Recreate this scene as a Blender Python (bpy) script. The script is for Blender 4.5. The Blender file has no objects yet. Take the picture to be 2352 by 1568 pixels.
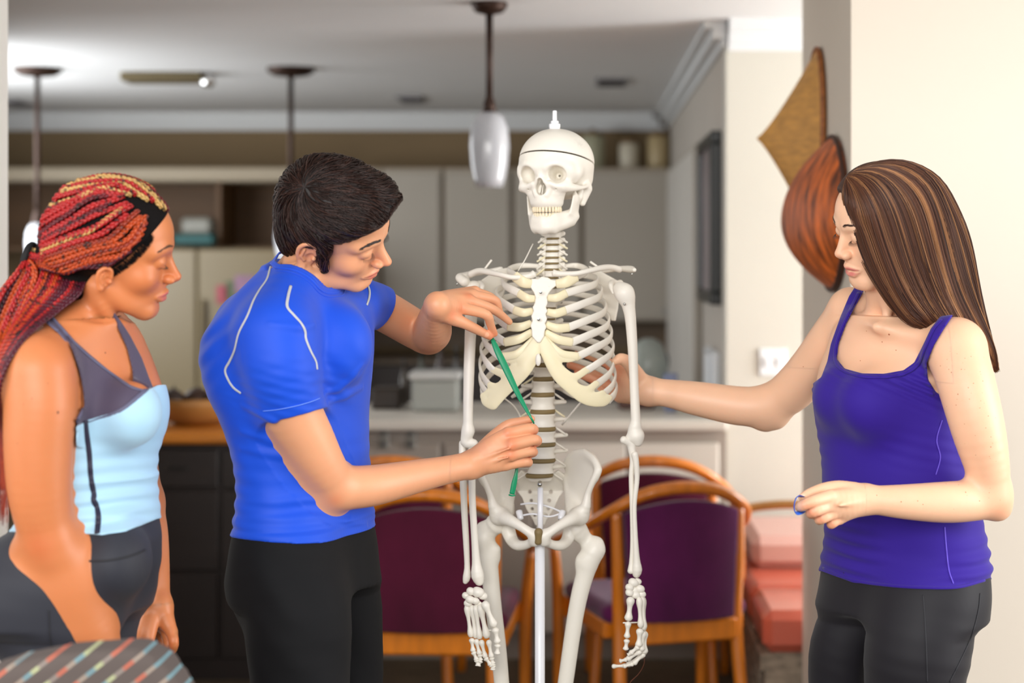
import bpy, math, random
import numpy as np
random.seed(7)
RNG = np.random.default_rng(11)
# ---------------------------------------------------------------- camera, world, light, exposure
FPX, CX, CY, EYE = 4000.0, 1334.0, 580.0, 1.55   # focal length in px of a 2352 px frame, vanishing point, eye height
SC = bpy.context.scene
COL = SC.collection
cam_data = bpy.data.cameras.new('camera')
cam = bpy.data.objects.new('camera', cam_data)
COL.objects.link(cam)
cam.location = (0, 0, EYE)
cam.rotation_euler = (math.pi / 2, 0, 0)
cam_data.sensor_width = 36.0
cam_data.lens = FPX * 36.0 / 2352.0
cam_data.shift_x = -(CX - 1176.0) / 2352.0
cam_data.shift_y = -(784.0 - CY) / 2352.0
cam_data.dof.use_dof = True
cam_data.dof.focus_distance = 3.27
cam_data.dof.aperture_fstop = 2.35
cam_data.clip_end = 60
SC.camera = cam
SC.view_settings.view_transform = 'Standard'
SC.view_settings.look = 'None'
SC.view_settings.gamma = 1.0
SC.view_settings.exposure = 0.14
SC.view_settings.use_curve_mapping = False
world = bpy.data.worlds.new('world'); SC.world = world; world.use_nodes = True
wb = world.node_tree.nodes['Background']
wb.inputs[0].default_value = (0.93, 0.97, 1.0, 1); wb.inputs[1].default_value = 0.50

def area_light(name, loc, target, sx, sy, power, color):
    ld = bpy.data.lights.new(name, 'AREA'); ld.shape = 'RECTANGLE'; ld.size = sx; ld.size_y = sy
    ld.energy = power; ld.color = color
    o = bpy.data.objects.new(name, ld); COL.objects.link(o); o.location = loc
    from mathutils import Vector
    o.rotation_euler = (Vector(target) - Vector(loc)).to_track_quat('-Z', 'Y').to_euler()
    return o
# windows of the room behind and beside the photographer
area_light('window_light_back', (-0.6, -0.9, 2.30), (-0.1, 3.6, 1.25), 3.0, 1.6, 140, (1.0, 0.985, 0.96))
area_light('window_light_right', (3.0, 2.3, 1.55), (-0.4, 3.2, 1.25), 1.5, 2.0, 84, (1.0, 0.99, 0.97))
area_light('window_light_left', (-2.6, 1.6, 1.9), (0.6, 4.2, 1.4), 1.5, 1.8, 30, (1.0, 0.97, 0.93))
area_light('kitchen_window_light', (-3.2, 8.2, 1.7), (0.5, 10.0, 1.3), 2.0, 1.4, 60, (0.95, 0.98, 1.0))
area_light('dining_window_light', (3.2, 5.9, 1.3), (-1.0, 8.0, 2.3), 1.0, 1.6, 110, (0.98, 0.99, 1.0))

def P(px, py, d):
    return np.array([(px - CX) / FPX * d, d, EYE - (py - CY) / FPX * d])
def V3(*a): return np.array(a, float)
def nrm(v):
    v = np.asarray(v, float); return v / max(1e-9, np.linalg.norm(v))

# ---------------------------------------------------------------- materials
def srgb(r, g, b):
    f = lambda c: (c / 12.92) if c <= 0.04045 else ((c + 0.055) / 1.055) ** 2.4
    return (f(r / 255), f(g / 255), f(b / 255), 1)
MATS = {}
def mat(name, color=(0.8, 0.8, 0.8, 1), rough=0.6, metal=0.0, spec=0.5, noise=None, bump=None, sss=0.0, trans=0.0, emit=None, vcol=False, coat=0.0, sheen=0.0, sss_rad=(1, 0.35, 0.2)):
    """noise = (scale, amount, (sx,sy,sz)); bump = (scale, strength, dist, (sx,sy,sz))"""
    if name in MATS: return MATS[name]
    m = bpy.data.materials.new(name); m.use_nodes = True
    nt = m.node_tree; b = nt.nodes['Principled BSDF']
    b.inputs['Base Color'].default_value = color
    b.inputs['Roughness'].default_value = rough
    b.inputs['Metallic'].default_value = metal
    b.inputs['Specular IOR Level'].default_value = spec
    b.inputs['Transmission Weight'].default_value = trans
    b.inputs['Coat Weight'].default_value = coat
    b.inputs['Sheen Weight'].default_value = sheen
    if sss:
        b.inputs['Subsurface Weight'].default_value = sss
        b.inputs['Subsurface Radius'].default_value = sss_rad
        b.inputs['Subsurface Scale'].default_value = 0.012
    if emit: b.inputs['Emission Color'].default_value = emit[0]; b.inputs['Emission Strength'].default_value = emit[1]
    src = None
    if vcol:
        a = nt.nodes.new('ShaderNodeVertexColor'); a.layer_name = 'Col'; src = a.outputs[0]
        nt.links.new(src, b.inputs['Base Color'])
    if noise or bump:
        tc = nt.nodes.new('ShaderNodeTexCoord')
    def mapped(sc):
        mp = nt.nodes.new('ShaderNodeMapping'); mp.inputs['Scale'].default_value = sc
        nt.links.new(tc.outputs['Object'], mp.inputs[0]); return mp.outputs[0]
    if noise:
        n = nt.nodes.new('ShaderNodeTexNoise'); n.inputs['Scale'].default_value = noise[0]; n.inputs['Detail'].default_value = 5
        nt.links.new(mapped(noise[2] if len(noise) > 2 else (1, 1, 1)), n.inputs[0])
        mr = nt.nodes.new('ShaderNodeMapRange'); mr.inputs[1].default_value = 0.3; mr.inputs[2].default_value = 0.7
        mr.inputs[3].default_value = 1 - noise[1]; mr.inputs[4].default_value = 1 + noise[1] * 0.6
        nt.links.new(n.outputs[0], mr.inputs[0])
        mx = nt.nodes.new('ShaderNodeVectorMath'); mx.operation = 'SCALE'
        if src: nt.links.new(src, mx.inputs[0])
        else: mx.inputs[0].default_value = color[:3]
        nt.links.new(mr.outputs[0], mx.inputs['Scale']); nt.links.new(mx.outputs[0], b.inputs['Base Color'])
    if bump:
        n = nt.nodes.new('ShaderNodeTexNoise'); n.inputs['Scale'].default_value = bump[0]; n.inputs['Detail'].default_value = 4
        nt.links.new(mapped(bump[3] if len(bump) > 3 else (1, 1, 1)), n.inputs[0])
        bp = nt.nodes.new('ShaderNodeBump'); bp.inputs['Strength'].default_value = bump[1]; bp.inputs['Distance'].default_value = bump[2]
        nt.links.new(n.outputs[0], bp.inputs['Height']); nt.links.new(bp.outputs[0], b.inputs['Normal'])
    MATS[name] = m
    return m

# ---------------------------------------------------------------- object helpers
def tag(o, label=None, cat=None, group=None, kind=None):
    if label: o['label'] = label
    if cat: o['category'] = cat
    if group: o['group'] = group
    if kind: o['kind'] = kind
    return o
def thing(name, label, cat, loc=(0, 0, 0), rotz=0.0, group=None):
    o = bpy.data.objects.new(name, None); COL.objects.link(o)
    o.location = [float(c) for c in loc]; o.rotation_euler = (0, 0, rotz); o.empty_display_size = 0.1
    return tag(o, label, cat, group)
def mesh_obj(name, verts, faces, material, parent=None, smooth=True, cols=None, label=None, origin=None):
    """faces: int array (n,4)/(n,3) or list of lists; verts are world coordinates unless the parent has been moved"""
    verts = np.asarray(verts, np.float32).reshape(-1, 3)
    me = bpy.data.meshes.new(name)
    if origin is not None: verts = verts - np.asarray(origin, np.float32)
    if isinstance(faces, np.ndarray):
        nf, k = faces.shape
        me.vertices.add(len(verts)); me.vertices.foreach_set('co', verts.ravel())
        me.loops.add(nf * k); me.loops.foreach_set('vertex_index', faces.astype(np.int32).ravel())
        me.polygons.add(nf); me.polygons.foreach_set('loop_start', np.arange(0, nf * k, k, dtype=np.int32))
        me.polygons.foreach_set('loop_total', np.full(nf, k, np.int32))
        me.update(calc_edges=True)
    else:
        me.from_pydata([tuple(map(float, v)) for v in verts], [], [list(map(int, f)) for f in faces])
    me.validate(verbose=False)
    if smooth: me.polygons.foreach_set('use_smooth', np.ones(len(me.polygons), bool))
    if cols is not None and len(me.vertices) == len(cols):
        ca = me.color_attributes.new('Col', 'FLOAT_COLOR', 'POINT')
        c4 = np.ones((len(cols), 4), np.float32); c4[:, :3] = cols[:, :3]
        ca.data.foreach_set('color', c4.ravel())
    me.materials.append(material)
    o = bpy.data.objects.new(name, me); COL.objects.link(o)
    if origin is not None: o.location = [float(c) for c in origin]
    if parent is not None:
        o.parent = parent
        from mathutils import Matrix
        M = Matrix.Identity(4); q = parent
        while q is not None: M = Matrix.LocRotScale(q.location, q.rotation_euler, None) @ M; q = q.parent
        if origin is None: me.transform(M.inverted())   # vertices were given in world coordinates
    if label: o['label'] = label
    return o

def frame(fwd, up=(0, 0, 1), roll=0.0):
    f = nrm(fwd); x = nrm(np.cross(f, up)); z = np.cross(x, f)
    c, s = math.cos(roll), math.sin(roll)
    return np.stack([x * c + z * -s, f, x * s + z * c], 1)
def euler_frame(yaw, pitch, roll):
    a, b, c = [math.radians(q) for q in (yaw, pitch, roll)]
    ca, sa, cb, sb, cc, sc = math.cos(a), math.sin(a), math.cos(b), math.sin(b), math.cos(c), math.sin(c)
    return np.array([[ca,-sa,0],[sa,ca,0],[0,0,1]]) @ np.array([[1,0,0],[0,cb,-sb],[0,sb,cb]]) @ np.array([[cc,0,sc],[0,1,0],[-sc,0,cc]])

class MB:
    """collects simple solids, builds them as one mesh"""
    def __init__(s): s.v = []; s.f = []
    def add(s, v, f):
        n = len(s.v); s.v.extend([tuple(map(float, p)) for p in v]); s.f.extend([[i + n for i in q] for q in f]); return s
    def box(s, x0, y0, z0, x1, y1, z1, bev=0.0):
        x0, x1 = min(x0, x1), max(x0, x1); y0, y1 = min(y0, y1), max(y0, y1); z0, z1 = min(z0, z1), max(z0, z1)
        b = min(bev, (x1 - x0) * .45, (y1 - y0) * .45, (z1 - z0) * .45)
        if b <= 0:
            v = [(x, y, z) for z in (z0, z1) for y in (y0, y1) for x in (x0, x1)]
            return s.add(v, [(0, 2, 3, 1), (4, 5, 7, 6), (0, 1, 5, 4), (2, 6, 7, 3), (0, 4, 6, 2), (1, 3, 7, 5)])
        # chamfered box: 24 verts
        v = []; idx = {}
        for ix, (x, sx) in enumerate(((x0, 1), (x1, -1))):
            for iy, (y, sy) in enumerate(((y0, 1), (y1, -1))):
                for iz, (z, sz) in enumerate(((z0, 1), (z1, -1))):
                    for a in range(3):
                        p = [x + sx * b, y + sy * b, z + sz * b]; p[a] = (x, y, z)[a]
                        idx[(ix, iy, iz, a)] = len(v); v.append(p)
        f = []
        g = lambda *k: idx[k]
        for i in (0, 1):
            f.append([g(i, 0, 0, 0), g(i, 1, 0, 0), g(i, 1, 1, 0), g(i, 0, 1, 0)])
            f.append([g(0, i, 0, 1), g(1, i, 0, 1), g(1, i, 1, 1), g(0, i, 1, 1)])
            f.append([g(0, 0, i, 2), g(1, 0, i, 2), g(1, 1, i, 2), g(0, 1, i, 2)])
        for i in (0, 1):
            for j in (0, 1):
                f.append([g(i, j, 0, 0), g(i, j, 1, 0), g(i, j, 1, 1), g(i, j, 0, 1)])
                f.append([g(i, 0, j, 0), g(i, 1, j, 0), g(i, 1, j, 2), g(i, 0, j, 2)])
                f.append([g(0, i, j, 1), g(1, i, j, 1), g(1, i, j, 2), g(0, i, j, 2)])
                for k in (0, 1): f.append([g(i, j, k, 0), g(i, j, k, 1), g(i, j, k, 2)])
        return s.add(v, f)
    def lathe(s, cx, cy, prof, n=32, axis='z'):
        v = []; f = []
        for r, z in prof:
            for i in range(n):
                a = 2 * math.pi * i / n; v.append((cx + r * math.cos(a), cy + r * math.sin(a), z))
        for j in range(len(prof) - 1):
            for i in range(n):
                f.append([j * n + i, j * n + (i + 1) % n, (j + 1) * n + (i + 1) % n, (j + 1) * n + i])
        f.append(list(range(n))[::-1]); f.append([(len(prof) - 1) * n + i for i in range(n)])
        return s.add(v, f)
    def tube(s, pts, r, n=10, closed=False):
        v, f = tube_mesh(pts, r, n); return s.add(v, f.tolist() if isinstance(f, np.ndarray) else f)
    def build(s, name, m, parent=None, smooth=False, **k):
        o = mesh_obj(name, np.array(s.v), s.f, m, parent, smooth=smooth, **k)
        import bmesh
        bm = bmesh.new(); bm.from_mesh(o.data); bmesh.ops.recalc_face_normals(bm, faces=bm.faces); bm.to_mesh(o.data); bm.free()
        return o

def catmull(pts, n):
    """resample a list of k-dim points with a centripetal-like spline, n samples total"""
    p = np.asarray(pts, float)
    if len(p) == 2:
        t = np.linspace(0, 1, n)[:, None]; return p[0] * (1 - t) + p[1] * t
    d = np.linalg.norm(np.diff(p[:, :3], axis=0), axis=1) ** 0.5 + 1e-6
    t = np.concatenate([[0], np.cumsum(d)])
    m = np.zeros_like(p)
    m[1:-1] = (p[2:] - p[:-2]) / (t[2:] - t[:-2])[:, None]
    m[0] = (p[1] - p[0]) / (t[1] - t[0]); m[-1] = (p[-1] - p[-2]) / (t[-1] - t[-2])
    q = np.linspace(0, t[-1], n); i = np.clip(np.searchsorted(t, q, 'right') - 1, 0, len(p) - 2)
    h = (t[i + 1] - t[i])[:, None]; s = ((q - t[i])[:, None]) / h
    return (2*s**3-3*s**2+1)*p[i] + (s**3-2*s**2+s)*h*m[i] + (-2*s**3+3*s**2)*p[i+1] + (s**3-s**2)*h*m[i+1]

def tube_mesh(pts, r, n=8, flat=None, up=None, cap=True):
    """swept tube. r: scalar or per point; flat=(fu,fv) multipliers; up: vector that fixes the u axis"""
    p = np.asarray(pts, float); k = len(p)
    r = np.broadcast_to(np.asarray(r, float), (k,)).copy() if np.ndim(r) < 2 else np.asarray(r, float)
    T = np.gradient(p, axis=0); T /= np.linalg.norm(T, axis=1)[:, None] + 1e-12
    U = np.zeros_like(p)
    if up is not None:
        upv = np.broadcast_to(np.asarray(up, float), p.shape)
        U = upv - (upv * T).sum(1)[:, None] * T; U /= np.linalg.norm(U, axis=1)[:, None] + 1e-12
    else:
        a = V3(0, 0, 1) if abs(T[0][2]) < 0.9 else V3(1, 0, 0)
        u = nrm(a - a.dot(T[0]) * T[0]); U[0] = u
        for i in range(1, k):
            u = u - u.dot(T[i]) * T[i]; u = nrm(u); U[i] = u
    W = np.cross(T, U)
    ang = np.linspace(0, 2 * math.pi, n, endpoint=False)
    if r.ndim == 2: ru, rv = r[:, 0], r[:, 1]
    else:
        fu, fv = flat if flat else (1, 1); ru, rv = r * fu, r * fv
    v = p[:, None] + U[:, None] * (np.cos(ang)[None, :, None] * ru[:, None, None]) + W[:, None] * (np.sin(ang)[None, :, None] * rv[:, None, None])
    v = v.reshape(-1, 3)
    j = np.arange(k - 1)[:, None] * n; i = np.arange(n)[None]; i2 = (i + 1) % n
    f = np.stack([j + i, j + i2, j + n + i2, j + n + i], -1).reshape(-1, 4)
    if cap:
        c0 = len(v); v = np.vstack([v, p[0] - T[0] * ru[0] * 0.35, p[-1] + T[-1] * ru[-1] * 0.35])
        a = np.arange(n); b = (a + 1) % n
        f0 = np.stack([b, a, np.full(n, c0), np.full(n, c0)], -1); e = (k - 1) * n
        f1 = np.stack([e + a, e + b, np.full(n, c0 + 1), np.full(n, c0 + 1)], -1)
        fl = f.tolist() + [[q[0], q[1], q[2]] for q in f0.tolist()] + [[q[0], q[1], q[2]] for q in f1.tolist()]
        return v, fl
    return v, f
def tube_obj(name, pts, r, m, parent=None, n=10, res=None, flat=None, up=None, label=None):
    if res: pts = catmull(pts, res); 
    if res and np.ndim(r) >= 1: 
        rr = np.asarray(r, float); t = np.linspace(0, 1, len(rr)); q = np.linspace(0, 1, res)
        r = np.interp(q, t, rr) if rr.ndim == 1 else np.stack([np.interp(q, t, rr[:, i]) for i in range(rr.shape[1])], 1)
    v, f = tube_mesh(pts, r, n, flat, up)
    return mesh_obj(name, v, f, m, parent, label=label)
def strands_obj(name, paths, radii, m, parent=None, cols=None, n=3):
    """many thin strands in one mesh: paths (N,K,3), radii (K,) or (N,K), cols (N,3)"""
    paths = np.asarray(paths, float); N, K, _ = paths.shape
    r = np.broadcast_to(np.asarray(radii, float), (N, K))
    T = np.gradient(paths, axis=1); T /= np.linalg.norm(T, axis=2)[..., None] + 1e-12
    a = np.broadcast_to(V3(0.31, -0.95, 0.11), T.shape)
    U = a - (a * T).sum(-1)[..., None] * T; U /= np.linalg.norm(U, axis=2)[..., None] + 1e-9
    W = np.cross(T, U)
    ang = np.linspace(0, 2 * math.pi, n, endpoint=False)
    v = paths[:, :, None] + (U[:, :, None] * np.cos(ang)[:, None] + W[:, :, None] * np.sin(ang)[:, None]) * r[:, :, None, None]
    base = (np.arange(N) * K * n)[:, None, None]; j = (np.arange(K - 1) * n)[None, :, None]; i = np.arange(n)[None, None]; i2 = (i + 1) % n
    f = np.stack([base + j + i, base + j + i2, base + j + n + i2, base + j + n + i], -1).reshape(-1, 4)
    c = None
    if cols is not None: c = np.repeat(np.asarray(cols, float), K * n, axis=0)
    return mesh_obj(name, v.reshape(-1, 3), f, m, parent, cols=c)

# ---------------------------------------------------------------- signed distance modelling
class Shape:
    """list of (mode, fn, lo, hi, k) operations in world space; mode: 'u' union, 's' subtract, 'i' intersect (whole field)"""
    def __init__(s, ops=None): s.ops = list(ops or [])
    def copy(s): return Shape(s.ops)
    def _add(s, mode, fn, lo, hi, k): s.ops.append((mode, fn, np.asarray(lo, float), np.asarray(hi, float), k)); return s
    def cone(s, a, b, ra, rb, k=0.01, mode='u'):
        a = np.asarray(a, float); b = np.asarray(b, float); ba = b - a; L2 = max(1e-12, ba.dot(ba)); R = max(ra, rb)
        def fn(X, Y, Z):
            x = X - a[0]; y = Y - a[1]; z = Z - a[2]
            t = np.clip((x * ba[0] + y * ba[1] + z * ba[2]) / L2, 0, 1)
            return np.sqrt((x - t*ba[0])**2 + (y - t*ba[1])**2 + (z - t*ba[2])**2) - (ra + t * (rb - ra))
        return s._add(mode, fn, np.minimum(a, b) - R, np.maximum(a, b) + R, k)
    def sph(s, c, r, k=0.01, mode='u'): return s.cone(c, np.asarray(c) + 1e-6, r, r, k, mode)
    def chain(s, pts, k=0.01, mode='u'):
        w = np.array([[*map(float, a), float(r)] for a, r in pts])
        n = max(2, min(26, (len(w) - 1) * 4 + 1)) if len(w) > 2 else 2
        w = catmull(w, n); w[:, 3] = np.maximum(w[:, 3], 1e-4)
        A, B = w[:-1], w[1:]; R = w[:, 3].max()
        def fn(X, Y, Z):
            out = None
            for a, b in zip(A, B):
                ba = b[:3] - a[:3]; L2 = max(1e-12, ba.dot(ba)); x = X - a[0]; y = Y - a[1]; z = Z - a[2]
                t = np.clip((x * ba[0] + y * ba[1] + z * ba[2]) / L2, 0, 1)
                d = np.sqrt((x - t*ba[0])**2 + (y - t*ba[1])**2 + (z - t*ba[2])**2) - (a[3] + t * (b[3] - a[3]))
                out = d if out is None else np.minimum(out, d)
            return out
        return s._add(mode, fn, w[:, :3].min(0) - R, w[:, :3].max(0) + R, k)
    def pchain(s, pts, k=0.01, mode='u'):
        """pts: (px, py, depth, radius_px)"""
        return s.chain([(P(a[0], a[1], a[2]), a[3] * a[2] / FPX) for a in pts], k, mode)
    def ell(s, c, rad, R=None, k=0.01, mode='u'):
        c = np.asarray(c, float); rad = np.asarray(rad, float); R = np.eye(3) if R is None else np.asarray(R, float)  # columns = axes
        def fn(X, Y, Z):
            x = X - c[0]; y = Y - c[1]; z = Z - c[2]
            u = (x*R[0,0] + y*R[1,0] + z*R[2,0]) / rad[0]; v = (x*R[0,1] + y*R[1,1] + z*R[2,1]) / rad[1]; w = (x*R[0,2] + y*R[1,2] + z*R[2,2]) / rad[2]
            k0 = np.sqrt(u*u + v*v + w*w); k1 = np.sqrt((u/rad[0])**2 + (v/rad[1])**2 + (w/rad[2])**2) + 1e-9
            return k0 * (k0 - 1) / k1
        ext = np.sqrt(((R * rad) ** 2).sum(1))
        return s._add(mode, fn, c - ext, c + ext, k)
    def econe(s, a, b, ra, rb, side, k=0.01, mode='u'):
        """tapered bar with elliptic section; ra=(r_side, r_other)"""
        a = np.asarray(a, float); b = np.asarray(b, float); ba = b - a; L = np.linalg.norm(ba); w = ba / L
        u = np.asarray(side, float); u = nrm(u - u.dot(w) * w); v = np.cross(w, u); R = max(*ra, *rb)
        def fn(X, Y, Z):
            x = X - a[0]; y = Y - a[1]; z = Z - a[2]
            h = x*w[0] + y*w[1] + z*w[2]; t = np.clip(h / L, 0, 1); ex = h - t * L
            pu = x*u[0] + y*u[1] + z*u[2]; pv = x*v[0] + y*v[1] + z*v[2]
            ru = ra[0] + t * (rb[0] - ra[0]); rv = ra[1] + t * (rb[1] - ra[1]); rm = np.minimum(ru, rv)
            return np.sqrt((pu*rm/ru)**2 + (pv*rm/rv)**2 + ex*ex) - rm
        return s._add(mode, fn, np.minimum(a, b) - R, np.maximum(a, b) + R, k)
    def loft(s, st, yaw, k=0.01, mode='u', power=2.0):
        """upright body loft. st rows: (z, cx, cy, a, b) a along the axis at angle yaw in xy, b across; sorted internally"""
        st = np.array(sorted([tuple(map(float, r)) for r in st])); zz = np.linspace(st[0, 0], st[-1, 0], 240)
        sm = catmull_z(st, zz); c, sn = math.cos(yaw), math.sin(yaw); z0, z1 = st[0, 0], st[-1, 0]
        def fn(X, Y, Z):
            Zc = np.clip(Z, z0, z1); q = Zc.ravel()
            cx, cy, ra, rb = [np.interp(q, zz, sm[:, i]).reshape(Zc.shape) for i in (1, 2, 3, 4)]
            x = X - cx; y = Y - cy; ex = Z - Zc
            u = x * c + y * sn; v = -x * sn + y * c; rm = np.minimum(ra, rb)
            if power == 2.0: q2 = np.sqrt((u/ra)**2 + (v/rb)**2)
            else: q2 = (np.abs(u/ra)**power + np.abs(v/rb)**power) ** (1/power)
            # approximately metric distance to the ellipse
            g = np.sqrt((u/ra**2)**2 + (v/rb**2)**2) / np.maximum(q2, 1e-6) + 1e-9
            d = (q2 - 1) / np.maximum(g, 1e-6)
            d = np.where(q2 < 0.3, -rm * 0.7, d)
            return np.where(ex == 0, d, np.sqrt(np.maximum(d, 0)**2 + ex*ex) + np.minimum(d, 0) * 0)
        R = max(sm[:, 3].max(), sm[:, 4].max())
        return s._add(mode, fn, (sm[:, 1].min() - R, sm[:, 2].min() - R, z0), (sm[:, 1].max() + R, sm[:, 2].max() + R, z1), k)
    def half(s, p, n, k=0.002, mode='i'):
        """keep the side the normal points away from"""
        p = np.asarray(p, float); n = nrm(n)
        return s._add(mode, lambda X, Y, Z: (X-p[0])*n[0] + (Y-p[1])*n[1] + (Z-p[2])*n[2], (-9,)*3, (9,)*3, k)
    def poly(s, pts, axis='y', k=0.002, mode='i', lo=(-9,)*3, hi=(9,)*3):
        """2-D polygon in (x,z) [axis y] or (y,z) [axis x], extruded along the axis"""
        pts = np.asarray(pts, float)
        def fn(X, Y, Z):
            A = X if axis == 'y' else Y
            A, Zb = np.broadcast_arrays(A, Z)
            return poly_sdf(A, Zb, pts)
        return s._add(mode, fn, lo, hi, k)
    def ppoly(s, pts, d0, k=0.002, mode='i'):
        """keep what lies inside an outline traced at distance d0 (cutting cone from eye height)"""
        pts = np.array([(K_(x, d0), Z_(y, d0)) for x, y in pts])
        return s._add(mode, lambda X, Y, Z: pcut(X, Y, Z, pts, d0), (-9,)*3, (9,)*3, k)
    def func(s, fn, k=0.002, mode='i', lo=(-9,)*3, hi=(9,)*3): return s._add(mode, fn, lo, hi, k)
    def displace(s, fn): return s._add('d', fn, (-9,)*3, (9,)*3, 0)
    def merge(s, other, k=0.01, mode='u'):
        """evaluate another shape as one operand"""
        lo = np.min([o[2] for o in other.ops if o[0] == 'u'], axis=0); hi = np.max([o[3] for o in other.ops if o[0] == 'u'], axis=0)
        return s._add(mode, lambda X, Y, Z: other.eval(X, Y, Z), lo, hi, k)
    def placed(s, R, O, sc=1.0):
        R = np.asarray(R, float); O = np.asarray(O, float); out = Shape()
        def wrap(fn):
            def g(X, Y, Z):
                x = X - O[0]; y = Y - O[1]; z = Z - O[2]
                return fn((x*R[0,0]+y*R[1,0]+z*R[2,0])/sc, (x*R[0,1]+y*R[1,1]+z*R[2,1])/sc, (x*R[0,2]+y*R[1,2]+z*R[2,2])/sc) * sc
            return g
        for mode, fn, lo, hi, k in s.ops:
            if hi[0] > 8: l2, h2 = lo, hi
            else:
                cs = np.array([[(lo, hi)[a][0], (lo, hi)[b][1], (lo, hi)[c][2]] for a in (0, 1) for b in (0, 1) for c in (0, 1)])
                w = (cs * sc) @ R.T + O; l2, h2 = w.min(0), w.max(0)
            out.ops.append((mode, wrap(fn), l2, h2, k * sc))
        return out
    def squash(s, f):
        out = Shape()
        def wrap(fn): return lambda X, Y, Z: fn(X, Y, np.where(Z < 0, Z / f, Z))
        for mode, fn, lo, hi, k in s.ops: out.ops.append((mode, wrap(fn), np.array([lo[0], lo[1], lo[2] if lo[2] > 0 or hi[0] > 8 else lo[2] * f]), hi, k))
        return out
    def bounds(s):
        us = [o for o in s.ops if o[0] == 'u']
        return np.min([o[2] for o in us], axis=0), np.max([o[3] for o in us], axis=0)
    def eval(s, X, Y, Z):
        X, Y, Z = [np.asarray(q) for q in (X, Y, Z)]
        v = np.full(np.broadcast(X, Y, Z).shape, 1.0, np.result_type(X.dtype, np.float32))
        if X.ndim == 3 and X.shape[1:] == (1, 1) and Y.shape[::2] == (1, 1) and Z.shape[:2] == (1, 1):
            ax = (X[:, 0, 0], Y[0, :, 0], Z[0, 0, :])      # open grid: touch only the cells an operation can reach
            for mode, fn, lo, hi, k in s.ops:
                m = k + 0.022; ix = [(int(np.searchsorted(ax[i], lo[i] - m)), int(np.searchsorted(ax[i], hi[i] + m))) for i in range(3)]
                if any(a >= b for a, b in ix): continue
                sl = tuple(slice(a, b) for a, b in ix)
                Xs, Ys, Zs = X[sl[0]], Y[:, sl[1]], Z[:, :, sl[2]]
                if mode in 'us': v[sl] = comb(v[sl], fn(Xs, Ys, Zs), k, mode)
                else:
                    near = np.nonzero(np.abs(v[sl]) < 0.03 if mode == 'd' else v[sl] < 0.03)
                    if len(near[0]):
                        sub = v[sl]; sub[near] = comb(sub[near], fn(Xs[near[0], 0, 0], Ys[0, near[1], 0], Zs[0, 0, near[2]]), k, mode); v[sl] = sub
            return v
        for mode, fn, lo, hi, k in s.ops: v = comb(v, fn(X, Y, Z), k, mode)
        return v
    def pts(s, p):
        p = np.asarray(p, float); return s.eval(p[..., 0], p[..., 1], p[..., 2])
    def grad(s, p, e=0.0015):
        p = np.asarray(p, float); g = np.zeros_like(p)
        for q in ((1, 1, 1), (1, -1, -1), (-1, 1, -1), (-1, -1, 1)):
            q = np.array(q, float); g += q * s.pts(p + q * e)[..., None]
        return g / (np.linalg.norm(g, axis=-1)[..., None] + 1e-9)
    def project(s, p, off=0.0, it=5):
        p = np.array(p, float)
        for _ in range(it):
            d = s.pts(p) - off; p = p - s.grad(p) * np.clip(d, -0.03, 0.03)[..., None]
        return p
    def hit(s, px, py, near=1.5, far=6.0, off=0.0):
        """where the sight line through a photo pixel meets the surface"""
        d = nrm(P(px, py, 1.0) - V3(0, 0, EYE)); o = V3(0, 0, EYE); t = near
        for _ in range(220):
            q = o + d * t; v = float(s.pts(q)) - off
            if v < 0.0002: return q
            t += max(0.0004, min(v * 0.6, 0.03))
            if t > far: break
        return None
    def hits(s, pp, near=2.2, far=4.2, off=0.0, it=90):
        pp = np.asarray(pp, float); o = V3(0, 0, EYE)
        d = np.stack([(pp[:, 0]-CX)/FPX, np.ones(len(pp)), -(pp[:, 1]-CY)/FPX], 1); d /= np.linalg.norm(d, axis=1)[:, None]
        t = np.full(len(pp), near)
        for _ in range(it):
            q = o + d * t[:, None]; v = s.pts(q) - off
            t = np.where(v > 0.0003, np.minimum(t + np.clip(v * .7, .0005, .06), far), t)
        return o + d * t[:, None], t < far - .01
    def field(s, h, lo=None, hi=None):
        blo, bhi = s.bounds()
        lo = blo - 3*h if lo is None else np.asarray(lo, float); hi = bhi + 3*h if hi is None else np.asarray(hi, float)
        ax = [np.arange(lo[i], hi[i] + h, h) for i in range(3)]
        v = np.full([len(a) for a in ax], 1.0, np.float32)
        for mode, fn, l, u, k in s.ops:
            m = k + 2.5*h
            ix = []
            for i in range(3):
                a0 = int(np.searchsorted(ax[i], l[i] - m)); a1 = int(np.searchsorted(ax[i], u[i] + m))
                ix.append((a0, a1))
            if any(a >= b for a, b in ix): continue
            sl = tuple(slice(a, b) for a, b in ix)
            X, Y, Z = [q.astype(np.float32) for q in (ax[0][sl[0]][:, None, None], ax[1][sl[1]][None, :, None], ax[2][sl[2]][None, None, :])]
            if mode == 'u' or mode == 's':
                d = fn(X, Y, Z)
                v[sl] = comb(v[sl], d, k, mode)
            elif mode == 'd':
                near = np.nonzero(np.abs(v) < 0.03)
                v[near] = v[near] + fn(ax[0][near[0]], ax[1][near[1]], ax[2][near[2]])
            else:
                # only where something solid may be
                near = np.nonzero(v[sl] < 0.02)
                sub = v[sl]
                sub[near] = comb(sub[near], fn(ax[0][sl[0]][near[0]], ax[1][sl[1]][near[1]], ax[2][sl[2]][near[2]]), k, mode)
                v[sl] = sub
        return v, ax
    def mesh(s, h, lo=None, hi=None, smooth=1):
        v, ax = s.field(h, lo, hi)
        return surface_nets(v, ax, smooth)
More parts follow.
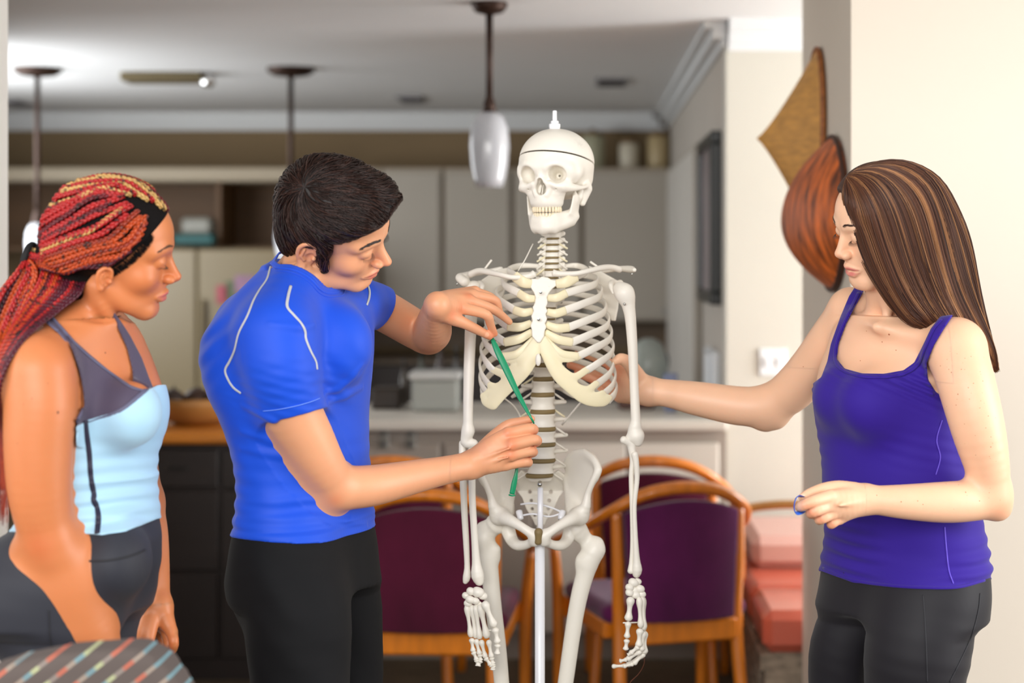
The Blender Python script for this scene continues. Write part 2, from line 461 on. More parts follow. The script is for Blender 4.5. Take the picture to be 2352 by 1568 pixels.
    def obj(s, name, h, m, parent=None, smooth=1, lo=None, hi=None, colfn=None, regions=None, **k):
        if regions is None: regions = [(h, lo, hi)]
        VV = []; FF = []; n = 0
        for ri, (hh, l, u) in enumerate(regions):
            v, f = s.mesh(hh, l, u, smooth)
            if len(f) == 0: continue
            if len(regions) > 1:
                c = v[f].mean(1); keep = np.ones(len(f), bool)
                for (h2, l2, u2) in regions[ri + 1:]:      # the finer patch takes over inside its box
                    l2 = np.asarray(l2, float); u2 = np.asarray(u2, float)
                    keep &= ~((c > l2 + 1.2 * h2) & (c < u2 - 1.2 * h2)).all(1)
                f = f[keep]
            VV.append(v); FF.append(f + n); n += len(v)
        v = np.vstack(VV); f = np.vstack(FF)
        return mesh_obj(name, v, f, m, parent, cols=colfn(v) if colfn else None, **k)

def K_(x, d): return (x - CX) / FPX * d
def Z_(y, d): return EYE - (y - CY) / FPX * d
def masked(sh, pts, d0):
    def fn(X, Y, Z):
        v = sh.eval(X, Y, Z); i = np.nonzero(v < .03)
        if len(i[0]) == 0: return v
        Xb, Yb, Zb = np.broadcast_arrays(X, Y, Z); v[i] = np.maximum(v[i], pcut(Xb[i], Yb[i], Zb[i], pts, d0)); return v
    return fn
def pcut(X, Y, Z, pts, d0):
    A, B = np.broadcast_arrays(X / Y * d0 + 0 * Z, EYE + (Z - EYE) / Y * d0 + 0 * X)
    return poly_sdf(A, B, pts)
def catmull_z(st, zz):
    out = np.zeros((len(zz), st.shape[1])); out[:, 0] = zz; z = st[:, 0]
    i = np.clip(np.searchsorted(z, zz, 'right') - 1, 0, len(z) - 2)
    m = np.zeros_like(st); m[1:-1] = (st[2:] - st[:-2]) / (z[2:] - z[:-2])[:, None]; m[0] = (st[1]-st[0])/(z[1]-z[0]); m[-1] = (st[-1]-st[-2])/(z[-1]-z[-2])
    h = (z[i+1]-z[i])[:, None]; t = ((zz - z[i])[:, None])/h
    r = (2*t**3-3*t**2+1)*st[i] + (t**3-2*t**2+t)*h*m[i] + (-2*t**3+3*t**2)*st[i+1] + (t**3-t**2)*h*m[i+1]
    r[:, 0] = zz; return r
def comb(a, b, k, mode):
    if mode == 'd': return a + b
    if mode == 'u': s = 1.0
    elif mode == 's': s = -1.0; a = -a; 
    else: s = -1.0; a = -a; b = -b
    if k <= 0: return s * np.minimum(a, b)
    h = np.clip(0.5 + 0.5 * (b - a) / k, 0, 1)
    return s * (b + (a - b) * h - k * h * (1 - h))
def poly_sdf(x, z, pts):
    d = np.full(x.shape, 1e9); inside = np.zeros(x.shape, bool); n = len(pts)
    for i in range(n):
        a = pts[i]; b = pts[(i + 1) % n]; ex, ez = b - a
        wx = x - a[0]; wz = z - a[1]; t = np.clip((wx*ex + wz*ez) / max(1e-12, ex*ex + ez*ez), 0, 1)
        d = np.minimum(d, (wx - ex*t)**2 + (wz - ez*t)**2)
        c = ((a[1] > z) != (b[1] > z)) & (x < (b[0]-a[0]) * (z - a[1]) / ((b[1]-a[1]) if b[1] != a[1] else 1e-12) + a[0])
        inside ^= c
    d = np.sqrt(d); return np.where(inside, -d, d)
def surface_nets(v, ax, smooth=1):
    s = v < 0
    nx, ny, nz = v.shape
    c = np.zeros((nx-1, ny-1, nz-1), np.int8)
    for dx in (0, 1):
        for dy in (0, 1):
            for dz in (0, 1): c += s[dx:nx-1+dx, dy:ny-1+dy, dz:nz-1+dz]
    act = np.nonzero((c > 0) & (c < 8)); n = len(act[0])
    if n == 0: return np.zeros((0, 3)), np.zeros((0, 4), int)
    idx = np.full(c.shape, -1, np.int32); idx[act] = np.arange(n)
    I, J, K = act; acc = np.zeros((n, 3)); cnt = np.zeros(n)
    cor = [(0,0,0),(1,0,0),(0,1,0),(1,1,0),(0,0,1),(1,0,1),(0,1,1),(1,1,1)]
    vals = np.stack([v[I+a, J+b, K+d] for a, b, d in cor], 1).astype(float)
    for e0, e1 in ((0,1),(2,3),(4,5),(6,7),(0,2),(1,3),(4,6),(5,7),(0,4),(1,5),(2,6),(3,7)):
        a = vals[:, e0]; b = vals[:, e1]; m = (a < 0) != (b < 0)
        t = np.where(m, a / np.where(m, a - b, 1), 0)
        p0 = np.array(cor[e0], float); p1 = np.array(cor[e1], float)
        acc += np.where(m[:, None], p0 + t[:, None] * (p1 - p0), 0); cnt += m
    acc /= cnt[:, None]
    h = np.array([a[1] - a[0] for a in ax]); org = np.array([a[0] for a in ax])
    pos = org + (np.stack(act, 1) + acc) * h
    F = []
    for axis in range(3):
        o1, o2 = [(1, 2), (2, 0), (0, 1)][axis]
        sl0 = [slice(1, -1)] * 3; sl0[axis] = slice(0, -1); sl1 = [slice(1, -1)] * 3; sl1[axis] = slice(1, None)
        s0 = s[tuple(sl0)]; s1 = s[tuple(sl1)]
        # s0 region index -> grid vertex (i,j,k) with offset 1 on the other axes
        w = np.nonzero(s0 != s1)
        g = np.stack(w, 1); g[:, o1] += 1; g[:, o2] += 1
        def cell(d1, d2):
            q = g.copy(); q[:, o1] -= d1; q[:, o2] -= d2; return idx[q[:, 0], q[:, 1], q[:, 2]]
        q = np.stack([cell(1, 1), cell(0, 1), cell(0, 0), cell(1, 0)], 1)
        flip = s1[w]
        q[flip] = q[flip][:, ::-1]
        F.append(q)
    F = np.vstack(F); F = F[(F >= 0).all(1)]
    for _ in range(smooth):
        sm = np.zeros_like(pos); ct = np.zeros(n)
        for a in range(4):
            b = (a + 1) % 4
            np.add.at(sm, F[:, a], pos[F[:, b]]); np.add.at(ct, F[:, a], 1)
            np.add.at(sm, F[:, b], pos[F[:, a]]); np.add.at(ct, F[:, b], 1)
        ok = ct > 0
        pos[ok] = pos[ok] * 0.5 + 0.5 * sm[ok] / ct[ok][:, None]
    if smooth:
        for _ in range(2):     # pull the smoothed points back onto the zero level
            q = (pos - org) / h; i = np.floor(q).astype(int); i = np.clip(i, 0, np.array(v.shape) - 2); t = np.clip(q - i, 0, 1)
            c = [[[v[i[:, 0] + a, i[:, 1] + b, i[:, 2] + d].astype(float) for d in (0, 1)] for b in (0, 1)] for a in (0, 1)]
            tx, ty, tz = t.T
            L = lambda p, r, w: p + (r - p) * w
            X0 = L(L(c[0][0][0], c[0][0][1], tz), L(c[0][1][0], c[0][1][1], tz), ty); X1 = L(L(c[1][0][0], c[1][0][1], tz), L(c[1][1][0], c[1][1][1], tz), ty)
            Y0 = L(L(c[0][0][0], c[0][0][1], tz), L(c[1][0][0], c[1][0][1], tz), tx); Y1 = L(L(c[0][1][0], c[0][1][1], tz), L(c[1][1][0], c[1][1][1], tz), tx)
            Z0 = L(L(c[0][0][0], c[1][0][0], tx), L(c[0][1][0], c[1][1][0], tx), ty); Z1 = L(L(c[0][0][1], c[1][0][1], tx), L(c[0][1][1], c[1][1][1], tx), ty)
            g = np.stack([X1 - X0, Y1 - Y0, Z1 - Z0], 1) / h; gg = (g * g).sum(1); val = L(X0, X1, tx)
            stp = np.where(gg > .05, val / np.maximum(gg, .05), 0); pos -= g * np.clip(stp, -.4 * h.min(), .4 * h.min())[:, None]
    return pos, F
# ================================================================ the room
def struct(name, mb, m, **k):
    o = mb.build(name, m, None, **k); o['kind'] = 'structure'; return o
M_CREAM = mat('cream_paint', srgb(224, 213, 198), 0.85, noise=(1.5, 0.02))
M_WHITE = mat('white_paint', srgb(206, 203, 193), 0.8, noise=(1.5, 0.02))
M_GREYP = mat('greige_paint', srgb(190, 182, 172), 0.85, noise=(1.5, 0.03))
M_OLIVE = mat('olive_tan_paint', srgb(126, 106, 78), 0.9, noise=(1.2, 0.04))
M_CEIL = mat('ceiling_paint', srgb(226, 226, 226), 0.9, noise=(2.0, 0.02), bump=(60, 0.3, 0.004))
M_CROWN = mat('crown_paint', srgb(215, 216, 216), 0.7)
M_FLOOR = mat('brown_carpet', srgb(92, 76, 56), 0.95, noise=(9, 0.35, (1, 4, 1)), bump=(300, 0.5, 0.004))
struct('floor', MB().box(-5, -2.5, -0.05, 5, 11.3, 0), M_FLOOR)
struct('ceiling', MB().box(-5, 2.0, 2.44, 5, 11.3, 2.50), M_CEIL)
struct('wall_back', MB().box(-5, 11.15, 0, 5, 11.3, 2.44), M_OLIVE)
struct('wall_kitchen_right', MB().box(0.566, 6.84, 0, 0.70, 11.15, 2.44), M_GREYP)
struct('wall_front', MB().box(0.560, 6.70, 0, 5, 6.84, 2.44), M_WHITE)
struct('wall_right', MB().box(0.683, 4.40, 0, 5, 5.37, 2.44), M_CREAM)
struct('wall_left', MB().box(-5, 4.20, 0, -1.434, 4.36, 2.44), mat('left_wall_brightened', srgb(252, 249, 244), 0.8))  # brighter white than the cream walls, standing in for light missing here
struct('wall_kitchen_left', MB().box(-4.2, 4.36, 0, -4.1, 11.15, 2.44), M_OLIVE)
m = MB()
for (z0, z1, t) in ((2.405, 2.44, 0.11), (2.36, 2.405, 0.07), (2.33, 2.36, 0.03)):
    m.box(-4.1, 11.15 - t, z0, 0.566 - t, 11.15, z1)
struct('trim_1', m, M_CROWN)
m = MB()
for (z0, z1, t) in ((2.415, 2.44, 0.09), (2.375, 2.415, 0.055), (2.345, 2.375, 0.02)):
    m.box(0.566 - t, 6.70, z0, 0.566, 11.05, z1)
struct('trim_2', m, M_CROWN)
m = MB()
for (z0, z1, t) in ((2.39, 2.44, 0.09), (2.35, 2.39, 0.05), (2.325, 2.35, 0.02)):
    m.box(0.566, 6.70 - t, z0, 5, 6.70, z1)
struct('trim_3', m, mat('bright_trim', srgb(226, 228, 230), 0.6))
struct('baseboard_front', MB().box(0.566, 6.685, 0, 5, 6.70, 0.09), M_CROWN)

# kitchen: refrigerator, open shelf, upper cabinets, tall cabinet
M_CAB = mat('cabinet_paint', srgb(170, 162, 150), 0.55, noise=(2, 0.02))
M_CABD = mat('cabinet_gap_paint', srgb(170, 158, 142), 0.7)
M_FRIDGE = mat('beige_enamel', srgb(136, 121, 92), 0.35, noise=(1.3, 0.02))
M_DARKNICHE = mat('dark_niche_wood', srgb(96, 66, 34), 0.6, noise=(3, 0.15, (1, 1, 6)))
M_DARKCAB = mat('dark_cabinet_wood', srgb(40, 30, 27), 0.4, noise=(3, 0.15, (1, 1, 6)))
M_STEEL = mat('brushed_steel', srgb(150, 150, 148), 0.3, metal=0.9)
def K(px, d): return (px - CX) / FPX * d          # world x of a photo column at depth d
def Zz(py, d): return EYE - (py - CY) / FPX * d    # world z of a photo row at depth d
fr = thing('refrigerator', 'beige refrigerator with pinned-up papers behind the woman and the man', 'refrigerator', (K(430, 10.2), 10.2, 0))
m = MB().box(K(150, 10.2), 10.2, 0.02, K(760, 10.2), 10.66, Zz(578, 10.2), 0.015); m.build('cabinet', M_FRIDGE, fr)
MB().box(K(155, 10.2), 10.15, 0.06, K(455, 10.2), 10.2, Zz(572, 10.2), 0.01).build('door', M_FRIDGE, fr)
d2 = MB().box(K(458, 10.2), 10.15, 0.06, K(755, 10.2), 10.2, Zz(572, 10.2), 0.01).build('door', M_FRIDGE, fr)
MB().box(K(466, 10.2), 10.10, 1.0, K(474, 10.2), 10.15, 1.28, 0.004).build('handle', M_FRIDGE, d2)
M_PH = [mat('photo_red', srgb(165, 70, 82), 0.5, noise=(12, 0.3)), mat('photo_mauve', srgb(150, 112, 138), 0.5, noise=(12, 0.3)), mat('photo_green', srgb(92, 100, 72), 0.5, noise=(12, 0.3))]
for i, (x0, x1, y0, y1, lab) in enumerate(((497, 523, 655, 698, 'small red photo pinned on the refrigerator door, left one'), (540, 585, 632, 672, 'mauve photo pinned on the refrigerator door beside the man'), (518, 538, 645, 690, 'small dark green photo pinned between the red and the mauve one'))):
    o = MB().box(K(x0, 10.14), 10.138, Zz(y1, 10.14), K(x1, 10.14), 10.148, Zz(y0, 10.14)).build('photo_print', M_PH[i]); tag(o, lab, 'photo', 'photos on the refrigerator')
# open wall shelf unit above the refrigerator
sh = thing('wall_shelf', 'open dark wall shelf with a pale top ledge above the refrigerator', 'shelf', (K(300, 10.5), 10.5, 1.6))
MB().box(K(-420, 10.6), 10.5, Zz(418, 10.6), K(700, 10.6), 11.15, Zz(386, 10.6), 0.01).build('top_ledge', mat('pale_ledge', srgb(168, 154, 132), 0.6), sh)
m = MB().box(K(-420, 10.8), 11.10, Zz(565, 10.8), K(700, 10.8), 11.15, Zz(418, 10.8)); m.box(K(-420, 10.8), 10.7, Zz(576, 10.8), K(700, 10.8), 11.1, Zz(566, 10.8)); m.build('back_panel', M_DARKNICHE, sh)
MB().box(K(505, 10.7), 10.6, Zz(565, 10.7), K(515, 10.7), 11.1, Zz(418, 10.7)).build('divider', M_DARKNICHE, sh)
o = MB().box(K(405, 10.6), 10.5, Zz(563, 10.6), K(498, 10.6), 10.75, Zz(538, 10.6), 0.012).build('box', mat('teal_box', srgb(20, 92, 92), 0.5)); tag(o, 'flat teal box on the open shelf above the refrigerator', 'box')
o = MB().box(K(420, 10.6), 10.53, Zz(538, 10.6), K(490, 10.6), 10.72, Zz(500, 10.6), 0.02).build('container', mat('grey_lid', srgb(140, 138, 128), 0.4)); tag(o, 'pale grey container on top of the flat teal box', 'container')
# upper cabinets
dU = 10.75
edges = [780, 876, 1018, 1178, 1338, 1542]
for i in range(5):
    a, b = edges[i] + 2, edges[i + 1] - 2
    labs = ['upper cabinet hidden mostly behind the head of the man', 'upper cabinet just right of the head of the man', 'upper cabinet under the lit end of the hanging glass lamp', 'upper cabinet behind the skull', 'wide upper cabinet right of the skull beside the tall panel']
    t = thing('wall_cabinet', 'greige ' + labs[i], 'cabinet', (K((a + b) / 2, dU), dU, Zz(738, dU)), group='upper kitchen cabinets')
    MB().box(K(a, dU), dU, Zz(738, dU), K(b, dU), 11.14, Zz(386, dU), 0.004).build('body', M_CABD, t)
    dr = MB().box(K(a + 5, dU), dU - 0.022, Zz(733, dU), K(b - 5, dU), dU, Zz(396, dU), 0.006).build('door', M_CAB, t)
    MB().box(K(b - 17, dU), dU - 0.045, Zz(722, dU), K(b - 11, dU), dU - 0.022, Zz(706, dU), .004).build('knob', M_STEEL, dr)
tc = thing('tall_cabinet', 'tall pale pantry cabinet along the right wall of the kitchen', 'cabinet', (0.55, 9.4, 0))
MB().box(0.530, 8.1, 0.0, 0.560, 10.48, 2.056, 0.004).build('side_panel', M_CAB, tc)
for k in range(3): MB().box(0.517, 8.12 + k * 0.79, 0.12, 0.530, 8.12 + k * 0.79 + 0.75, 2.03, 0.004).build('door', mat('pantry_paint', srgb(205, 200, 192), 0.5), tc)
# jars above the cabinets
for i, (x0, x1, y0, lab, c) in enumerate(((1335, 1388, 300, 'wide pale green canister behind the top of the skull', srgb(168, 166, 140)), (1422, 1466, 318, 'small cream canister between two others on top of the cabinets', srgb(200, 192, 172)), (1487, 1536, 302, 'tan canister on top of the cabinets nearest the corner', srgb(178, 158, 118)))):
    r = (K(x1, 10.95) - K(x0, 10.95)) / 2; xc = K((x0 + x1) / 2, 10.95); zb = 2.076 if False else Zz(386, dU); zt = Zz(y0, 10.95)
    t = thing('canister', lab, 'canister', (xc, 10.95, zb), group='canisters above the upper cabinets')
    MB().lathe(xc, 10.95, [(r * .9, zb), (r, zb + 0.02), (r, zt - 0.05), (r * .85, zt - 0.03)], 24).build('jar', mat('jar_%d' % i, c, 0.4), t, smooth=True)
    MB().lathe(xc, 10.95, [(r * .9, zt - 0.03), (r * .9, zt - 0.008), (r * .3, zt), (r * .15, zt + 0.012)], 24).build('lid', mat('jar_lid', srgb(120, 96, 64), 0.5), t, smooth=True)
# lower run: back counter and backsplash
struct('trim_4', MB().box(K(700, 11.1), 11.12, 0.95, 0.566, 11.15, Zz(738, dU)), mat('brown_backsplash', srgb(108, 88, 66), 0.5, noise=(6, 0.15)))
bc = thing('base_cabinet', 'dark base cabinet run under the brown backsplash at the far wall', 'cabinet', (0, 10.6, 0))
MB().box(K(800, 10.6), 10.55, 0.02, 0.53, 11.1, 0.87).build('body', M_DARKCAB, bc)
MB().box(K(796, 10.6), 10.50, 0.87, 0.53, 11.1, 0.91, 0.01).build('countertop', mat('brown_counter', srgb(80, 66, 52), 0.4), bc)

# peninsula between kitchen and dining room
PD = 6.62; PZ = 0.915
M_PEN = mat('peninsula_panel_shaded', srgb(154, 144, 134), 0.6, noise=(2, 0.02))
M_PENT = mat('pale_laminate', srgb(206, 200, 190), 0.4, noise=(2, 0.02))
pn = thing('kitchen_peninsula', 'pale paneled kitchen peninsula with laminate top behind the purple chairs', 'counter', (K(1200, PD), PD, 0))
MB().box(K(800, PD), PD + 0.03, 0.0, 0.556, 7.35, PZ - 0.04).build('body', M_PEN, pn)
MB().box(K(790, PD), PD - 0.03, PZ - 0.04, 0.556, 7.40, PZ, 0.008).build('worktop', M_PENT, pn)
for a, b in ((806, 1010), (1018, 1222), (1230, 1438), (1446, 1652)):
    MB().box(K(a, PD), PD + 0.012, 0.10, K(b, PD), PD + 0.03, PZ - 0.09, 0.006).build('panel', M_PEN if b < 1250 else M_PENT, pn)  # left panels toned darker, the weaker light there put into their colour
for x in (881, 943):
    ot = thing('outlet', 'grey double wall outlet on the peninsula panel, %s one' % ('left' if x == 881 else 'right'), 'outlet', (K(x, PD), PD, Zz(1007, PD)), group='outlets on the peninsula')
    MB().box(K(x - 12, PD), PD + 0.004, Zz(1032, PD), K(x + 12, PD), PD + 0.012, Zz(982, PD), 0.003).build('cover_plate', mat('outlet_grey', srgb(120, 116, 108), 0.4), ot)
    for q in (994, 1019): MB().box(K(x - 5, PD), PD, Zz(q + 7, PD), K(x + 5, PD), PD + 0.004, Zz(q - 7, PD), 0.001).build('socket', mat('socket_dark', srgb(60, 58, 55), 0.4), ot)
# wooden topped dark island at the left
isl = thing('kitchen_island', 'dark wooden island with an orange oak top behind the woman with braids', 'counter', (K(430, 6.3), 6.3, 0))
M_OAK = mat('orange_oak', srgb(214, 130, 40), 0.35, noise=(5, 0.22, (1.2, 12, 12)), bump=(20, 0.1, 0.002, (1, 8, 8)), coat=0.3)
MB().box(K(100, 6.3), 6.32, 0.0, K(700, 6.3), 6.95, 0.86).build('body', M_DARKCAB, isl)
MB().box(K(90, 6.3), 6.26, 0.86, K(712, 6.3), 7.0, 0.905, 0.012).build('worktop', M_OAK, isl)
for a, b in ((120, 318), (326, 500), (508, 690)):
    dw = MB().box(K(a, 6.3), 6.302, 0.70, K(b, 6.3), 6.32, 0.84, 0.004).build('drawer', M_DARKCAB, isl)
    MB().box(K((a + b) / 2 - 20, 6.3), 6.285, 0.765, K((a + b) / 2 + 20, 6.3), 6.302, 0.775, 0.003).build('handle', mat('dark_pull', srgb(30, 26, 24), 0.5), dw)
    MB().box(K(a, 6.3), 6.302, 0.40, K(b, 6.3), 6.32, 0.69, 0.004).build('drawer', M_DARKCAB, isl)
    MB().box(K(a, 6.3), 6.302, 0.08, K(b, 6.3), 6.32, 0.39, 0.004).build('drawer', M_DARKCAB, isl)
# big wooden bowl with dark fruit basket on it
bx = K(450, 6.6)
bw = thing('wooden_bowl', 'wide light wooden bowl on the oak island top', 'bowl', (bx, 6.6, 0.905))
MB().lathe(bx, 6.6, [(0.07, 0.905), (0.12, 0.92), (0.165, 0.97), (0.175, 1.005), (0.165, 1.005), (0.15, 0.975), (0.10, 0.935), (0.001, 0.93)], 40).build('bowl_body', mat('bowl_wood', srgb(170, 118, 60), 0.5, noise=(6, 0.2)), bw, smooth=True)
for k, (dx, dy, r, c, lab) in enumerate(((-0.09, 0, .048, (50, 34, 26), 'dark round fruit at the left of the wooden bowl'), (0.0, 0.02, .052, (64, 40, 26), 'dark round fruit in the middle of the wooden bowl'), (0.09, -0.01, .046, (44, 34, 24), 'dark round fruit at the right of the wooden bowl'))):
    o = Shape().ell((bx + dx, 6.6 + dy, 0.99), (r, r, r * .9)).cone((bx + dx, 6.6 + dy, 1.02), (bx + dx + .01, 6.6 + dy, 1.05), .006, .003, .01).obj('fruit', 0.008, mat('fruit_%d' % k, srgb(*c), 0.5)); tag(o, lab, 'fruit', 'fruit in the wooden bowl')
# things standing on the peninsula
def bottle(px, d, w, y0, y1, c, lab, rough=0.15):
    x = K(px, d); r = w / 2 * d / FPX; zb = PZ; zt = Zz(y0, d)
    t = thing('bottle', lab, 'bottle', (x, d, zb), group='bottles on the peninsula')
    MB().lathe(x, d, [(r * .9, zb), (r, zb + .01), (r, zb + (zt - zb) * .6), (r * .4, zb + (zt - zb) * .75), (r * .36, zt - .03)], 20).build('bottle_body', mat('bottle_' + str(px), c, rough), t, smooth=True)
    MB().lathe(x, d, [(r * .42, zt - .03), (r * .42, zt), (r * .2, zt + .002)], 16).build('cap', mat('bottle_cap', srgb(30, 28, 26), 0.4), t, smooth=True)
bottle(968, 7.22, 22, 800, 925, srgb(28, 40, 26), 'dark green bottle behind the left end of the pale tub')
bottle(1012, 7.25, 24, 782, 925, srgb(52, 34, 30), 'brown bottle behind the right end of the pale tub')
bottle(1048, 7.2, 20, 795, 925, srgb(14, 15, 14), 'black bottle beside the arm bone of the skeleton')
bottle(928, 7.25, 18, 825, 925, srgb(60, 48, 32), 'short olive bottle left of the pale tub')
tb = thing('storage_tub', 'pale grey plastic tub with a white lid on the peninsula', 'tub', (K(1000, 7.0), 7.0, PZ))
MB().box(K(948, 7.0), 6.93, PZ, K(1056, 7.0), 7.1, Zz(868, 7.0), 0.012).build('tub_body', mat('tub_grey', srgb(150, 152, 146), 0.35), tb)
MB().box(K(942, 7.0), 6.915, Zz(869, 7.0), K(1062, 7.0), 7.115, Zz(852, 7.0), 0.008).build('lid', mat('tub_lid', srgb(188, 188, 186), 0.4), tb)
o = MB().box(K(858, 7.15), 7.05, PZ, K(925, 7.15), 7.2, Zz(888, 7.15), 0.01).build('tray', mat('dark_tray', srgb(48, 36, 26), 0.5)); tag(o, 'low dark wooden tray left of the pale tub', 'tray')
o = MB().box(K(1418, 7.2), 7.05, PZ, K(1500, 7.2), 7.22, Zz(880, 7.2), 0.01).build('bread_box', mat('red_brown_wood', srgb(84, 44, 26), 0.4, noise=(5, .2, (1, 6, 6)))); tag(o, 'reddish brown wooden box on the peninsula under the arm of the woman', 'box')
kt = thing('kettle', 'pale grey electric kettle behind the arm bone at right', 'kettle', (K(1490, 7.32), 7.32, PZ))
MB().lathe(K(1490, 7.32), 7.32, [(.07, 1.0 + .0), (.085, 1.02), (.08, 1.10), (.055, 1.17), (.02, 1.19)], 24).build('body', mat('kettle_grey', srgb(150, 158, 152), 0.3), kt, smooth=True)
MB().box(K(1468, 7.32), 7.28, PZ, K(1512, 7.32), 7.36, 1.0, 0.01).build('base', mat('kettle_grey', srgb(150, 158, 152), 0.3), kt)
tube_obj('handle', [V3(K(1508, 7.32), 7.32, 1.03), V3(K(1530, 7.32), 7.32, 1.06), V3(K(1530, 7.32), 7.32, 1.12), V3(K(1506, 7.32), 7.32, 1.15)], .008, mat('dark_plastic', srgb(40, 40, 42), 0.4), kt, res=14)
for (px, y0, w, c, lab) in ((1540, 858, 34, srgb(130, 140, 172), 'blue grey cup behind the forearm of the woman'), (1562, 935, 20, srgb(220, 216, 200), 'small cream cup at the right end of the peninsula'), (1538, 940, 18, srgb(226, 232, 222), 'small white cup on the peninsula below the forearm')):
    d = 6.95; x = K(px, d); r = w / 2 * d / FPX; zt = Zz(y0, d)
    t = thing('cup', lab, 'cup', (x, d, PZ), group='cups on the peninsula')
    MB().lathe(x, d, [(r * .7, PZ), (r * .9, PZ + .01), (r, zt), (r * .9, zt), (r * .8, PZ + .02), (.001, PZ + .02)], 24).build('cup_body', mat('cup_%d' % px, c, 0.3), t, smooth=True)
# picture frame and wall plates
pf = thing('picture_frame', 'narrow dark framed picture hanging on the right kitchen wall', 'picture frame', (0.545, 7.45, 1.68))
fx0, fx1 = 0.520, 0.566
m = MB(); za, zb_, ya, yb = 1.34, 2.04, 6.98, 7.80
m.box(fx0, ya, za, fx1, yb, za + .05, .006).box(fx0, ya, zb_ - .05, fx1, yb, zb_, .006).box(fx0, ya, za + .05, fx1, ya + .06, zb_ - .05, .006).box(fx0, yb - .06, za + .05, fx1, yb, zb_ - .05, .006)
m.build('frame', mat('black_frame', srgb(22, 26, 24), 0.35), pf)
MB().box(fx0 + .02, ya + .05, za + .04, fx1 - .004, yb - .05, zb_ - .04).build('picture', mat('muted_print', srgb(140, 128, 132), 0.3, noise=(4, .2)), pf)
sw = thing('light_switch', 'pale light switch plate on the white wall above the woman\'s outstretched arm', 'switch', (K(1775, 6.7), 6.69, 1.14))
MB().box(K(1744, 6.7), 6.690, Zz(862, 6.7), K(1806, 6.7), 6.70, Zz(800, 6.7), 0.003).build('cover_plate', mat('switch_plate', srgb(232, 236, 240), 0.3), sw)
for dx in (-14, 14): MB().box(K(1775 + dx - 5, 6.7), 6.682, Zz(842, 6.7), K(1775 + dx + 5, 6.7), 6.690, Zz(820, 6.7), 0.002).build('rocker', mat('switch_plate', srgb(232, 236, 240), 0.3), sw)
sw2 = thing('wall_glint', 'window reflection modelled as a pale block on the right kitchen wall under the picture', 'glint', (0.54, 7.4, 1.1))  # pale block modelled in place of a bright window reflection on the wall
MB().box(0.53, 7.05, Zz(885, 7.3), 0.566, 7.50, Zz(800, 7.3), 0.01).build('glint_body', mat('switch_plate', srgb(232, 236, 240), 0.3), sw2)
MB().box(0.505, 7.08, Zz(880, 7.3), 0.53, 7.16, Zz(805, 7.3), 0.01).build('glint_edge', mat('switch_plate', srgb(232, 236, 240), 0.3), sw2)

# pendant lamps
M_BRONZE = mat('dark_bronze', srgb(62, 44, 36), 0.45, metal=0.6)
M_GLASS = mat('milk_glass', srgb(198, 200, 206), 0.22, noise=(7, 0.12, (1, 1, .5)), sss=0.0, coat=0.4)
def pendant(px, d, ytop, ybot, w, lab, canopy=0.055):
    x = K(px, d); zt, zb = Zz(ytop, d), Zz(ybot, d); r = w / 2 * d / FPX; h = zt - zb
    t = thing('pendant_lamp', lab, 'lamp', (x, d, 2.44), group='hanging kitchen lamps')
    MB().lathe(x, d, [(canopy, 2.44), (canopy, 2.425), (canopy * .75, 2.405), (0.012, 2.395)][::-1], 28).build('canopy', M_BRONZE, t, smooth=True)
    MB().lathe(x, d, [(0.012, zt + .05), (0.013, 2.40)], 12).build('rod', M_BRONZE, t, smooth=True)
    MB().lathe(x, d, [(0.026, zt - .004), (0.022, zt + .03), (0.012, zt + .06), (.009, zt + .075)], 20).build('socket_cap', M_BRONZE, t, smooth=True)
    MB().lathe(x, d, [(r * .66, zb), (r * .78, zb + h * .1), (r * .93, zb + h * .3), (r, zb + h * .55), (r * .93, zb + h * .78), (r * .72, zb + h * .93), (r * .4, zt), (r * .1, zt)], 36).build('lamp_shade', M_GLASS, t, smooth=True)
    return t
pendant(1124, 6.2, 258, 430, 93, 'milk glass pendant lamp hanging beside the skull', 0.065)
pendant(668, 8.4, 490, 612, 74, 'milk glass pendant lamp hanging behind the head of the man', 0.115)
pendant(86, 8.4, 512, 612, 54, 'milk glass pendant lamp hanging behind the woman with braids', 0.115)
# track light and ceiling fittings
tl = thing('track_light', 'brass bar ceiling light with one shiny end between two dark pendant canopies', 'ceiling light', (K(390, 8.9), 8.9, 2.44))
MB().box(K(292, 8.7), 8.55, 2.395, K(478, 8.7), 8.75, 2.44, 0.01).build('housing', mat('aged_brass', srgb(110, 98, 72), 0.4, metal=0.5), tl)
MB().lathe(K(476, 8.6), 8.62, [(.02, 2.37), (.036, 2.385), (.036, 2.42), (.02, 2.44)], 20).build('end_cap', mat('polished_chrome', srgb(240, 240, 240), 0.08, metal=1.0), tl, smooth=True)
for (px, py, w, dd, lab) in ((945, 226, 60, 10.05, 'small dark ceiling vent in front of the hanging lamp rod'), (1405, 187, 74, 9.05, 'twin ceiling vent above the skull'), (36, 236, 50, 10.3, 'dark ceiling vent at the far left')):
    t = thing('ceiling_vent', lab, 'vent', (K(px, dd), dd, 2.44), group='ceiling vents')
    MB().box(K(px - w / 2, dd), dd - .2, 2.43, K(px + w / 2, dd), dd + .2, 2.44, .003).build('frame', mat('vent_grey', srgb(150, 148, 150), 0.5), t)
    for q in range(5): MB().box(K(px - w * .4, dd), dd - .16 + q * .07, 2.424, K(px + w * .4, dd), dd - .125 + q * .07, 2.432).build('slat', mat('vent_dark', srgb(66, 62, 66), 0.5), t)

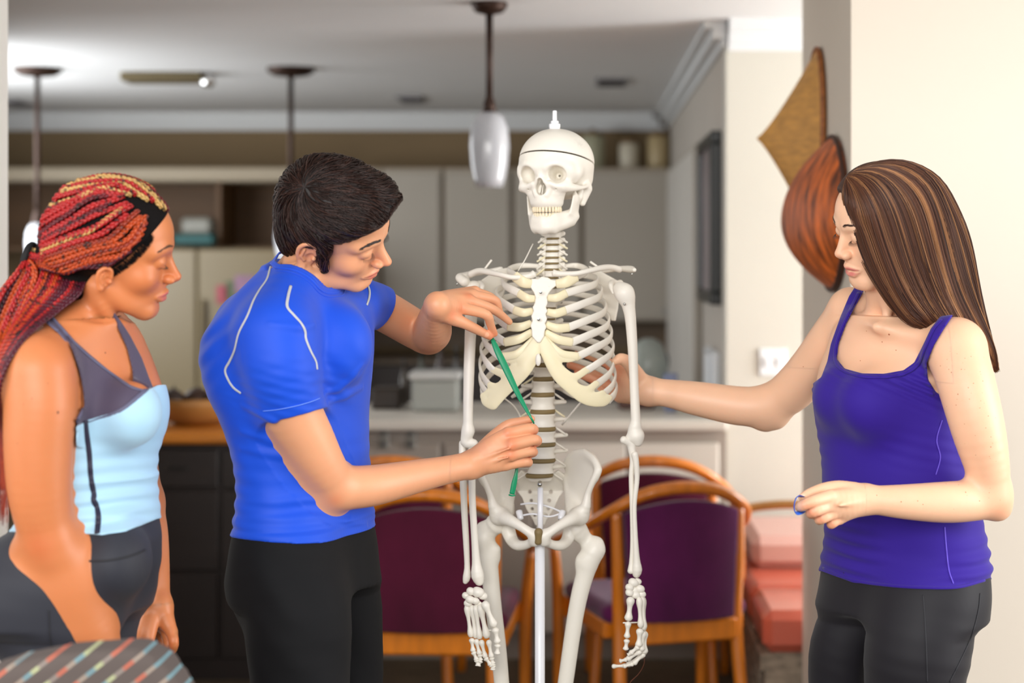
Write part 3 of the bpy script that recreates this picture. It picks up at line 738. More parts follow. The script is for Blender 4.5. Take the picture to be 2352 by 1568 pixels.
# hearth with terracotta slabs at the right
hb = thing('brick_hearth', 'raised brick hearth with coral padded top beside the right chair', 'hearth', (0.62, 5.9, 0))
M_BRICK = mat('rough_brick', srgb(150, 134, 116), 0.9, noise=(14, 0.5, (1, 1, 3)), bump=(20, 0.7, 0.02))
M_CORAL = mat('coral_leather', srgb(205, 100, 78), 0.32, noise=(3, 0.08), coat=0.35)
m = MB(); m.box(0.57, 5.39, 0, 1.2, 6.6, 0.31)
for r_ in range(5):
    for q in range(8):
        y0 = 5.39 + q * 0.155 + (r_ % 2) * 0.07
        m.box(0.556, y0, 0.005 + r_ * 0.062, 0.572, min(6.6, y0 + 0.165), 0.058 + r_ * 0.062, 0.004)
m.build('brickwork', M_BRICK, hb)
for q, (y0, y1) in enumerate(((5.385, 5.78), (5.80, 6.19), (6.21, 6.6))):
    MB().box(0.565, y0, 0.31, 1.2, y1, 0.44, 0.028).build('pad', M_CORAL, hb, smooth=False)
MB().box(0.60, 6.1, 0.44, 1.2, 6.6, 0.555, 0.03).build('bolster', mat('pale_coral', srgb(214, 170, 160), 0.4), hb)

# woven hats on the side of the right wall
def basket(name, lab, rim_y, rim_z, ry, rz, tilt, apex, m, round_, rimc):
    """shell standing off the wall plane x = WX; apex = (dx, y, z) bulge point"""
    WX = 0.678; n, k = 56, 26; v = []; f = []
    th = np.linspace(0, 2 * np.pi, n, endpoint=False)
    oy = np.cos(th) * ry; oz = np.sin(th) * rz
    Y0 = rim_y + oy * math.cos(tilt) - oz * math.sin(tilt); Z0 = rim_z + oy * math.sin(tilt) + oz * math.cos(tilt)
    for layer in (0, 1):
        for j in range(k + 1):
            t = j / k
            h = (1 - (t) ** round_)  # height at radius t
            for i in range(n):
                y = apex[1] * (1 - t) + Y0[i] * t; z = apex[2] * (1 - t) + Z0[i] * t
                x = WX - 0.006 - apex[0] * h + (0.007 if layer else 0)
                v.append((x, y, z))
    L = (k + 1) * n
    for layer in (0, 1):
        for j in range(k):
            for i in range(n):
                a = layer * L + j * n + i; b = layer * L + j * n + (i + 1) % n
                f.append([a, b, b + n, a + n])
    t = thing(name, lab, 'basket hat', (WX, rim_y, rim_z), group='woven shields on the wall')
    mesh_obj('woven_body', v, f, m, t)
    rim = np.stack([np.full(n + 1, WX - 0.008), np.append(Y0, Y0[0]), np.append(Z0, Z0[0])], 1)
    tube_obj('rim', rim, 0.007, rimc, t, n=8)
M_STRAW = mat('golden_straw', srgb(206, 148, 66), 0.6, noise=(18, 0.22, (1, 1, 4)), bump=(120, 0.5, 0.003, (1, 3, 1)))
M_BARK = mat('streaked_bark', srgb(196, 96, 32), 0.5, noise=(22, 0.85, (1, 2.6, .40)), bump=(60, 0.6, 0.004, (1, 3, .5)))
basket('conical_hat', 'golden pointed woven hat hanging high on the wall edge', 5.0, 1.865, 0.17, 0.27, 0.25, (0.155, 5.13, 1.886), M_STRAW, .8, mat('stitched_rim', srgb(150, 88, 40), 0.6, noise=(60, .4)))
basket('bark_shield', 'dark streaked orange bark shield hanging below the pointed hat', 4.67, 1.655, 0.25, 0.205, 0.0, (0.12, 4.80, 1.635), M_BARK, 2.2, mat('dark_rim', srgb(60, 30, 16), 0.6))

# ---------------------------------------------------------------- dining chairs
M_HONEY = mat('honey_wood', srgb(216, 122, 22), 0.35, noise=(5, 0.18, (8, 8, 1.5)), coat=0.5)
M_PLUM = mat('plum_velvet', srgb(82, 16, 44), 0.9, noise=(5, 0.35, (1, 1, .6)), sheen=0.12, spec=.2)
M_PLUM2 = mat('violet_velvet', srgb(88, 22, 74), 0.9, noise=(5, 0.4, (1, 1, .6)), sheen=0.2, spec=.2)
def dining_chair(lab, x, y, yaw, fab):
    t = thing('dining_chair', lab, 'chair', (0, 0, 0), group='honey wood armchairs with plum upholstery')
    # horseshoe rail
    rail = [(-.275, .42, .60), (-.285, .30, .635), (-.27, .12, .69), (-.215, -.02, .765), (-.12, -.075, .822), (0, -.09, .84), (.12, -.075, .822), (.215, -.02, .765), (.27, .12, .69), (.285, .30, .635), (.275, .42, .60)]
    tube_obj('top_rail', [V3(*p) for p in rail], 1.0 * np.array([.017, .018, .018, .02, .023, .024, .023, .02, .018, .018, .017]), M_HONEY, t, n=14, res=70, flat=(0.85, 1.2), up=(0, 0, 1))
    for s in (-1, 1):
        tube_obj('leg', [V3(s * .205, -.10, 0), V3(s * .19, -.03, .40), V3(s * .195, -.035, .60), V3(s * .20, -.03, .775)], [.018, .021, .02, .017], M_HONEY, t, n=12, res=20)
        tube_obj('leg', [V3(s * .25, .42, 0), V3(s * .25, .42, .38), V3(s * .268, .41, .60)], [.017, .021, .016], M_HONEY, t, n=12, res=16)
        MB().box(s * .175, .0, .375, s * .23, .42, .43, .006).build('side_rail', M_HONEY, t)
    m = MB(); m.box(-.185, -.06, .36, .185, -.015, .43, .008); m.build('rear_rail', M_HONEY, t)
    MB().box(-.235, .40, .36, .235, .44, .43, .008).build('front_rail', M_HONEY, t)
    sp = Shape().func(lambda X, Y, Z: 0 * (X + Y + Z) - .05)
    s_ = Shape().ell((0, .20, .445), (.26, .26, .05)); s_.poly([(-.235, .41), (.235, .41), (.235, .475), (.20, .492), (0, .50), (-.20, .492), (-.235, .475)], k=.01)
    s_ = Shape(); s_._add('u', lambda X, Y, Z: box_sdf(X, Y, Z, (0, .20, .45), (.235, .225, .03), .03), (-.24, -.03, .41), (.24, .43, .49), .01)
    s_.obj('seat', .01, fab, t)
    b = Shape()
    def back(X, Y, Z):
        w = .165 + .02 * np.clip((Z - .43) / .36, 0, 1); yc = -.045 - .11 * np.clip((Z - .43) / .38, 0, 1) * 0 - .045 * (1 - (X / .2) ** 2)
        top = .80 - 1.1 * X * X
        return box_sdf(X, Y - yc, Z, (0, 0, .43), (w, .02, 9), .02) if False else np.maximum(np.maximum(np.abs(X) - w, np.maximum(Z - top, .435 - Z)), np.abs(Y - yc) - .022)
    b._add('u', back, (-.2, -.13, .43), (.2, -.02, .81), .01)
    b.obj('backrest', .008, fab, t)
    t.location = (x, y, 0); t.rotation_euler = (0, 0, yaw)
    return t
def box_sdf(X, Y, Z, c, h, r):
    qx = np.abs(X - c[0]) - h[0] + r; qy = np.abs(Y - c[1]) - h[1] + r; qz = np.abs(Z - c[2]) - h[2] + r
    return np.sqrt(np.maximum(qx, 0)**2 + np.maximum(qy, 0)**2 + np.maximum(qz, 0)**2) + np.minimum(np.maximum(qx, np.maximum(qy, qz)), 0) - r
dining_chair('honey wood chair with plum back behind the left arm of the skeleton', K(985, 5.15), 5.2, math.radians(-3), M_PLUM)
dining_chair('honey wood chair with violet back right of the skeleton, nearest the hearth', K(1552, 5.3), 5.36, math.radians(17), M_PLUM2)
dining_chair('farther honey wood chair seen over the back of the right chair', K(1500, 6.1), 6.02, math.radians(-4), M_PLUM)
dining_chair('farther honey wood chair peeking out beside the blue shirt', K(900, 6.1), 6.02, math.radians(4), M_PLUM)
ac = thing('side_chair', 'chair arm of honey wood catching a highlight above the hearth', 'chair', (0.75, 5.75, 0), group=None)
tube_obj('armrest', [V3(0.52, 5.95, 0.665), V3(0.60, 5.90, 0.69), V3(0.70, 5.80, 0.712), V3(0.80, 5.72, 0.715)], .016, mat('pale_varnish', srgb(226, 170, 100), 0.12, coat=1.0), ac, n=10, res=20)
tube_obj('leg', [V3(0.78, 5.74, 0.44), V3(0.79, 5.73, 0.71)], .018, M_HONEY, ac)
tube_obj('leg', [V3(0.545, 5.94, 0.44), V3(0.54, 5.94, 0.67)], .016, M_HONEY, ac)

# upholstered chair back in the foreground
def stripes(name):
    m = mat(name, srgb(92, 82, 78), 0.95, bump=(400, 0.4, 0.002)); nt = m.node_tree; b = nt.nodes['Principled BSDF']
    tc = nt.nodes.new('ShaderNodeTexCoord'); mp = nt.nodes.new('ShaderNodeMapping'); mp.inputs['Rotation'].default_value = (0, math.radians(38), 0)
    nt.links.new(tc.outputs['Object'], mp.inputs[0])
    sx = nt.nodes.new('ShaderNodeSeparateXYZ'); nt.links.new(mp.outputs[0], sx.inputs[0])
    def M(op, a, bb=None):
        n = nt.nodes.new('ShaderNodeMath'); n.operation = op
        for i, q in enumerate((a, bb)):
            if q is None: continue
            if isinstance(q, (int, float)): n.inputs[i].default_value = q
            else: nt.links.new(q, n.inputs[i])
        return n.outputs[0]
    fr = M('FRACT', M('MULTIPLY', sx.outputs[2], 42.0)); line = M('LESS_THAN', fr, 0.17)
    fx = M('FRACT', M('MULTIPLY', sx.outputs[0], 15.0))
    cr = nt.nodes.new('ShaderNodeValToRGB'); e = cr.color_ramp; e.interpolation = 'CONSTANT'
    for i, (p, c) in enumerate(((0, (205, 110, 86)), (.22, (168, 152, 138)), (.42, (120, 160, 170)), (.62, (190, 196, 150)), (.8, (150, 138, 130)))):
        el = e.elements[i] if i < 2 else e.elements.new(p); el.position = p; el.color = srgb(*c)
    nt.links.new(fx, cr.inputs[0])
    mx = nt.nodes.new('ShaderNodeMix'); mx.data_type = 'RGBA'; mx.inputs['A'].default_value = srgb(92, 82, 78)
    nt.links.new(line, mx.inputs['Factor']); nt.links.new(cr.outputs[0], mx.inputs['B']); nt.links.new(mx.outputs['Result'], b.inputs['Base Color'])
    return m
# ================================================================ the teaching skeleton
M_BONE = mat('ivory_plastic', srgb(238, 232, 220), 0.42, noise=(9, 0.035), sss=0.02, bump=(90, 0.12, 0.001), sss_rad=(1, .8, .6))
M_CART = mat('cartilage_resin', srgb(240, 228, 192), 0.4, noise=(14, 0.03), sss=0.15, sss_rad=(1, .8, .5))
M_DISC = mat('olive_disc', srgb(132, 112, 72), 0.6, noise=(20, 0.1))
M_TOOTH = mat('tooth_ivory', srgb(240, 224, 192), 0.3)
M_CHROME = mat('screw_steel', srgb(190, 190, 185), 0.25, metal=1.0)
M_ROD = mat('white_lacquer', srgb(236, 236, 240), 0.25, coat=0.3)
SK = thing('anatomical_skeleton', 'white full-size teaching skeleton on a pole between the blue shirt and the purple tank top', 'skeleton', (P(1240, 1240, 3.55)[0], 3.55, 0))
SD = 3.55 / FPX  # metres per px at the skeleton
def PS(l): return [P(*q[:3]) for q in l]
def bone_tube(name, pts, parent=SK, m=M_BONE, n=12, res=16, prof=None, **k):
    """pts (px,py,d,rpx)"""
    w = np.array([list(P(*q[:3])) + [q[3] * q[2] / FPX] for q in pts])
    c = catmull(w, res); r = c[:, 3]
    if prof is not None: r = r * np.interp(np.linspace(0, 1, res), np.linspace(0, 1, len(prof)), prof)
    v, f = tube_mesh(c[:, :3], r, n, **k)
    return mesh_obj(name, v, f, m, parent)
LONG = [.75, 1.22, 1.15, .85, .72, .68, .68, .72, .9, 1.2, 1.25, .8]
# ---- skull
f_sk = V3(-math.sin(math.radians(21)), -math.cos(math.radians(21)), -0.02)
R_sk = frame(f_sk); sk = Shape()
sk.ell((0, -.012, .042), (.0735, .090, .069), k=.0)
sk.ell((0, .022, .043), (.056, .057, .057), k=.02)
sk.ell((0, -.038, .004), (.060, .056, .036), k=.02)
for s in (-1, 1):
    sk.chain([((s * .010, .0745, .031), .0075), ((s * .030, .071, .038), .0072), ((s * .049, .053, .030), .0062)], .012)
    sk.chain([((s * .049, .053, .030), .0060), ((s * .050, .050, .012), .0055), ((s * .045, .056, -.006), .0085)], .008)
    sk.chain([((s * .040, .060, -.008), .0095), ((s * .052, .047, -.010), .0082), ((s * .063, .022, -.010), .0045), ((s * .066, -.002, -.007), .004), ((s * .062, -.016, -.003), .006)], .008)
    sk.chain([((s * .018, .073, -.002), .0065), ((s * .031, .068, -.007), .006), ((s * .042, .060, -.005), .007)], .007)
    sk.chain([((s * .057, -.022, -.012), .014), ((s * .053, -.016, -.040), .0065)], .01)
    sk.chain([((s * .022, .048, -.020), .018), ((s * .020, .045, -.036), .015)], .012)
    sk.chain([((s * .044, .050, .02), .012), ((s * .052, .03, .02), .016)], .015)
sk.ell((0, .052, -.026), (.023, .028, .030), k=.012)
sk.ell((0, .046, -.040), (.029, .031, .0155), k=.008)
sk.chain([((0, .073, .028), .0085), ((0, .0775, .012), .0065), ((0, .085, .0005), .0045)], .006)
for s in (-1, 1): sk.chain([((s * .006, .079, .006), .0045), ((s * .0155, .072, -.012), .0038), ((s * .011, .073, -.024), .0045)], .005)
for s in (-1, 1):
    sk.econe((s * .0325, .095, .0175), (s * .031, .060, .0165), (.0190, .0168), (.0170, .0152), (1, 0, 0), k=.004, mode='s')
    sk.cone((s * .030, .062, .0165), (s * .020, .030, .0145), .0152, .006, k=.004, mode='s')
    sk.chain([((s * .017, .034, .010), .0022), ((s * .023, .030, .018), .0018)], k=.001, mode='s'); sk.cone((s * .021, .033, .0145), (s * .017, .010, .014), .0028, .002, k=.001, mode='s')
    sk.cone((s * .024, .044, .020), (s * .026, .034, .010), .0018, .0018, k=.001, mode='s')
    sk.cone((s * .030, .085, -.016), (s * .030, .066, -.012), .0016, .0014, k=.001, mode='s')
sk.econe((0, .10, -.0115), (0, .046, -.012), (.0118, .0135), (.0095, .012), (1, 0, 0), k=.003, mode='s')
sk.cone((0, .10, .0055), (0, .056, .000), .0060, .005, k=.003, mode='s')
sk.chain([((0, .070, -.022), .0014), ((.0015, .060, -.004), .0012)], .002)
for s in (-1, 1): sk.chain([((s * .0075, .064, -.018), .0028), ((s * .007, .058, -.006), .0025)], .002)
zc = .0475
hollow = lambda X, Y, Z: np.maximum(np.sqrt((X/.067)**2 + ((Y+.007)/.081)**2 + ((Z-.055)/.052)**2) - 1, .2 * (.045 - Z) / .03) * .05
base = sk.copy(); base.func(lambda X, Y, Z: (Z - zc + .0016 + (Y * -.21)), k=.0008); base._add('s', hollow, (-.07, -.10, .04), (.07, .08, .11), .001)
cap = Shape(sk.ops[:2]); cap.func(lambda X, Y, Z: -(Z - zc - .0012 + (Y * -.21)), k=.0008); cap._add('s', hollow, (-.07, -.10, .04), (.07, .08, .11), .001)
O_sk = P(1275, 421, 3.53)
skull = base.placed(R_sk, O_sk).obj('skull', .0013, M_BONE, SK)
scap = cap.placed(R_sk, O_sk).obj('skull_cap', .0016, M_BONE, SK)
def L2W(p): return O_sk + R_sk @ np.asarray(p, float)
md = Shape()
md.chain([((0, .066, -.088), .0095), ((.012, .064, -.089), .0095), ((.020, .056, -.087), .0090), ((.034, .032, -.080), .0085), ((.045, .006, -.068), .0082)], .01)
md.chain([((0, .066, -.088), .0095), ((-.012, .064, -.089), .0095), ((-.020, .056, -.087), .0090), ((-.034, .032, -.080), .0085), ((-.045, .006, -.068), .0082)], .01)
for s in (-1, 1):
    md.econe((0, .064, -.080), (s * .020, .056, -.080), (.0155, .0070), (.0150, .0065), (0, 0, 1), .010)
    md.econe((s * .045, .013, -.064), (s * .050, .009, -.028), (.0040, .0220), (.0040, .0190), (1, 0, 0), .010)
    md.econe((s * .020, .056, -.080), (s * .042, .014, -.070), (.0150, .0065), (.0150, .0055), (0, 0, 1), .010)
    md.chain([((s * .051, -.005, -.028), .006), ((s * .053, -.010, -.010), .0065)], .008)
    md.chain([((s * .049, .012, -.035), .0045), ((s * .048, .015, -.016), .003)], .008)
    md.chain([((0, .066, -.076), .008), ((s * .014, .062, -.074), .008), ((s * .024, .046, -.070), .0075), ((s * .033, .026, -.066), .0065)], .01)
md.placed(R_sk, O_sk).obj('mandible', .0014, M_BONE, SK)
for row in (0, 1):
    for i in range(14):
        a = math.radians(-84 + i * 168 / 13); rx, ry = (.0290, .033) if row == 0 else (.0280, .0318)
        x, y = rx * math.sin(a), .0405 + ry * math.cos(a); z = -.0535 if row == 0 else -.0655
        w = .0021 + .0007 * (abs(i - 6.5) > 4); t = Shape()
        big = 1.15 if (row == 0 and abs(i - 6.5) < 1) else 1.0
        Rt = np.array([[math.cos(a), math.sin(a), 0], [-math.sin(a), math.cos(a), 0], [0, 0, 1.]])
        n1, n2 = 10, 7; v = []
        for j in range(n2):
            ph = math.pi * j / (n2 - 1)
            for q in range(n1):
                th = 2 * math.pi * q / n1
                e = [abs(math.cos(th)) ** .6 * np.sign(math.cos(th)) * w * 1.25 * big, abs(math.sin(th)) ** .6 * np.sign(math.sin(th)) * .0022, 0]
                sc = math.sin(ph) ** .5; tp = 1 - .25 * (math.cos(ph) if row == 0 else -math.cos(ph)) 
                v.append(L2W(np.array([x, y, z]) + Rt @ np.array([e[0] * sc * tp, e[1] * sc, math.cos(ph) * .0058])))
        f = [[j * n1 + q, j * n1 + (q + 1) % n1, (j + 1) * n1 + (q + 1) % n1, (j + 1) * n1 + q] for j in range(n2 - 1) for q in range(n1)]
        mesh_obj('tooth', v, f, M_TOOTH, SK)
# top bolt, hook on the side of the skull
tp = P(1274, 293, 3.53)
MB().lathe(tp[0], tp[1], [(.010, tp[2] - .004), (.0115, tp[2] + .001), (.0115, tp[2] + .007), (.008, tp[2] + .009), (.008, tp[2] + .013), (.0045, tp[2] + .015), (.0042, tp[2] + .034), (.001, tp[2] + .035)], 20).build('bolt', M_ROD, SK, smooth=False)
hk = L2W((-.0735, -.030, .040))
tube_obj('hook', [P(1346, 370, hk[1] - .014), P(1354, 372, hk[1] - .016), P(1351, 378, hk[1] - .016), P(1354, 384, hk[1] - .016)], .0011, M_CHROME, SK, n=6, res=12)
# ---- spine
spx = lambda y: float(np.interp(y, [535, 617, 740, 838, 906, 985, 1057, 1090], [1270, 1267, 1257, 1250, 1246, 1247, 1245, 1239]))
sdep = lambda y: float(np.interp(y, [535, 600, 700, 800, 906, 1000, 1090], [3.55, 3.56, 3.585, 3.58, 3.555, 3.545, 3.56]))
discs = [548, 562, 577, 592, 605, 619, 638, 660, 684, 708, 733, 758, 784, 811, 838, 870, 906, 945, 985, 1020, 1057, 1091]
def vertebra(i, y0, y1):
    yc = (y0 + y1) / 2; h = (y1 - y0) * SD; w = float(np.interp(yc, [540, 620, 800, 900, 1080], [15, 17, 20, 29, 33])) * SD
    c = P(spx(yc), yc, sdep(yc)); s = Shape(); hb = h * .5 - (.0020 if yc < 800 else .0044); ry = w * .72; cerv = yc < 615; lum = yc > 885
    def body(X, Y, Z):
        z = Z - c[2]; q = 1 - .17 * (1 - np.clip(z / hb, -1, 1) ** 2)
        rr = np.sqrt(((X - c[0]) / (w * q)) ** 2 + ((Y - c[1]) / (ry * q)) ** 2)
        return np.maximum((rr - 1) * ry, np.abs(z) - hb)
    s._add('u', body, c - V3(w, ry, hb), c + V3(w, ry, hb), .002)
    tw = w * (1.55 if cerv else 1.7); tz = -.002 if cerv else (.002 if not lum else .0)
    for sd in (-1, 1):
        a = c + V3(sd * w * .7, ry * .9, 0); b = c + V3(sd * tw, ry * (1.2 if cerv else 1.7), tz + (.006 if not lum else 0))
        s.chain([(a, .0055), (b, .0042 if lum else .005)], .006)
        s.chain([(c + V3(sd * w * .75, ry * 1.3, h * .35), .0045), (c + V3(sd * w * .8, ry * 1.4, -h * .4), .0042)], .005)
    s.chain([(c + V3(0, ry * 1.4, 0), .007), (c + V3(0, ry * 1.4 + .028, -.008 if not lum else -.003), .0045)], .008)
    v = s.obj('vertebra', .0017, M_BONE, SK)
    return c, w, ry, h
ys = [533] + discs
for i in range(len(ys) - 1):
    y0, y1 = ys[i], ys[i + 1]; c, w, ry, h = vertebra(i, y0, y1)
    cc = P(spx(y1), y1, sdep(y1)); t = .0024 if y1 < 800 else .0052
    if y1 < 1085 and y1 > 540:
        pass
    prof = [(.6, -1), (.93, -.8), (1.0, 0), (.93, .8), (.6, 1)]
    m = MB(); n = 28; vv = []; wd = w * 1.0
    for rr, zz in prof:
        for q in range(n):
            a = 2 * math.pi * q / n; vv.append((cc[0] + math.cos(a) * wd * rr, cc[1] + math.sin(a) * ry * rr * 1.02, cc[2] + zz * t + math.cos(a) * .0008))
    ff = [[j * n + q, j * n + (q + 1) % n, (j + 1) * n + (q + 1) % n, (j + 1) * n + q] for j in range(4) for q in range(n)] + [list(range(n))[::-1], [4 * n + q for q in range(n)]]
    mesh_obj('spinal_disc', vv, ff, M_DISC, SK)
    # nerve roots
    if i < 7 or y1 > 800:
        L = .018 if i < 7 else .021
        for sd in (-1, 1):
            a = cc + V3(sd * w * .8, ry * .7, .004); b = cc + V3(sd * (w * .9 + L), ry * .9, -.012 if y1 > 600 else -.008)
            tube_obj('nerve_root', [a, b], .0021, M_CART if y1 < 1000 and i % 2 else M_BONE, SK, n=8)
# ---- sternum
st = Shape(); D0 = 3.425
def plate(shape, poly_px, ysurf, th, k=.003, edge=.004):
    pts = [((x - CX) / FPX * D0, EYE - (y - CY) / FPX * D0) for x, y in poly_px]
    pa = np.array(pts)
    def fn(X, Y, Z):
        A, B = np.broadcast_arrays(X + 0 * Y, Z + 0 * Y)
        d2 = poly_sdf(A, B, pa); dy = np.abs(Y - ysurf(X, Z)) - th
        return np.minimum(np.maximum(d2 + edge, dy), 0) + np.sqrt(np.maximum(d2 + edge, 0)**2 + np.maximum(dy, 0)**2) - edge
    ya = [float(ysurf(p[0], p[1])) for p in pts]
    shape._add('u', fn, (pa[:, 0].min(), min(ya) - th - edge, pa[:, 1].min()), (pa[:, 0].max(), max(ya) + th + edge, pa[:, 1].max()), k)
flat = lambda y0: (lambda X, Z: y0 + 0 * X)
sty = lambda X, Z: 3.435 - .0 * X - .018 * np.clip((1.50 - Z) / .15, 0, 1)
plate(st, [(1236, 640), (1244, 635), (1258, 637), (1268, 643), (1286, 644), (1282, 653), (1268, 664), (1260, 674), (1258, 680), (1229, 680), (1226, 672), (1217, 658), (1213, 648), (1220, 640)], sty, .0035, edge=.0018)
plate(st, [(1230, 680), (1256, 679), (1258, 696), (1254, 706), (1258, 714), (1253, 722), (1257, 732), (1252, 742), (1255, 752), (1251, 760), (1250, 772), (1241, 786), (1234, 786), (1222, 772), (1221, 756), (1218, 748), (1223, 736), (1220, 726), (1225, 714), (1223, 706), (1228, 696)], sty, .0035, edge=.0018)
st.displace(lambda X, Y, Z: .0003 * np.sin(X * 900 + 3 * np.sin(Z * 500)) * np.sin(Z * 1100 + 2 * np.sin(X * 700)))
st.obj('sternum', .0013, M_BONE, SK, label='bony white breastbone')
xp = Shape(); xp.ell(P(1236, 826, 3.412), (.0056, .004, .0125)).obj('xiphoid', .0012, M_BONE, SK)
for (x, y) in ((1242, 671), (1237, 733)):
    o = MB().lathe(0, 0, [(.0032, 0), (.003, .0015), (.0008, .002)], 14).build('screw', M_CHROME, SK); o.data.transform(__import__('mathutils').Matrix.LocRotScale(P(x, y, 3.409) - np.array(SK.location), (__import__('mathutils').Euler((math.pi / 2, 0, 0))), None) @ __import__('mathutils').Matrix.Translation(SK.location))
# ---- ribs and cartilage
rib_v = [612, 628, 649, 672, 696, 720, 745, 771, 797, 825, 854, 886]
jr = {1: (1322, 634), 2: (1299, 673), 3: (1297, 713), 4: (1305, 752), 5: (1313, 786), 6: (1326, 819), 7: (1347, 851), 8: (1368, 885), 9: (1383, 908), 10: (1399, 919)}
outr = {1: (1348, 620), 2: (1374, 640), 3: (1384, 662), 4: (1393, 698), 5: (1400, 728), 6: (1406, 756), 7: (1410, 788), 8: (1412, 818), 9: (1415, 852), 10: (1417, 882)}
jl = {1: (1184, 634), 2: (1193, 673), 3: (1182, 712), 4: (1168, 750), 5: (1160, 786), 6: (1148, 820), 7: (1133, 851), 8: (1125, 886), 9: (1119, 903), 10: (1113, 917)}
outl = {1: (1168, 620), 2: (1152, 642), 3: (1138, 668), 4: (1124, 702), 5: (1114, 734), 6: (1107, 762), 7: (1103, 795), 8: (1101, 824), 9: (1101, 856), 10: (1105, 886)}
stern_r = {1: (1278, 652), 2: (1259, 684), 3: (1257, 716), 4: (1255, 745), 5: (1252, 763), 6: (1248, 776)}
stern_l = {1: (1220, 652), 2: (1228, 686), 3: (1223, 714), 4: (1220, 742), 5: (1222, 762), 6: (1228, 778)}
def rib_up(w):
    T = np.gradient(w, axis=0); rad = w - np.array([K(1250, 3.53), 3.535, 0]); rad[:, 2] = 0; rad /= np.linalg.norm(rad, axis=1)[:, None] + 1e-9
    u = np.cross(rad, T); u /= np.linalg.norm(u, axis=1)[:, None] + 1e-9
    return np.where(u[:, 2:3] < 0, -u, u)
for side, jj, oo, ss in ((1, jr, outr, stern_r), (-1, jl, outl, stern_l)):
    for i in range(1, 11):
        vy = rib_v[i - 1]; vx = spx(vy); j = jj[i]; o = oo[i]; dj = 3.436 if i < 7 else 3.436 + .008 * (i - 6)
        back = abs(o[0] - vx)
        pts = [(vx + side * 20, vy, sdep(vy) + .02), (vx + side * back * .42, vy + 2, 3.655 if i > 2 else 3.63), (vx + side * back * .80, vy + (o[1] - vy) * .45, 3.635 if i > 2 else 3.61), (o[0] - side * 3, o[1], 3.555), (o[0] - side * (4 + .04 * abs(o[0] - j[0])), o[1] + (j[1] - o[1]) * .38, 3.50), (o[0] + (j[0] - o[0]) * .55, o[1] + (j[1] - o[1]) * .72, 3.452), (j[0], j[1], dj)]
        if i >= 8: pts = pts[:4] + [(o[0] + (j[0] - o[0]) * .22, o[1] + (j[1] - o[1]) * .55, 3.50), (j[0], j[1], dj)]
        if i == 1: pts = [(vx + side * 16, vy, sdep(vy) + .01), (vx + side * back * .7, vy - 2, 3.60), (o[0], o[1], 3.555), (o[0] - side * 8, o[1] + 8, 3.49), (j[0], j[1], 3.455)]
        w = catmull([P(*q) for q in pts], 46); rr = np.interp(np.linspace(0, 1, 46), [0, .1, .35, .7, 1], [.0052, .0048, .0066, .0080, .0084])
        rr = np.stack([rr, np.full(46, .0028)], 1)
        v, f = tube_mesh(w, rr, 12, up=rib_up(w)); mesh_obj('rib', v, f, M_BONE, SK)
        tube_obj('rib_bolt', [w[2] + V3(0, -.006, .002), w[2] + V3(0, -.011, .002)], .0022, M_CHROME, SK, n=8) if i in (3, 4, 5, 6, 8) else None
        if i <= 6:
            s0 = ss[i]; mid = ((j[0] + s0[0]) / 2, (j[1] + s0[1]) / 2 + (5 if i < 6 else 14), 3.427)
            w = catmull([P(j[0] + side * 2, j[1], dj), P(*mid), P(s0[0], s0[1], 3.43)], 16)
            r = np.interp(np.linspace(0, 1, 16), [0, .5, 1], [.0088, .0088, .0072]) * (1.25 if i == 1 else 1)
            v, f = tube_mesh(w, np.stack([r, np.full(16, .0032)], 1), 12, up=(0, 0, 1)); mesh_obj('costal_cartilage', v, f, M_CART, SK)
    # floating ribs
    for i, tip in ((11, (vx + side * 116, 906)), (12, (vx + side * 72, 922))):
        vy = rib_v[i - 1]; x0 = spx(vy)
        w = catmull([P(x0 + side * 22, vy, sdep(vy) + .02), P(x0 + side * (60 if i == 11 else 45), vy + 8, 3.63), P(x0 + side * (110 if i == 11 else 72), vy + (38 if i == 11 else 26), 3.60 if i == 11 else 3.62)] + ([P(x0 + side * 140, vy + 58, 3.54)] if i == 11 else []), 24)
        v, f = tube_mesh(w, np.stack([np.interp(np.linspace(0, 1, 24), [0, .8, 1], [.005, .0055, .003]), np.full(24, .0026)], 1), 10, up=(0, 0, 1)); mesh_obj('rib', v, f, M_BONE, SK)
def arch(chains, name):
    sub = Shape()
    for ch in chains: sub.chain([(P(a[0], a[1], D0), a[2] * SD) for a in ch], .008)
    xs = K(1240, D0)
    ysf = lambda X, Z: 3.423 + 2.3 * (X - xs) ** 2 
    s = Shape(); lo, hi = sub.bounds()
    s._add('u', lambda X, Y, Z: sub.eval(X, D0 + (Y - ysf(X, Z)) * 3.4, Z) * .6, (lo[0], 3.40, lo[2]), (hi[0], 3.50, hi[2]), .002)
    return s.obj(name, .0016, M_CART, SK, label='pale yellow costal arch')
arch([[(1243, 790, 10), (1262, 822, 15), (1285, 860, 17), (1312, 888, 16), (1342, 912, 16), (1366, 922, 14), (1382, 924, 12)],
      [(1248, 778, 8), (1275, 812, 9), (1300, 824, 9), (1328, 819, 8.5)], [(1285, 850, 10), (1318, 866, 9), (1349, 850, 8.5)], [(1322, 895, 10), (1350, 896, 9), (1369, 884, 8.5)], [(1355, 918, 10), (1372, 912, 9), (1384, 907, 8.5)], [(1370, 922, 10), (1390, 924, 10), (1399, 918, 8.5)]], 'costal_arch')
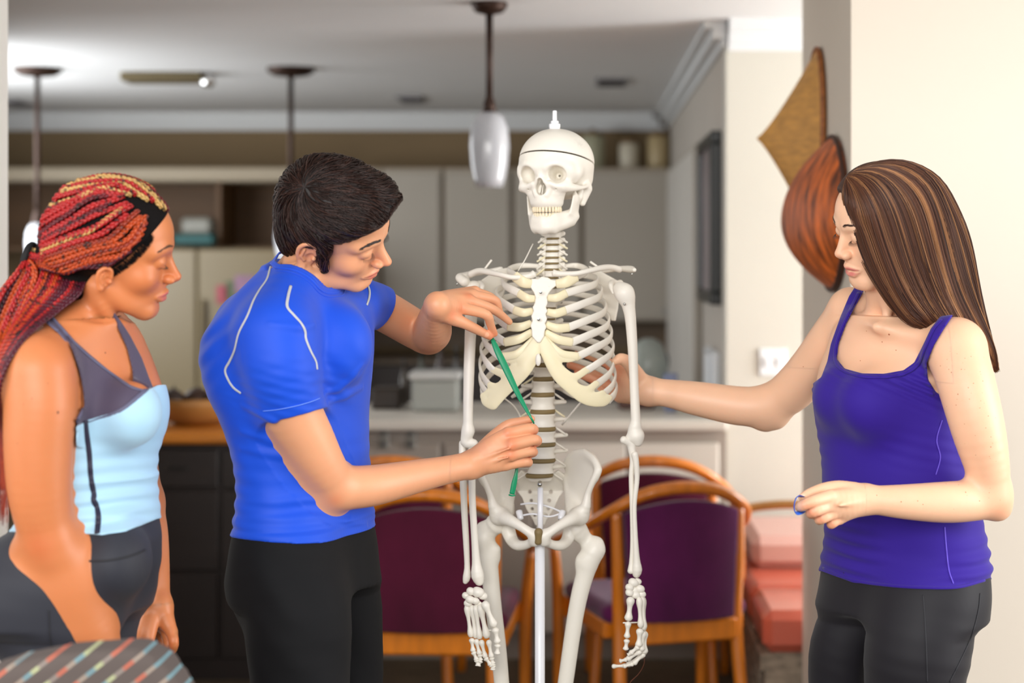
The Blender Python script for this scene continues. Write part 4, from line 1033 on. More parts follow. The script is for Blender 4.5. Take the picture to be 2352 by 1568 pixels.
arch([[(1236, 790, 10), (1222, 820, 15), (1202, 848, 18), (1178, 872, 19), (1155, 896, 17), (1138, 916, 16), (1130, 928, 14)],
      [(1230, 780, 8), (1205, 812, 9), (1175, 826, 9), (1148, 820, 8.5)], [(1180, 850, 12), (1155, 858, 10), (1133, 851, 8.5)], [(1158, 885, 11), (1140, 890, 9), (1125, 886, 8)], [(1128, 926, 12), (1114, 926, 9), (1108, 912, 8)], [(1140, 910, 9), (1128, 904, 7), (1119, 903, 7)]], 'costal_arch')
# ---- clavicles, scapulae
for pts in ([(1228, 628, 3.435, 9), (1215, 634, 3.435, 7), (1178, 637, 3.43, 6), (1150, 631, 3.44, 6), (1124, 625, 3.47, 7), (1100, 622, 3.50, 7), (1080, 630, 3.52, 8)],
            [(1270, 627, 3.435, 9), (1285, 629, 3.435, 7), (1323, 628, 3.43, 6), (1352, 622, 3.44, 6), (1383, 615, 3.47, 7), (1405, 614, 3.50, 7), (1424, 619, 3.52, 7.5)]):
    bone_tube('clavicle', pts, res=30)
sc = Shape(); ysr = lambda X, Z: 3.60 - .45 * (X - K(1400, 3.6)) * 1.0
plate(sc, [(1352, 612), (1372, 618), (1395, 632), (1424, 648), (1430, 668), (1426, 690), (1424, 715), (1418, 745), (1408, 744), (1390, 712), (1376, 680), (1362, 640)], ysr, .0015, edge=.003)
sc.pchain([(1356, 622, 3.645, 4), (1385, 622, 3.64, 6), (1420, 617, 3.60, 6), (1448, 618, 3.56, 8), (1457, 620, 3.53, 5)], .01)
sc.pchain([(1424, 650, 3.57, 8), (1424, 665, 3.565, 10), (1424, 680, 3.57, 8)], .01)
sc.pchain([(1420, 650, 3.56, 6), (1407, 648, 3.53, 6), (1403, 655, 3.50, 6.5), (1409, 672, 3.485, 4.5)], .008)
sc.obj('scapula', .0018, M_BONE, SK)
sc = Shape(); ysl = lambda X, Z: 3.60 + .45 * (X - K(1110, 3.6)) * 1.0
plate(sc, [(1158, 616), (1138, 620), (1112, 634), (1088, 650), (1082, 668), (1088, 690), (1092, 715), (1100, 742), (1112, 738), (1134, 712), (1148, 680), (1158, 640)], ysl, .0015, edge=.003)
sc.pchain([(1150, 618, 3.645, 6), (1120, 624, 3.64, 6), (1088, 628, 3.60, 7), (1062, 636, 3.55, 10), (1056, 638, 3.53, 10), (1066, 647, 3.52, 11)], .01)
sc.pchain([(1068, 636, 3.54, 8), (1074, 650, 3.53, 7)], .008)
sc.pchain([(1086, 655, 3.57, 8), (1088, 678, 3.57, 9)], .01)
sc.pchain([(1092, 652, 3.56, 6), (1104, 650, 3.53, 6), (1108, 658, 3.50, 6), (1104, 672, 3.485, 4.5)], .008)
sc.obj('scapula', .0018, M_BONE, SK)
bone_tube('screw', [(1452, 626, 3.53, 1.5), (1451, 633, 3.53, 1.2)], m=M_CHROME, res=3); bone_tube('screw', [(1051, 648, 3.52, 1.5), (1049, 656, 3.52, 1.2)], m=M_CHROME, res=3)
bone_tube('peg', [(1110, 622, 3.56, 2.4), (1129, 597, 3.56, 2.4)], res=4); bone_tube('peg', [(1383, 620, 3.56, 2.6), (1356, 601, 3.56, 2.6)], res=4)
bone_tube('support_wire', [(1224, 560, 3.54, 1.3), (1205, 598, 3.5, 1.3), (1190, 622, 3.5, 1.3)], res=8)
bone_tube('support_wire', [(1152, 910, 3.47, 2), (1178, 930, 3.50, 2), (1193, 952, 3.53, 2), (1198, 968, 3.54, 2)], res=12)
bone_tube('support_wire', [(1337, 920, 3.47, 2.1), (1291, 975, 3.54, 2.1)], res=6)
# ---- arms
def limb(name, chains, h=.0022, k=.012, sub=None):
    s = Shape()
    for ch in chains: s.pchain(ch, k)
    if sub: sub(s)
    return s.obj(name, h, M_BONE, SK)
AR = 3.475
limb('humerus', [[(1436, 672, AR, 20), (1440, 684, AR, 19), (1444, 705, AR, 15), (1448, 730, AR, 13), (1453, 800, AR, 11.5), (1456, 870, AR, 10.5), (1459, 940, AR, 11), (1461, 975, AR, 12)],
                 [(1455, 985, AR, 11), (1462, 1000, AR, 15)], [(1452, 1002, AR, 12), (1440, 1012, AR, 9)], [(1466, 1000, AR, 11), (1466, 1016, AR, 9)], [(1424, 664, AR + .01, 17), (1432, 674, AR, 19)]])
limb('ulna', [[(1433, 1010, AR - .005, 9), (1448, 1018, AR, 10), (1452, 1036, AR, 9), (1453, 1060, AR, 6.5), (1450, 1090, AR, 6), (1452, 1160, AR, 6), (1453, 1240, AR, 5.5), (1450, 1290, AR, 5), (1449, 1310, AR, 8)]], .0018)
limb('radius', [[(1458, 1044, AR - .01, 8), (1461, 1062, AR - .01, 7), (1463, 1100, AR - .008, 6), (1457, 1160, AR - .008, 5.5), (1459, 1230, AR - .006, 6), (1462, 1285, AR - .004, 8), (1463, 1308, AR - .002, 12), (1462, 1318, AR, 9)]], .0018)
bone_tube('screw', [(1434, 698, AR - .018, 3), (1434, 698, AR - .0195, 3)], m=M_CHROME, res=3)
AL = 3.47
limb('humerus', [[(1088, 664, 3.53, 20), (1084, 690, 3.53, 17), (1082, 730, 3.52, 14), (1080, 780, 3.50, 13), (1077, 860, 3.49, 12.5), (1075, 950, 3.48, 11.5), (1075, 990, 3.48, 12)],
                 [(1075, 990, 3.48, 12), (1070, 1015, 3.48, 12), (1088, 1018, 3.48, 10)]])
limb('ulna', [[(1062, 1018, 3.49, 8), (1062, 1050, 3.485, 8), (1064, 1110, AL + .01, 8), (1067, 1180, AL + .01, 7.5), (1071, 1250, AL + .01, 7), (1073, 1300, AL + .01, 6.5), (1072, 1325, AL + .01, 9), (1069, 1335, AL + .01, 6)]], .0018)
limb('radius', [[(1082, 1035, 3.48, 8), (1084, 1090, AL, 8), (1085, 1150, AL, 8), (1090, 1230, AL, 8), (1094, 1290, AL, 10), (1097, 1320, AL, 15), (1101, 1334, AL, 11)]], .0018)
# ---- hands
def hb_(name, a, b, d, r, res=12, db=None):
    bone_tube(name, [(a[0], a[1], d, r), ((a[0] + b[0]) / 2, (a[1] + b[1]) / 2, d, r), (b[0], b[1], db or d, r)], prof=[.7, 1.15, 1.05, .75, .65, .62, .68, .9, 1.18, .75], res=res, n=10)
def carp(l, d):
    for (x, y, r, q) in l:
        s = Shape(); s.ell(P(x, y, d + q), (r * SD * 1.15, r * SD * .95, r * SD * .95), k=.003); s.cone(P(x - r * .4, y - r * .4, d + q), P(x + r * .5, y + r * .3, d + q), r * SD * .6, r * SD * .5, .004); s.obj('carpal', .0014, M_BONE, SK)
hd = 3.45
carp([(1082, 1358, 9, 0), (1098, 1360, 12, 0), (1109, 1368, 9, .003), (1071, 1368, 8, .004), (1080, 1377, 9, -.004), (1092, 1380, 8, -.004), (1075, 1386, 8, 0), (1099, 1387, 7, 0)], hd)
hb_('metacarpal', (1072, 1390), (1082, 1462), hd, 6.8); hb_('metacarpal', (1083, 1390), (1093, 1464), hd, 7.0); hb_('metacarpal', (1092, 1390), (1102, 1466), hd - .004, 7.4); hb_('metacarpal', (1102, 1389), (1119, 1464), hd - .008, 8.4); hb_('metacarpal', (1112, 1382), (1136, 1438), hd - .02, 9)
for q in (((1083, 1466), (1087, 1496), (1095, 1515), (1098, 1528)), ((1093, 1468), (1102, 1503), (1104, 1516), (1098, 1528)), ((1105, 1470), (1115, 1510), (1127, 1526), (1135, 1534)), ((1122, 1470), (1129, 1510), (1132, 1524), (1132, 1538))):
    for a, b in zip(q[:-1], q[1:]): hb_('finger_bone', a, b, hd - .006, 6.0)
hb_('finger_bone', (1137, 1442), (1143, 1476), hd - .022, 8); hb_('finger_bone', (1143, 1479), (1142, 1502), hd - .024, 7)
bone_tube('peg', [(1114, 1447, hd, 1.5), (1137, 1447, hd - .02, 1.5)], res=3)
hr = 3.462
carp([(1455, 1338, 10, 0), (1465, 1335, 7, .004), (1446, 1349, 8, -.003), (1458, 1355, 9, .003), (1470, 1352, 9, .002), (1446, 1361, 8, -.004), (1460, 1366, 9, 0), (1474, 1364, 8, .004)], hr)
hb_('metacarpal', (1449, 1372), (1443, 1424), hr - .012, 9); hb_('metacarpal', (1468, 1372), (1472, 1440), hr - .004, 7); hb_('metacarpal', (1474, 1370), (1479, 1445), hr + .004, 7.5); hb_('metacarpal', (1478, 1372), (1480, 1446), hr + .014, 6); hb_('metacarpal', (1476, 1374), (1478, 1442), hr + .022, 6)
hb_('finger_bone', (1443, 1428), (1440, 1464), hr - .015, 7); hb_('finger_bone', (1440, 1468), (1437, 1492), hr - .015, 6.5)
for q, dd in ((((1470, 1444), (1467, 1484), (1448, 1500), (1442, 1504)), -.004), (((1477, 1450), (1473, 1494), (1440, 1514), (1423, 1518)), .004), (((1480, 1450), (1480, 1500), (1455, 1524), (1432, 1530)), .012), (((1478, 1448), (1479, 1502), (1440, 1528), (1406, 1530)), .02)):
    for n_, (a, b) in enumerate(zip(q[:-1], q[1:])): hb_('finger_bone', a, b, hr + dd, (8, 6.2, 5)[n_])
bone_tube('peg', [(1431, 1430, hr - .018, 1.6), (1468, 1429, hr, 1.6)], res=3)
# ---- pelvis
hipR = Shape(); yR = lambda X, Z: 3.60 - 1.55 * np.clip(X - K(1298, D0), -.02, .08) + 3.0 * (X - K(1335, D0)) ** 2
HP = [(1300, 1060), (1318, 1042), (1341, 1035), (1362, 1048), (1378, 1075), (1370, 1098), (1353, 1130), (1347, 1150), (1350, 1165), (1340, 1195), (1312, 1198), (1302, 1175), (1306, 1150), (1307, 1130), (1299, 1105), (1301, 1080)]
def pxD0(l, d=3.53):  # photo outline at real depth d, expressed for the plate helper
    return [((x - CX) * d / D0 + CX, (y - CY) * d / D0 + CY) for x, y in l]
def hip(mir):
    s = Shape(); mx = (lambda x: 1241 * 2 - x - 4) if mir else (lambda x: x)
    dy = 8 if mir else 0
    poly_ = pxD0([(mx(x), y + (dy if y < 1150 else 0)) for x, y in HP])
    xi = K(mx(1298), 3.53)
    ys = (lambda X, Z: 3.60 - 1.3 * np.clip((X - xi) * (-1 if mir else 1), -.02, .075))
    plate(s, poly_, ys, .0022, k=.01, edge=.006)
    M = lambda l: [(mx(x), y + (dy if y < 1150 else 0), d, r) for x, y, d, r in l]
    s.pchain(M([(1302, 1066, 3.60, 7), (1318, 1047, 3.58, 6), (1343, 1041, 3.555, 6), (1364, 1056, 3.52, 6.5), (1372, 1078, 3.505, 7), (1360, 1108, 3.505, 7), (1350, 1135, 3.51, 8), (1345, 1162, 3.51, 12), (1333, 1185, 3.52, 19)]), .016)
    s.pchain(M([(1301, 1100, 3.60, 8), (1306, 1130, 3.59, 10), (1312, 1155, 3.57, 15), (1322, 1185, 3.545, 22)]), .016)
    s.pchain(M([(1330, 1184, 3.52, 20), (1308, 1194, 3.49, 14), (1283, 1208, 3.475, 10.5), (1262, 1222, 3.47, 11), (1250, 1231, 3.47, 13)]), .010)
    s.pchain(M([(1251, 1240, 3.475, 10), (1268, 1250, 3.49, 10), (1288, 1252, 3.51, 12), (1302, 1240, 3.54, 14), (1312, 1215, 3.55, 17)]), .010)
    s.pchain(M([(1250, 1226, 3.472, 10), (1250, 1244, 3.474, 10)]), .008)
    s.pchain(M([(1306, 1160, 3.60, 8), (1301, 1178, 3.60, 5)]), .008)
    s.obj('hip_bone', .002, M_BONE, SK)
hip(False); hip(True)
MB_s = Shape(); MB_s.econe(P(1237, 1222, 3.462), P(1236, 1242, 3.466), (.0085, .009), (.008, .009), (1, 0, 0)); MB_s.obj('pubic_disc', .0016, M_DISC, SK)
sa = Shape(); ysa = lambda X, Z: 3.575 + .05 * np.clip((1.115 - Z) / .06, 0, 1) - .03 * np.clip((1.055 - Z) / .05, 0, 1) + 2.5 * (X - K(1240, 3.57)) ** 2
plate(sa, pxD0([(1212, 1092), (1238, 1100), (1266, 1092), (1282, 1080), (1296, 1092), (1302, 1112), (1296, 1132), (1283, 1148), (1272, 1172), (1258, 1192), (1252, 1206), (1240, 1212), (1228, 1206), (1222, 1192), (1208, 1172), (1198, 1148), (1184, 1132), (1180, 1112), (1186, 1092), (1198, 1080)], 3.58), ysa, .007, edge=.003)
sa.pchain([(1222, 1097, 3.565, 10), (1258, 1097, 3.565, 10)], .01)
for i, (y, w) in enumerate(((1128, 27), (1148, 23), (1167, 20), (1182, 14))):
    for s in (-1, 1): sa.cone(P(1241 + s * w, y, 3.55), P(1241 + s * w * .8, y + 2, 3.66), .0038 - i * .0004, .003, k=.004, mode='s')
    sa.cone(P(1222, y + 9, 3.562 + i * .012), P(1260, y + 9, 3.562 + i * .012), .0012, .0012, k=.003)
sa.obj('sacrum', .0018, M_BONE, SK)
bone_tube('coccyx', [(1240, 1206, 3.60, 8), (1239, 1216, 3.595, 6), (1238, 1224, 3.585, 4)], res=8)
for y, b in ((1158, -14), (1180, 0)):
    bone_tube('elastic_cord', [(1196, y + (0 if b else 4), 3.53, 2.2), (1225, y + b * .2, 3.52, 2.2), (1262, y + 6, 3.52, 2.2), (1291, y + (18 if b else -2), 3.53, 2.2)], m=M_ROD, res=14)
for x in (1192, 1292): bone_tube('cord_clip', [(x, 1174, 3.53, 8), (x + (4 if x < 1240 else -4), 1192, 3.52, 7)], m=M_ROD, res=5)
# femora
FD = 3.56
limb('femur', [[(1138, 1204, 3.555, 25), (1120, 1222, 3.565, 14), (1112, 1240, FD, 16)], [(1106, 1210, FD, 11), (1110, 1235, FD, 17)], [(1112, 1235, FD, 18), (1122, 1275, FD, 21), (1125, 1310, FD, 20), (1133, 1390, FD, 19), (1146, 1500, FD, 18), (1158, 1640, FD, 18), (1162, 1700, FD, 26), (1168, 1730, FD, 30)], [(1140, 1262, FD - .005, 9), (1138, 1278, FD, 9)], [(1150, 1735, FD, 28), (1178, 1735, FD, 28)]], .0028, .016)
limb('femur', [[(1322, 1213, 3.555, 26), (1345, 1240, 3.565, 17), (1362, 1262, FD, 18)], [(1371, 1246, FD, 13), (1370, 1262, FD, 15)], [(1366, 1262, FD, 19), (1352, 1287, FD, 25), (1343, 1320, FD, 21), (1330, 1370, FD, 19.5), (1317, 1442, FD, 18.5), (1301, 1553, FD, 18), (1288, 1640, FD, 18), (1282, 1700, FD, 26), (1278, 1730, FD, 30)], [(1334, 1286, FD - .004, 9), (1334, 1296, FD, 9)], [(1262, 1735, FD, 28), (1292, 1735, FD, 28)]], .0028, .016)
for s, x in ((-1, 1164), (1, 1280)):
    limb('tibia', [[(x - 14, 1782, FD, 24), (x + 14, 1782, FD, 24)], [(x, 1790, FD, 24), (x, 1850, FD, 16), (x - s * 3, 1950, FD, 13), (x - s * 4, 2100, FD, 12), (x - s * 5, 2150, FD, 18)]], .004)
    limb('fibula', [[(x + s * 26, 1800, FD + .01, 10), (x + s * 22, 1960, FD, 6), (x + s * 16, 2120, FD, 6), (x + s * 14, 2165, FD, 10)]], .003)
    limb('foot', [[(x, 2180, FD + .05, 20), (x, 2190, FD - .02, 20), (x - 8, 2215, FD - .10, 10), (x - 8, 2225, FD - .17, 8)], [(x, 2190, FD - .02, 20), (x + 8, 2220, FD - .10, 9), (x + 12, 2226, FD - .16, 7)], [(x, 2190, FD, 18), (x, 2215, FD + .06, 18)]], .004)
# pole, thin rod, screw, base on castors
px_ = P(1240, 1250, 3.50)
tube_obj('pole', [V3(px_[0], 3.50, 0.10), V3(px_[0], 3.50, Zz(1246, 3.50))], 11.5 * 3.5 / FPX, M_ROD, SK, n=20)
tube_obj('thin_rod', [V3(K(1241, 3.50), 3.50, Zz(1250, 3.50)), V3(K(1241, 3.50), 3.50, Zz(1120, 3.50))], 6.5 * 3.5 / FPX, M_ROD, SK, n=16)
tube_obj('screw', [V3(K(1240, 3.49), 3.50, Zz(1109, 3.5)), V3(K(1240, 3.49), 3.478, Zz(1109, 3.5))], 5.5 * 3.5 / FPX, M_CHROME, SK, n=14)
m = MB(); m.lathe(px_[0], 3.50, [(.03, .09), (.04, .10), (.04, .13), (.015, .15)], 20); m.build('stand_hub', M_ROD, SK)
for q in range(5):
    a = 2 * math.pi * q / 5 + .3; e = V3(px_[0] + .30 * math.cos(a), 3.50 + .30 * math.sin(a), .075)
    sl = tube_obj('stand_leg', [V3(px_[0], 3.50, .11), e], .012, M_ROD, SK)
    o = MB().lathe(e[0], e[1], [(.012, .0), (.028, .004), (.028, .05), (.012, .054), (.006, .07)], 16).build('castor', mat('castor_black', srgb(30, 30, 30), .5), sl)
# ================================================================ people: shared pieces
def lerp(a, b, t): return a + (b - a) * t
def nz(p, f, seed=0.0):
    """cheap smooth noise from sines, p (...,3)"""
    x, y, z = p[..., 0] * f + seed, p[..., 1] * f + seed * 1.7, p[..., 2] * f - seed * .6
    return (np.sin(x * 1.3 + 1.7 * np.sin(y * .9 + z * .7)) + np.sin(y * 1.7 + 1.3 * np.sin(z * 1.1 + x * .5)) + np.sin(z * 1.5 + 1.9 * np.sin(x * .8 + y * .6))) / 3
def head_shape(open_mouth=0.0, jaw=1.0, chin_y=0.0, nose=1.0, fore=0.0, ear_shift=(0, 0, 0), es=1.0):
    h = Shape()
    h.ell((0, -.010, .038), (.0735, .093, .084), k=.0)
    h.ell((0, .030, .042 + fore), (.057, .056, .060), k=.02)
    h.ell((0, .026, -.022), (.057, .053, .070), k=.02)
    h.ell((0, .030, -.066), (.043 * jaw, .048, .034), k=.02)
    h.ell((0, .054, -.050), (.031, .033, .032), k=.018)
    h.chain([((0, .066 + chin_y, -.094), .0165), ((.012, .062 + chin_y, -.094), .016)], .012); h.chain([((0, .066 + chin_y, -.094), .0165), ((-.012, .062 + chin_y, -.094), .016)], .012)
    for s in (-1, 1):
        h.sph((s * .038, .049, -.022), .0245, .02)
        h.chain([((s * .050 * jaw, -.004, -.050), .014), ((s * .040 * jaw, .030, -.078), .015), ((s * .018, .060 + chin_y, -.092), .015)], .02)
        h.chain([((s * .046, .060, .028), .0115), ((s * .030, .073, .033), .0115), ((s * .012, .079, .029), .010)], .012)
        h.ell((s * .0335, .0975, .012), (.0175, .0140, .0115), k=.012, mode='s')
        h.ell((s * .031, .0700, .0105), (.0152, .0140, .0135), k=.004)
        # lid crease and lash line
        h.chain([((s * .020, .0835, .0165), .0007), ((s * .031, .0868, .0205), .0007), ((s * .043, .0775, .0165), .0007)], .002, 's')
        h.chain([((s * .019, .0835, .0065), .0009), ((s * .031, .0868, .0040), .0010), ((s * .044, .0765, .0070), .0009)], .001, 's')
    h.ell((0, .066, .010), (.0165, .0150, .024), k=.008); h.ell((0, .078, -.014), (.0115, .0150, .024), k=.006)
    n = nose
    h.chain([((0, .0775, .021), .0078), ((0, .088 * n + .088 * (1 - n), .004), .0072), ((0, .0985 * n, -.012), .0082), ((0, .1045 * n, -.0225), .0096)], .010)
    h.chain([((0, .1000 * n, -.030), .0060), ((0, .0885, -.038), .0050)], .006)
    for s in (-1, 1): h.ell((s * .0120, .0925, -.0275), (.0075, .0105, .0085), k=.005)
    for s in (-1, 1): h.chain([((s * .0068, .1010 * n, -.0385), .0034), ((s * .0070, .0950, -.028), .0030)], .002, 's')
    for s in (-1, 1):
        h.chain([((s * .0250, .0765, -.0605), .0026), ((s * .0130, .0858, -.0568), .0046), ((s * .003, .0892, -.0556), .0050), ((0, .0888, -.0560), .0048)], .005)
        h.chain([((s * .0230, .0765, -.0630 - open_mouth * .4), .0026), ((s * .0120, .0840, -.0680 - open_mouth), .0054), ((0, .0862, -.0686 - open_mouth), .0058)], .005)
        h.chain([((s * .0265, .0800, -.0612 - open_mouth * .3), .0008 + open_mouth * .2), ((s * .013, .0950, -.0620 - open_mouth * .5), .0012 + open_mouth * .45), ((0, .0990, -.0620 - open_mouth * .5), .0013 + open_mouth * .5)], .0015, 's')
        if open_mouth: h.chain([((s * .010, .078, -.0620 - open_mouth * .5), open_mouth * .5), ((0, .082, -.0620 - open_mouth * .5), open_mouth * .5)], .0015, 's')
    h.ell((0, .099, -.0815), (.014, .010, .005), k=.008, mode='s')
    for s in (-1, 1):
        # ear: dish, rim, lobe
        c = np.array([s * (.0775 + ear_shift[0]), -.012 + ear_shift[1], -.004 + ear_shift[2]]); Re = euler_frame(0, -8, 0) @ np.array([[math.cos(.38 * s), -math.sin(.38 * s), 0], [math.sin(.38 * s), math.cos(.38 * s), 0], [0, 0, 1]])
        Q = lambda y, z, x=0.0: c + Re @ np.array([s * x, y, z]) * es
        h.ell(c, np.array([.0048, .0165, .027]) * es, Re, k=.004)
        h.ell(Q(.004, -.004, .008), np.array([.0075, .0085, .013]) * es, Re, k=.003, mode='s')
        h.ell(Q(-.004, .013, .007), np.array([.0045, .010, .008]) * es, Re, k=.003, mode='s')
        h.chain([(Q(.012, .006, .004), .0030), (Q(.006, .024, .005), .0036), (Q(-.008, .029, .006), .0038), (Q(-.019, .018, .006), .0037), (Q(-.0195, .002, .006), .0034), (Q(-.014, -.014, .005), .0034), (Q(-.005, -.027, .003), .0062)], .003)
        h.chain([(Q(-.010, .012, .005), .0024), (Q(-.011, -.004, .006), .0026), (Q(-.004, -.014, .005), .0028)], .003)
        h.sph(Q(.011, -.006, .004), .0042, .003)
    return h
LIPU = Shape(); LIPL = Shape()
for s in (-1, 1):
    LIPU.chain([((s * .0240, .0775, -.0604), .0022), ((s * .0130, .0872, -.0578), .0036), ((s * .003, .0905, -.0568), .0040), ((0, .0900, -.0572), .0038)], .002)
    LIPL.chain([((s * .0225, .0770, -.0628), .0022), ((s * .0120, .0850, -.0672), .0042), ((0, .0875, -.0678), .0046)], .002)
def skin_col(base, R, O, sc, lip, om=0.0, fl=1.0, blush=(1.0, .80, .74), flush_pts=(), nail_pts=(), mole_pts=(), gum=None):
    base = np.array(base[:3]); lip = np.array(lip[:3])
    def f(v):
        c = np.tile(base, (len(v), 1)); n1 = nz(v, 38, 1.0) * .5 + nz(v, 90, 2.0) * .3
        c *= (1 + .035 * n1)[:, None]
        c *= 1 + (np.array(blush) - 1) * (.12 * np.clip(nz(v, 22, 5.0), 0, 1))[:, None]
        L = ((v - O) @ R) / sc; L[:, 2] = np.where(L[:, 2] < 0, L[:, 2] / fl, L[:, 2])
        near = (np.abs(L[:, 0]) < .05) & (L[:, 1] > .06) & (np.abs(L[:, 2] + .062) < .03)
        if near.any():
            q = L[near]; q2 = q.copy(); q2[:, 2] += om
            d = np.minimum(LIPU.pts(q), LIPL.pts(q2)); w = np.clip((.0016 - d) / .0016, 0, 1) * (q[:, 1] > .074)
            c[near] = c[near] * (1 - w[:, None]) + lip * w[:, None]
        for s in (-1, 1):
            for (cc, rr, am) in (((s * .042, .055, -.022), .022, .35), ((0, .105, -.024), .012, .35), ((s * .0777, -.012, .01), .022, .45)):
                w = np.exp(-((L - np.array(cc)) ** 2).sum(1) / (2 * rr * rr)) * am
                c *= 1 + (np.array(blush) - 1) * w[:, None]
        for (p, r, am) in flush_pts:
            w = np.exp(-((v - p) ** 2).sum(1) / (2 * r * r)) * am; c *= 1 + (np.array(blush) * [1, .85, .8] - 1) * w[:, None]
        for (p, r) in nail_pts:
            w = np.clip((r - np.sqrt(((v - p) ** 2).sum(1))) / (r * .25), 0, 1)[:, None]; c = c * (1 - w) + np.minimum(1, base * [1.12, 1.12, 1.2] + .04) * w
        for (p, r) in mole_pts:
            w = np.clip((r - np.sqrt(((v - p) ** 2).sum(1))) / (r * .5), 0, 1)[:, None] * .75; c = c * (1 - w) + base * [.42, .24, .18] * w
        return c
    return f
M_SKIN = mat('skin', (0.7, .5, .4, 1), 0.46, vcol=True, sss=0.22, bump=(420, 0.10, 0.0006), sss_rad=(1, .35, .2))
M_BROW = mat('eyebrow_hair', srgb(48, 34, 28), 0.6)
M_EYE = mat('eye_white', srgb(235, 230, 225), 0.15, coat=.5)
def tors(shape, rows, phi, k=.02, power=2.2):
    st = []
    for (y, xl, xr, a, d) in rows:
        w = (xr - xl) / 2 * d / FPX; c, s = abs(math.cos(phi)), abs(math.sin(phi))
        pw = power
        b = math.sqrt(max(w * w - (a * c) ** 2, (.055 * s) ** 2)) / s
        st.append((Zz(y, d), K((xl + xr) / 2, d), d, a * .985, b * .985))
    return shape.loft(st, phi, k, power=power)
def eye_bits(parent, R, O, sc, brow_m, sides=(1, -1), lash_len=.006, brow_r=.0005, brow_n=70, browlift=0.0, fl=1.0):
    def W(p):
        p = np.array(p, float); p[..., 2] = np.where(p[..., 2] < 0, p[..., 2] * fl, p[..., 2]); return O + (p * sc) @ R.T
    for s in sides:
        rng = np.random.default_rng(3 + s)
        # brow hairs
        t = rng.random(brow_n); ax = .014 + t * .034; bz = .0345 + browlift + .006 * np.sin(np.clip(t, 0, 1) * 2.2) - .006 * t ** 3 + rng.normal(size=brow_n) * .0014 * (1 - .5 * t)
        ay = .0905 - .35 * np.clip(ax - .014, 0, 1) - 7.0 * (ax - .014) ** 2
        p0 = np.stack([s * ax, ay, bz], 1); dirv = np.stack([s * np.full(brow_n, .0055), -.0022 - .05 * (ax - .014), .0022 - .0038 * t], 1)
        paths = np.stack([p0 + dirv * q + np.array([0, .0004, 0]) for q in (0, .4, .8, 1.2)], 1)
        yield s, 'eyebrow', W(paths.reshape(-1, 3)).reshape(brow_n, 4, 3), np.array([.00042, .00042, .00034, .00012])
        m = 26; t = np.linspace(0, 1, m); ang = lerp(-1.05, 1.15, t)
        c = np.array([s * .031, .0700, .0105]); bx = s * np.sin(ang) * .0140; by = np.cos(ang) * .0150; bz = -.0062 - .0022 * np.cos(ang * 1.2) 
        p0 = c + np.stack([bx, by, bz + 0 * by], 1)
        dv = np.stack([bx * .35, by * .45, np.full(m, -.0045)], 1) * (lash_len / .006)
        paths = np.stack([p0 + dv * q + np.array([0, 0, .0012]) * q * q for q in (0, .35, .7, 1.0)], 1)
        yield s, 'eyelashes', W(paths.reshape(-1, 3)).reshape(m, 4, 3), np.array([.00028, .00026, .0002, .0001])
def add_face_hair(person, shape, R, O, sc, brow_m, sides, **k):
    for s, nm, paths, r in eye_bits(person, R, O, sc, brow_m, sides, **k):
        if nm == 'eyebrow':
            q = shape.project(paths.reshape(-1, 3), .0005, 3).reshape(paths.shape); paths = q
        strands_obj(nm, paths, r * sc, brow_m, person)
def finger(shape, pts, k=.004): shape.pchain(pts, k)
def nailpt(a, b, r, toward=(0, -1, 0)):
    return (np.asarray(a) * .25 + np.asarray(b) * .75 + nrm(toward) * r * .9, r * .95)
def guide(shape, pp, off=.0, near=2.2): 
    q, ok = shape.hits(pp, near=near, off=off); return q[ok]
def seam(name, shape, pp, r, m, parent, off=.0005, flat=(1, .5), n=8, res=60, rad=None):
    c = catmull(np.array([list(p) + [0] for p in pp], float), res)[:, :2]
    q, ok = shape.hits(c, off=off); q = q[ok]
    g = shape.grad(q); v, f = tube_mesh(q, r, n, flat=None); 
    T = np.gradient(q, axis=0); side = np.cross(T, g)
    v, f = tube_mesh(q, np.stack([np.full(len(q), r * flat[1]), np.full(len(q), r)], 1), n, up=g)
    return mesh_obj(name, v, f, m, parent)
def spots_obj(name, shape, pp, m, parent):
    hp, ok = shape.hits([(a, b) for a, b, c in pp]); hp = hp[ok]; rr_ = np.array([c for a, b, c in pp])[ok]; g = shape.grad(hp); V = []; F = []; n0 = 0
    for p, n_, r in zip(hp, g, rr_):
        a = nrm(np.cross(n_, (0, 0, 1))); b = np.cross(n_, a); k = 9; th = np.linspace(0, 2 * np.pi, k, endpoint=False); sq = .75 + .3 * RNG.random()
        ring_ = [p + (a * math.cos(t) * sq + b * math.sin(t)) * r for t in th]; mid = [p + n_ * .00022 + (a * math.cos(t) * sq + b * math.sin(t)) * r * .6 for t in th]
        V += ring_ + mid + [p + n_ * .0003]; F += [[n0 + i, n0 + (i + 1) % k, n0 + k + (i + 1) % k, n0 + k + i] for i in range(k)] + [[n0 + k + i, n0 + k + (i + 1) % k, n0 + 2 * k] for i in range(k)]; n0 += 2 * k + 1
    return mesh_obj(name, V, F, m, parent)
def person(label, base):
    return thing('person', label, 'person', base)
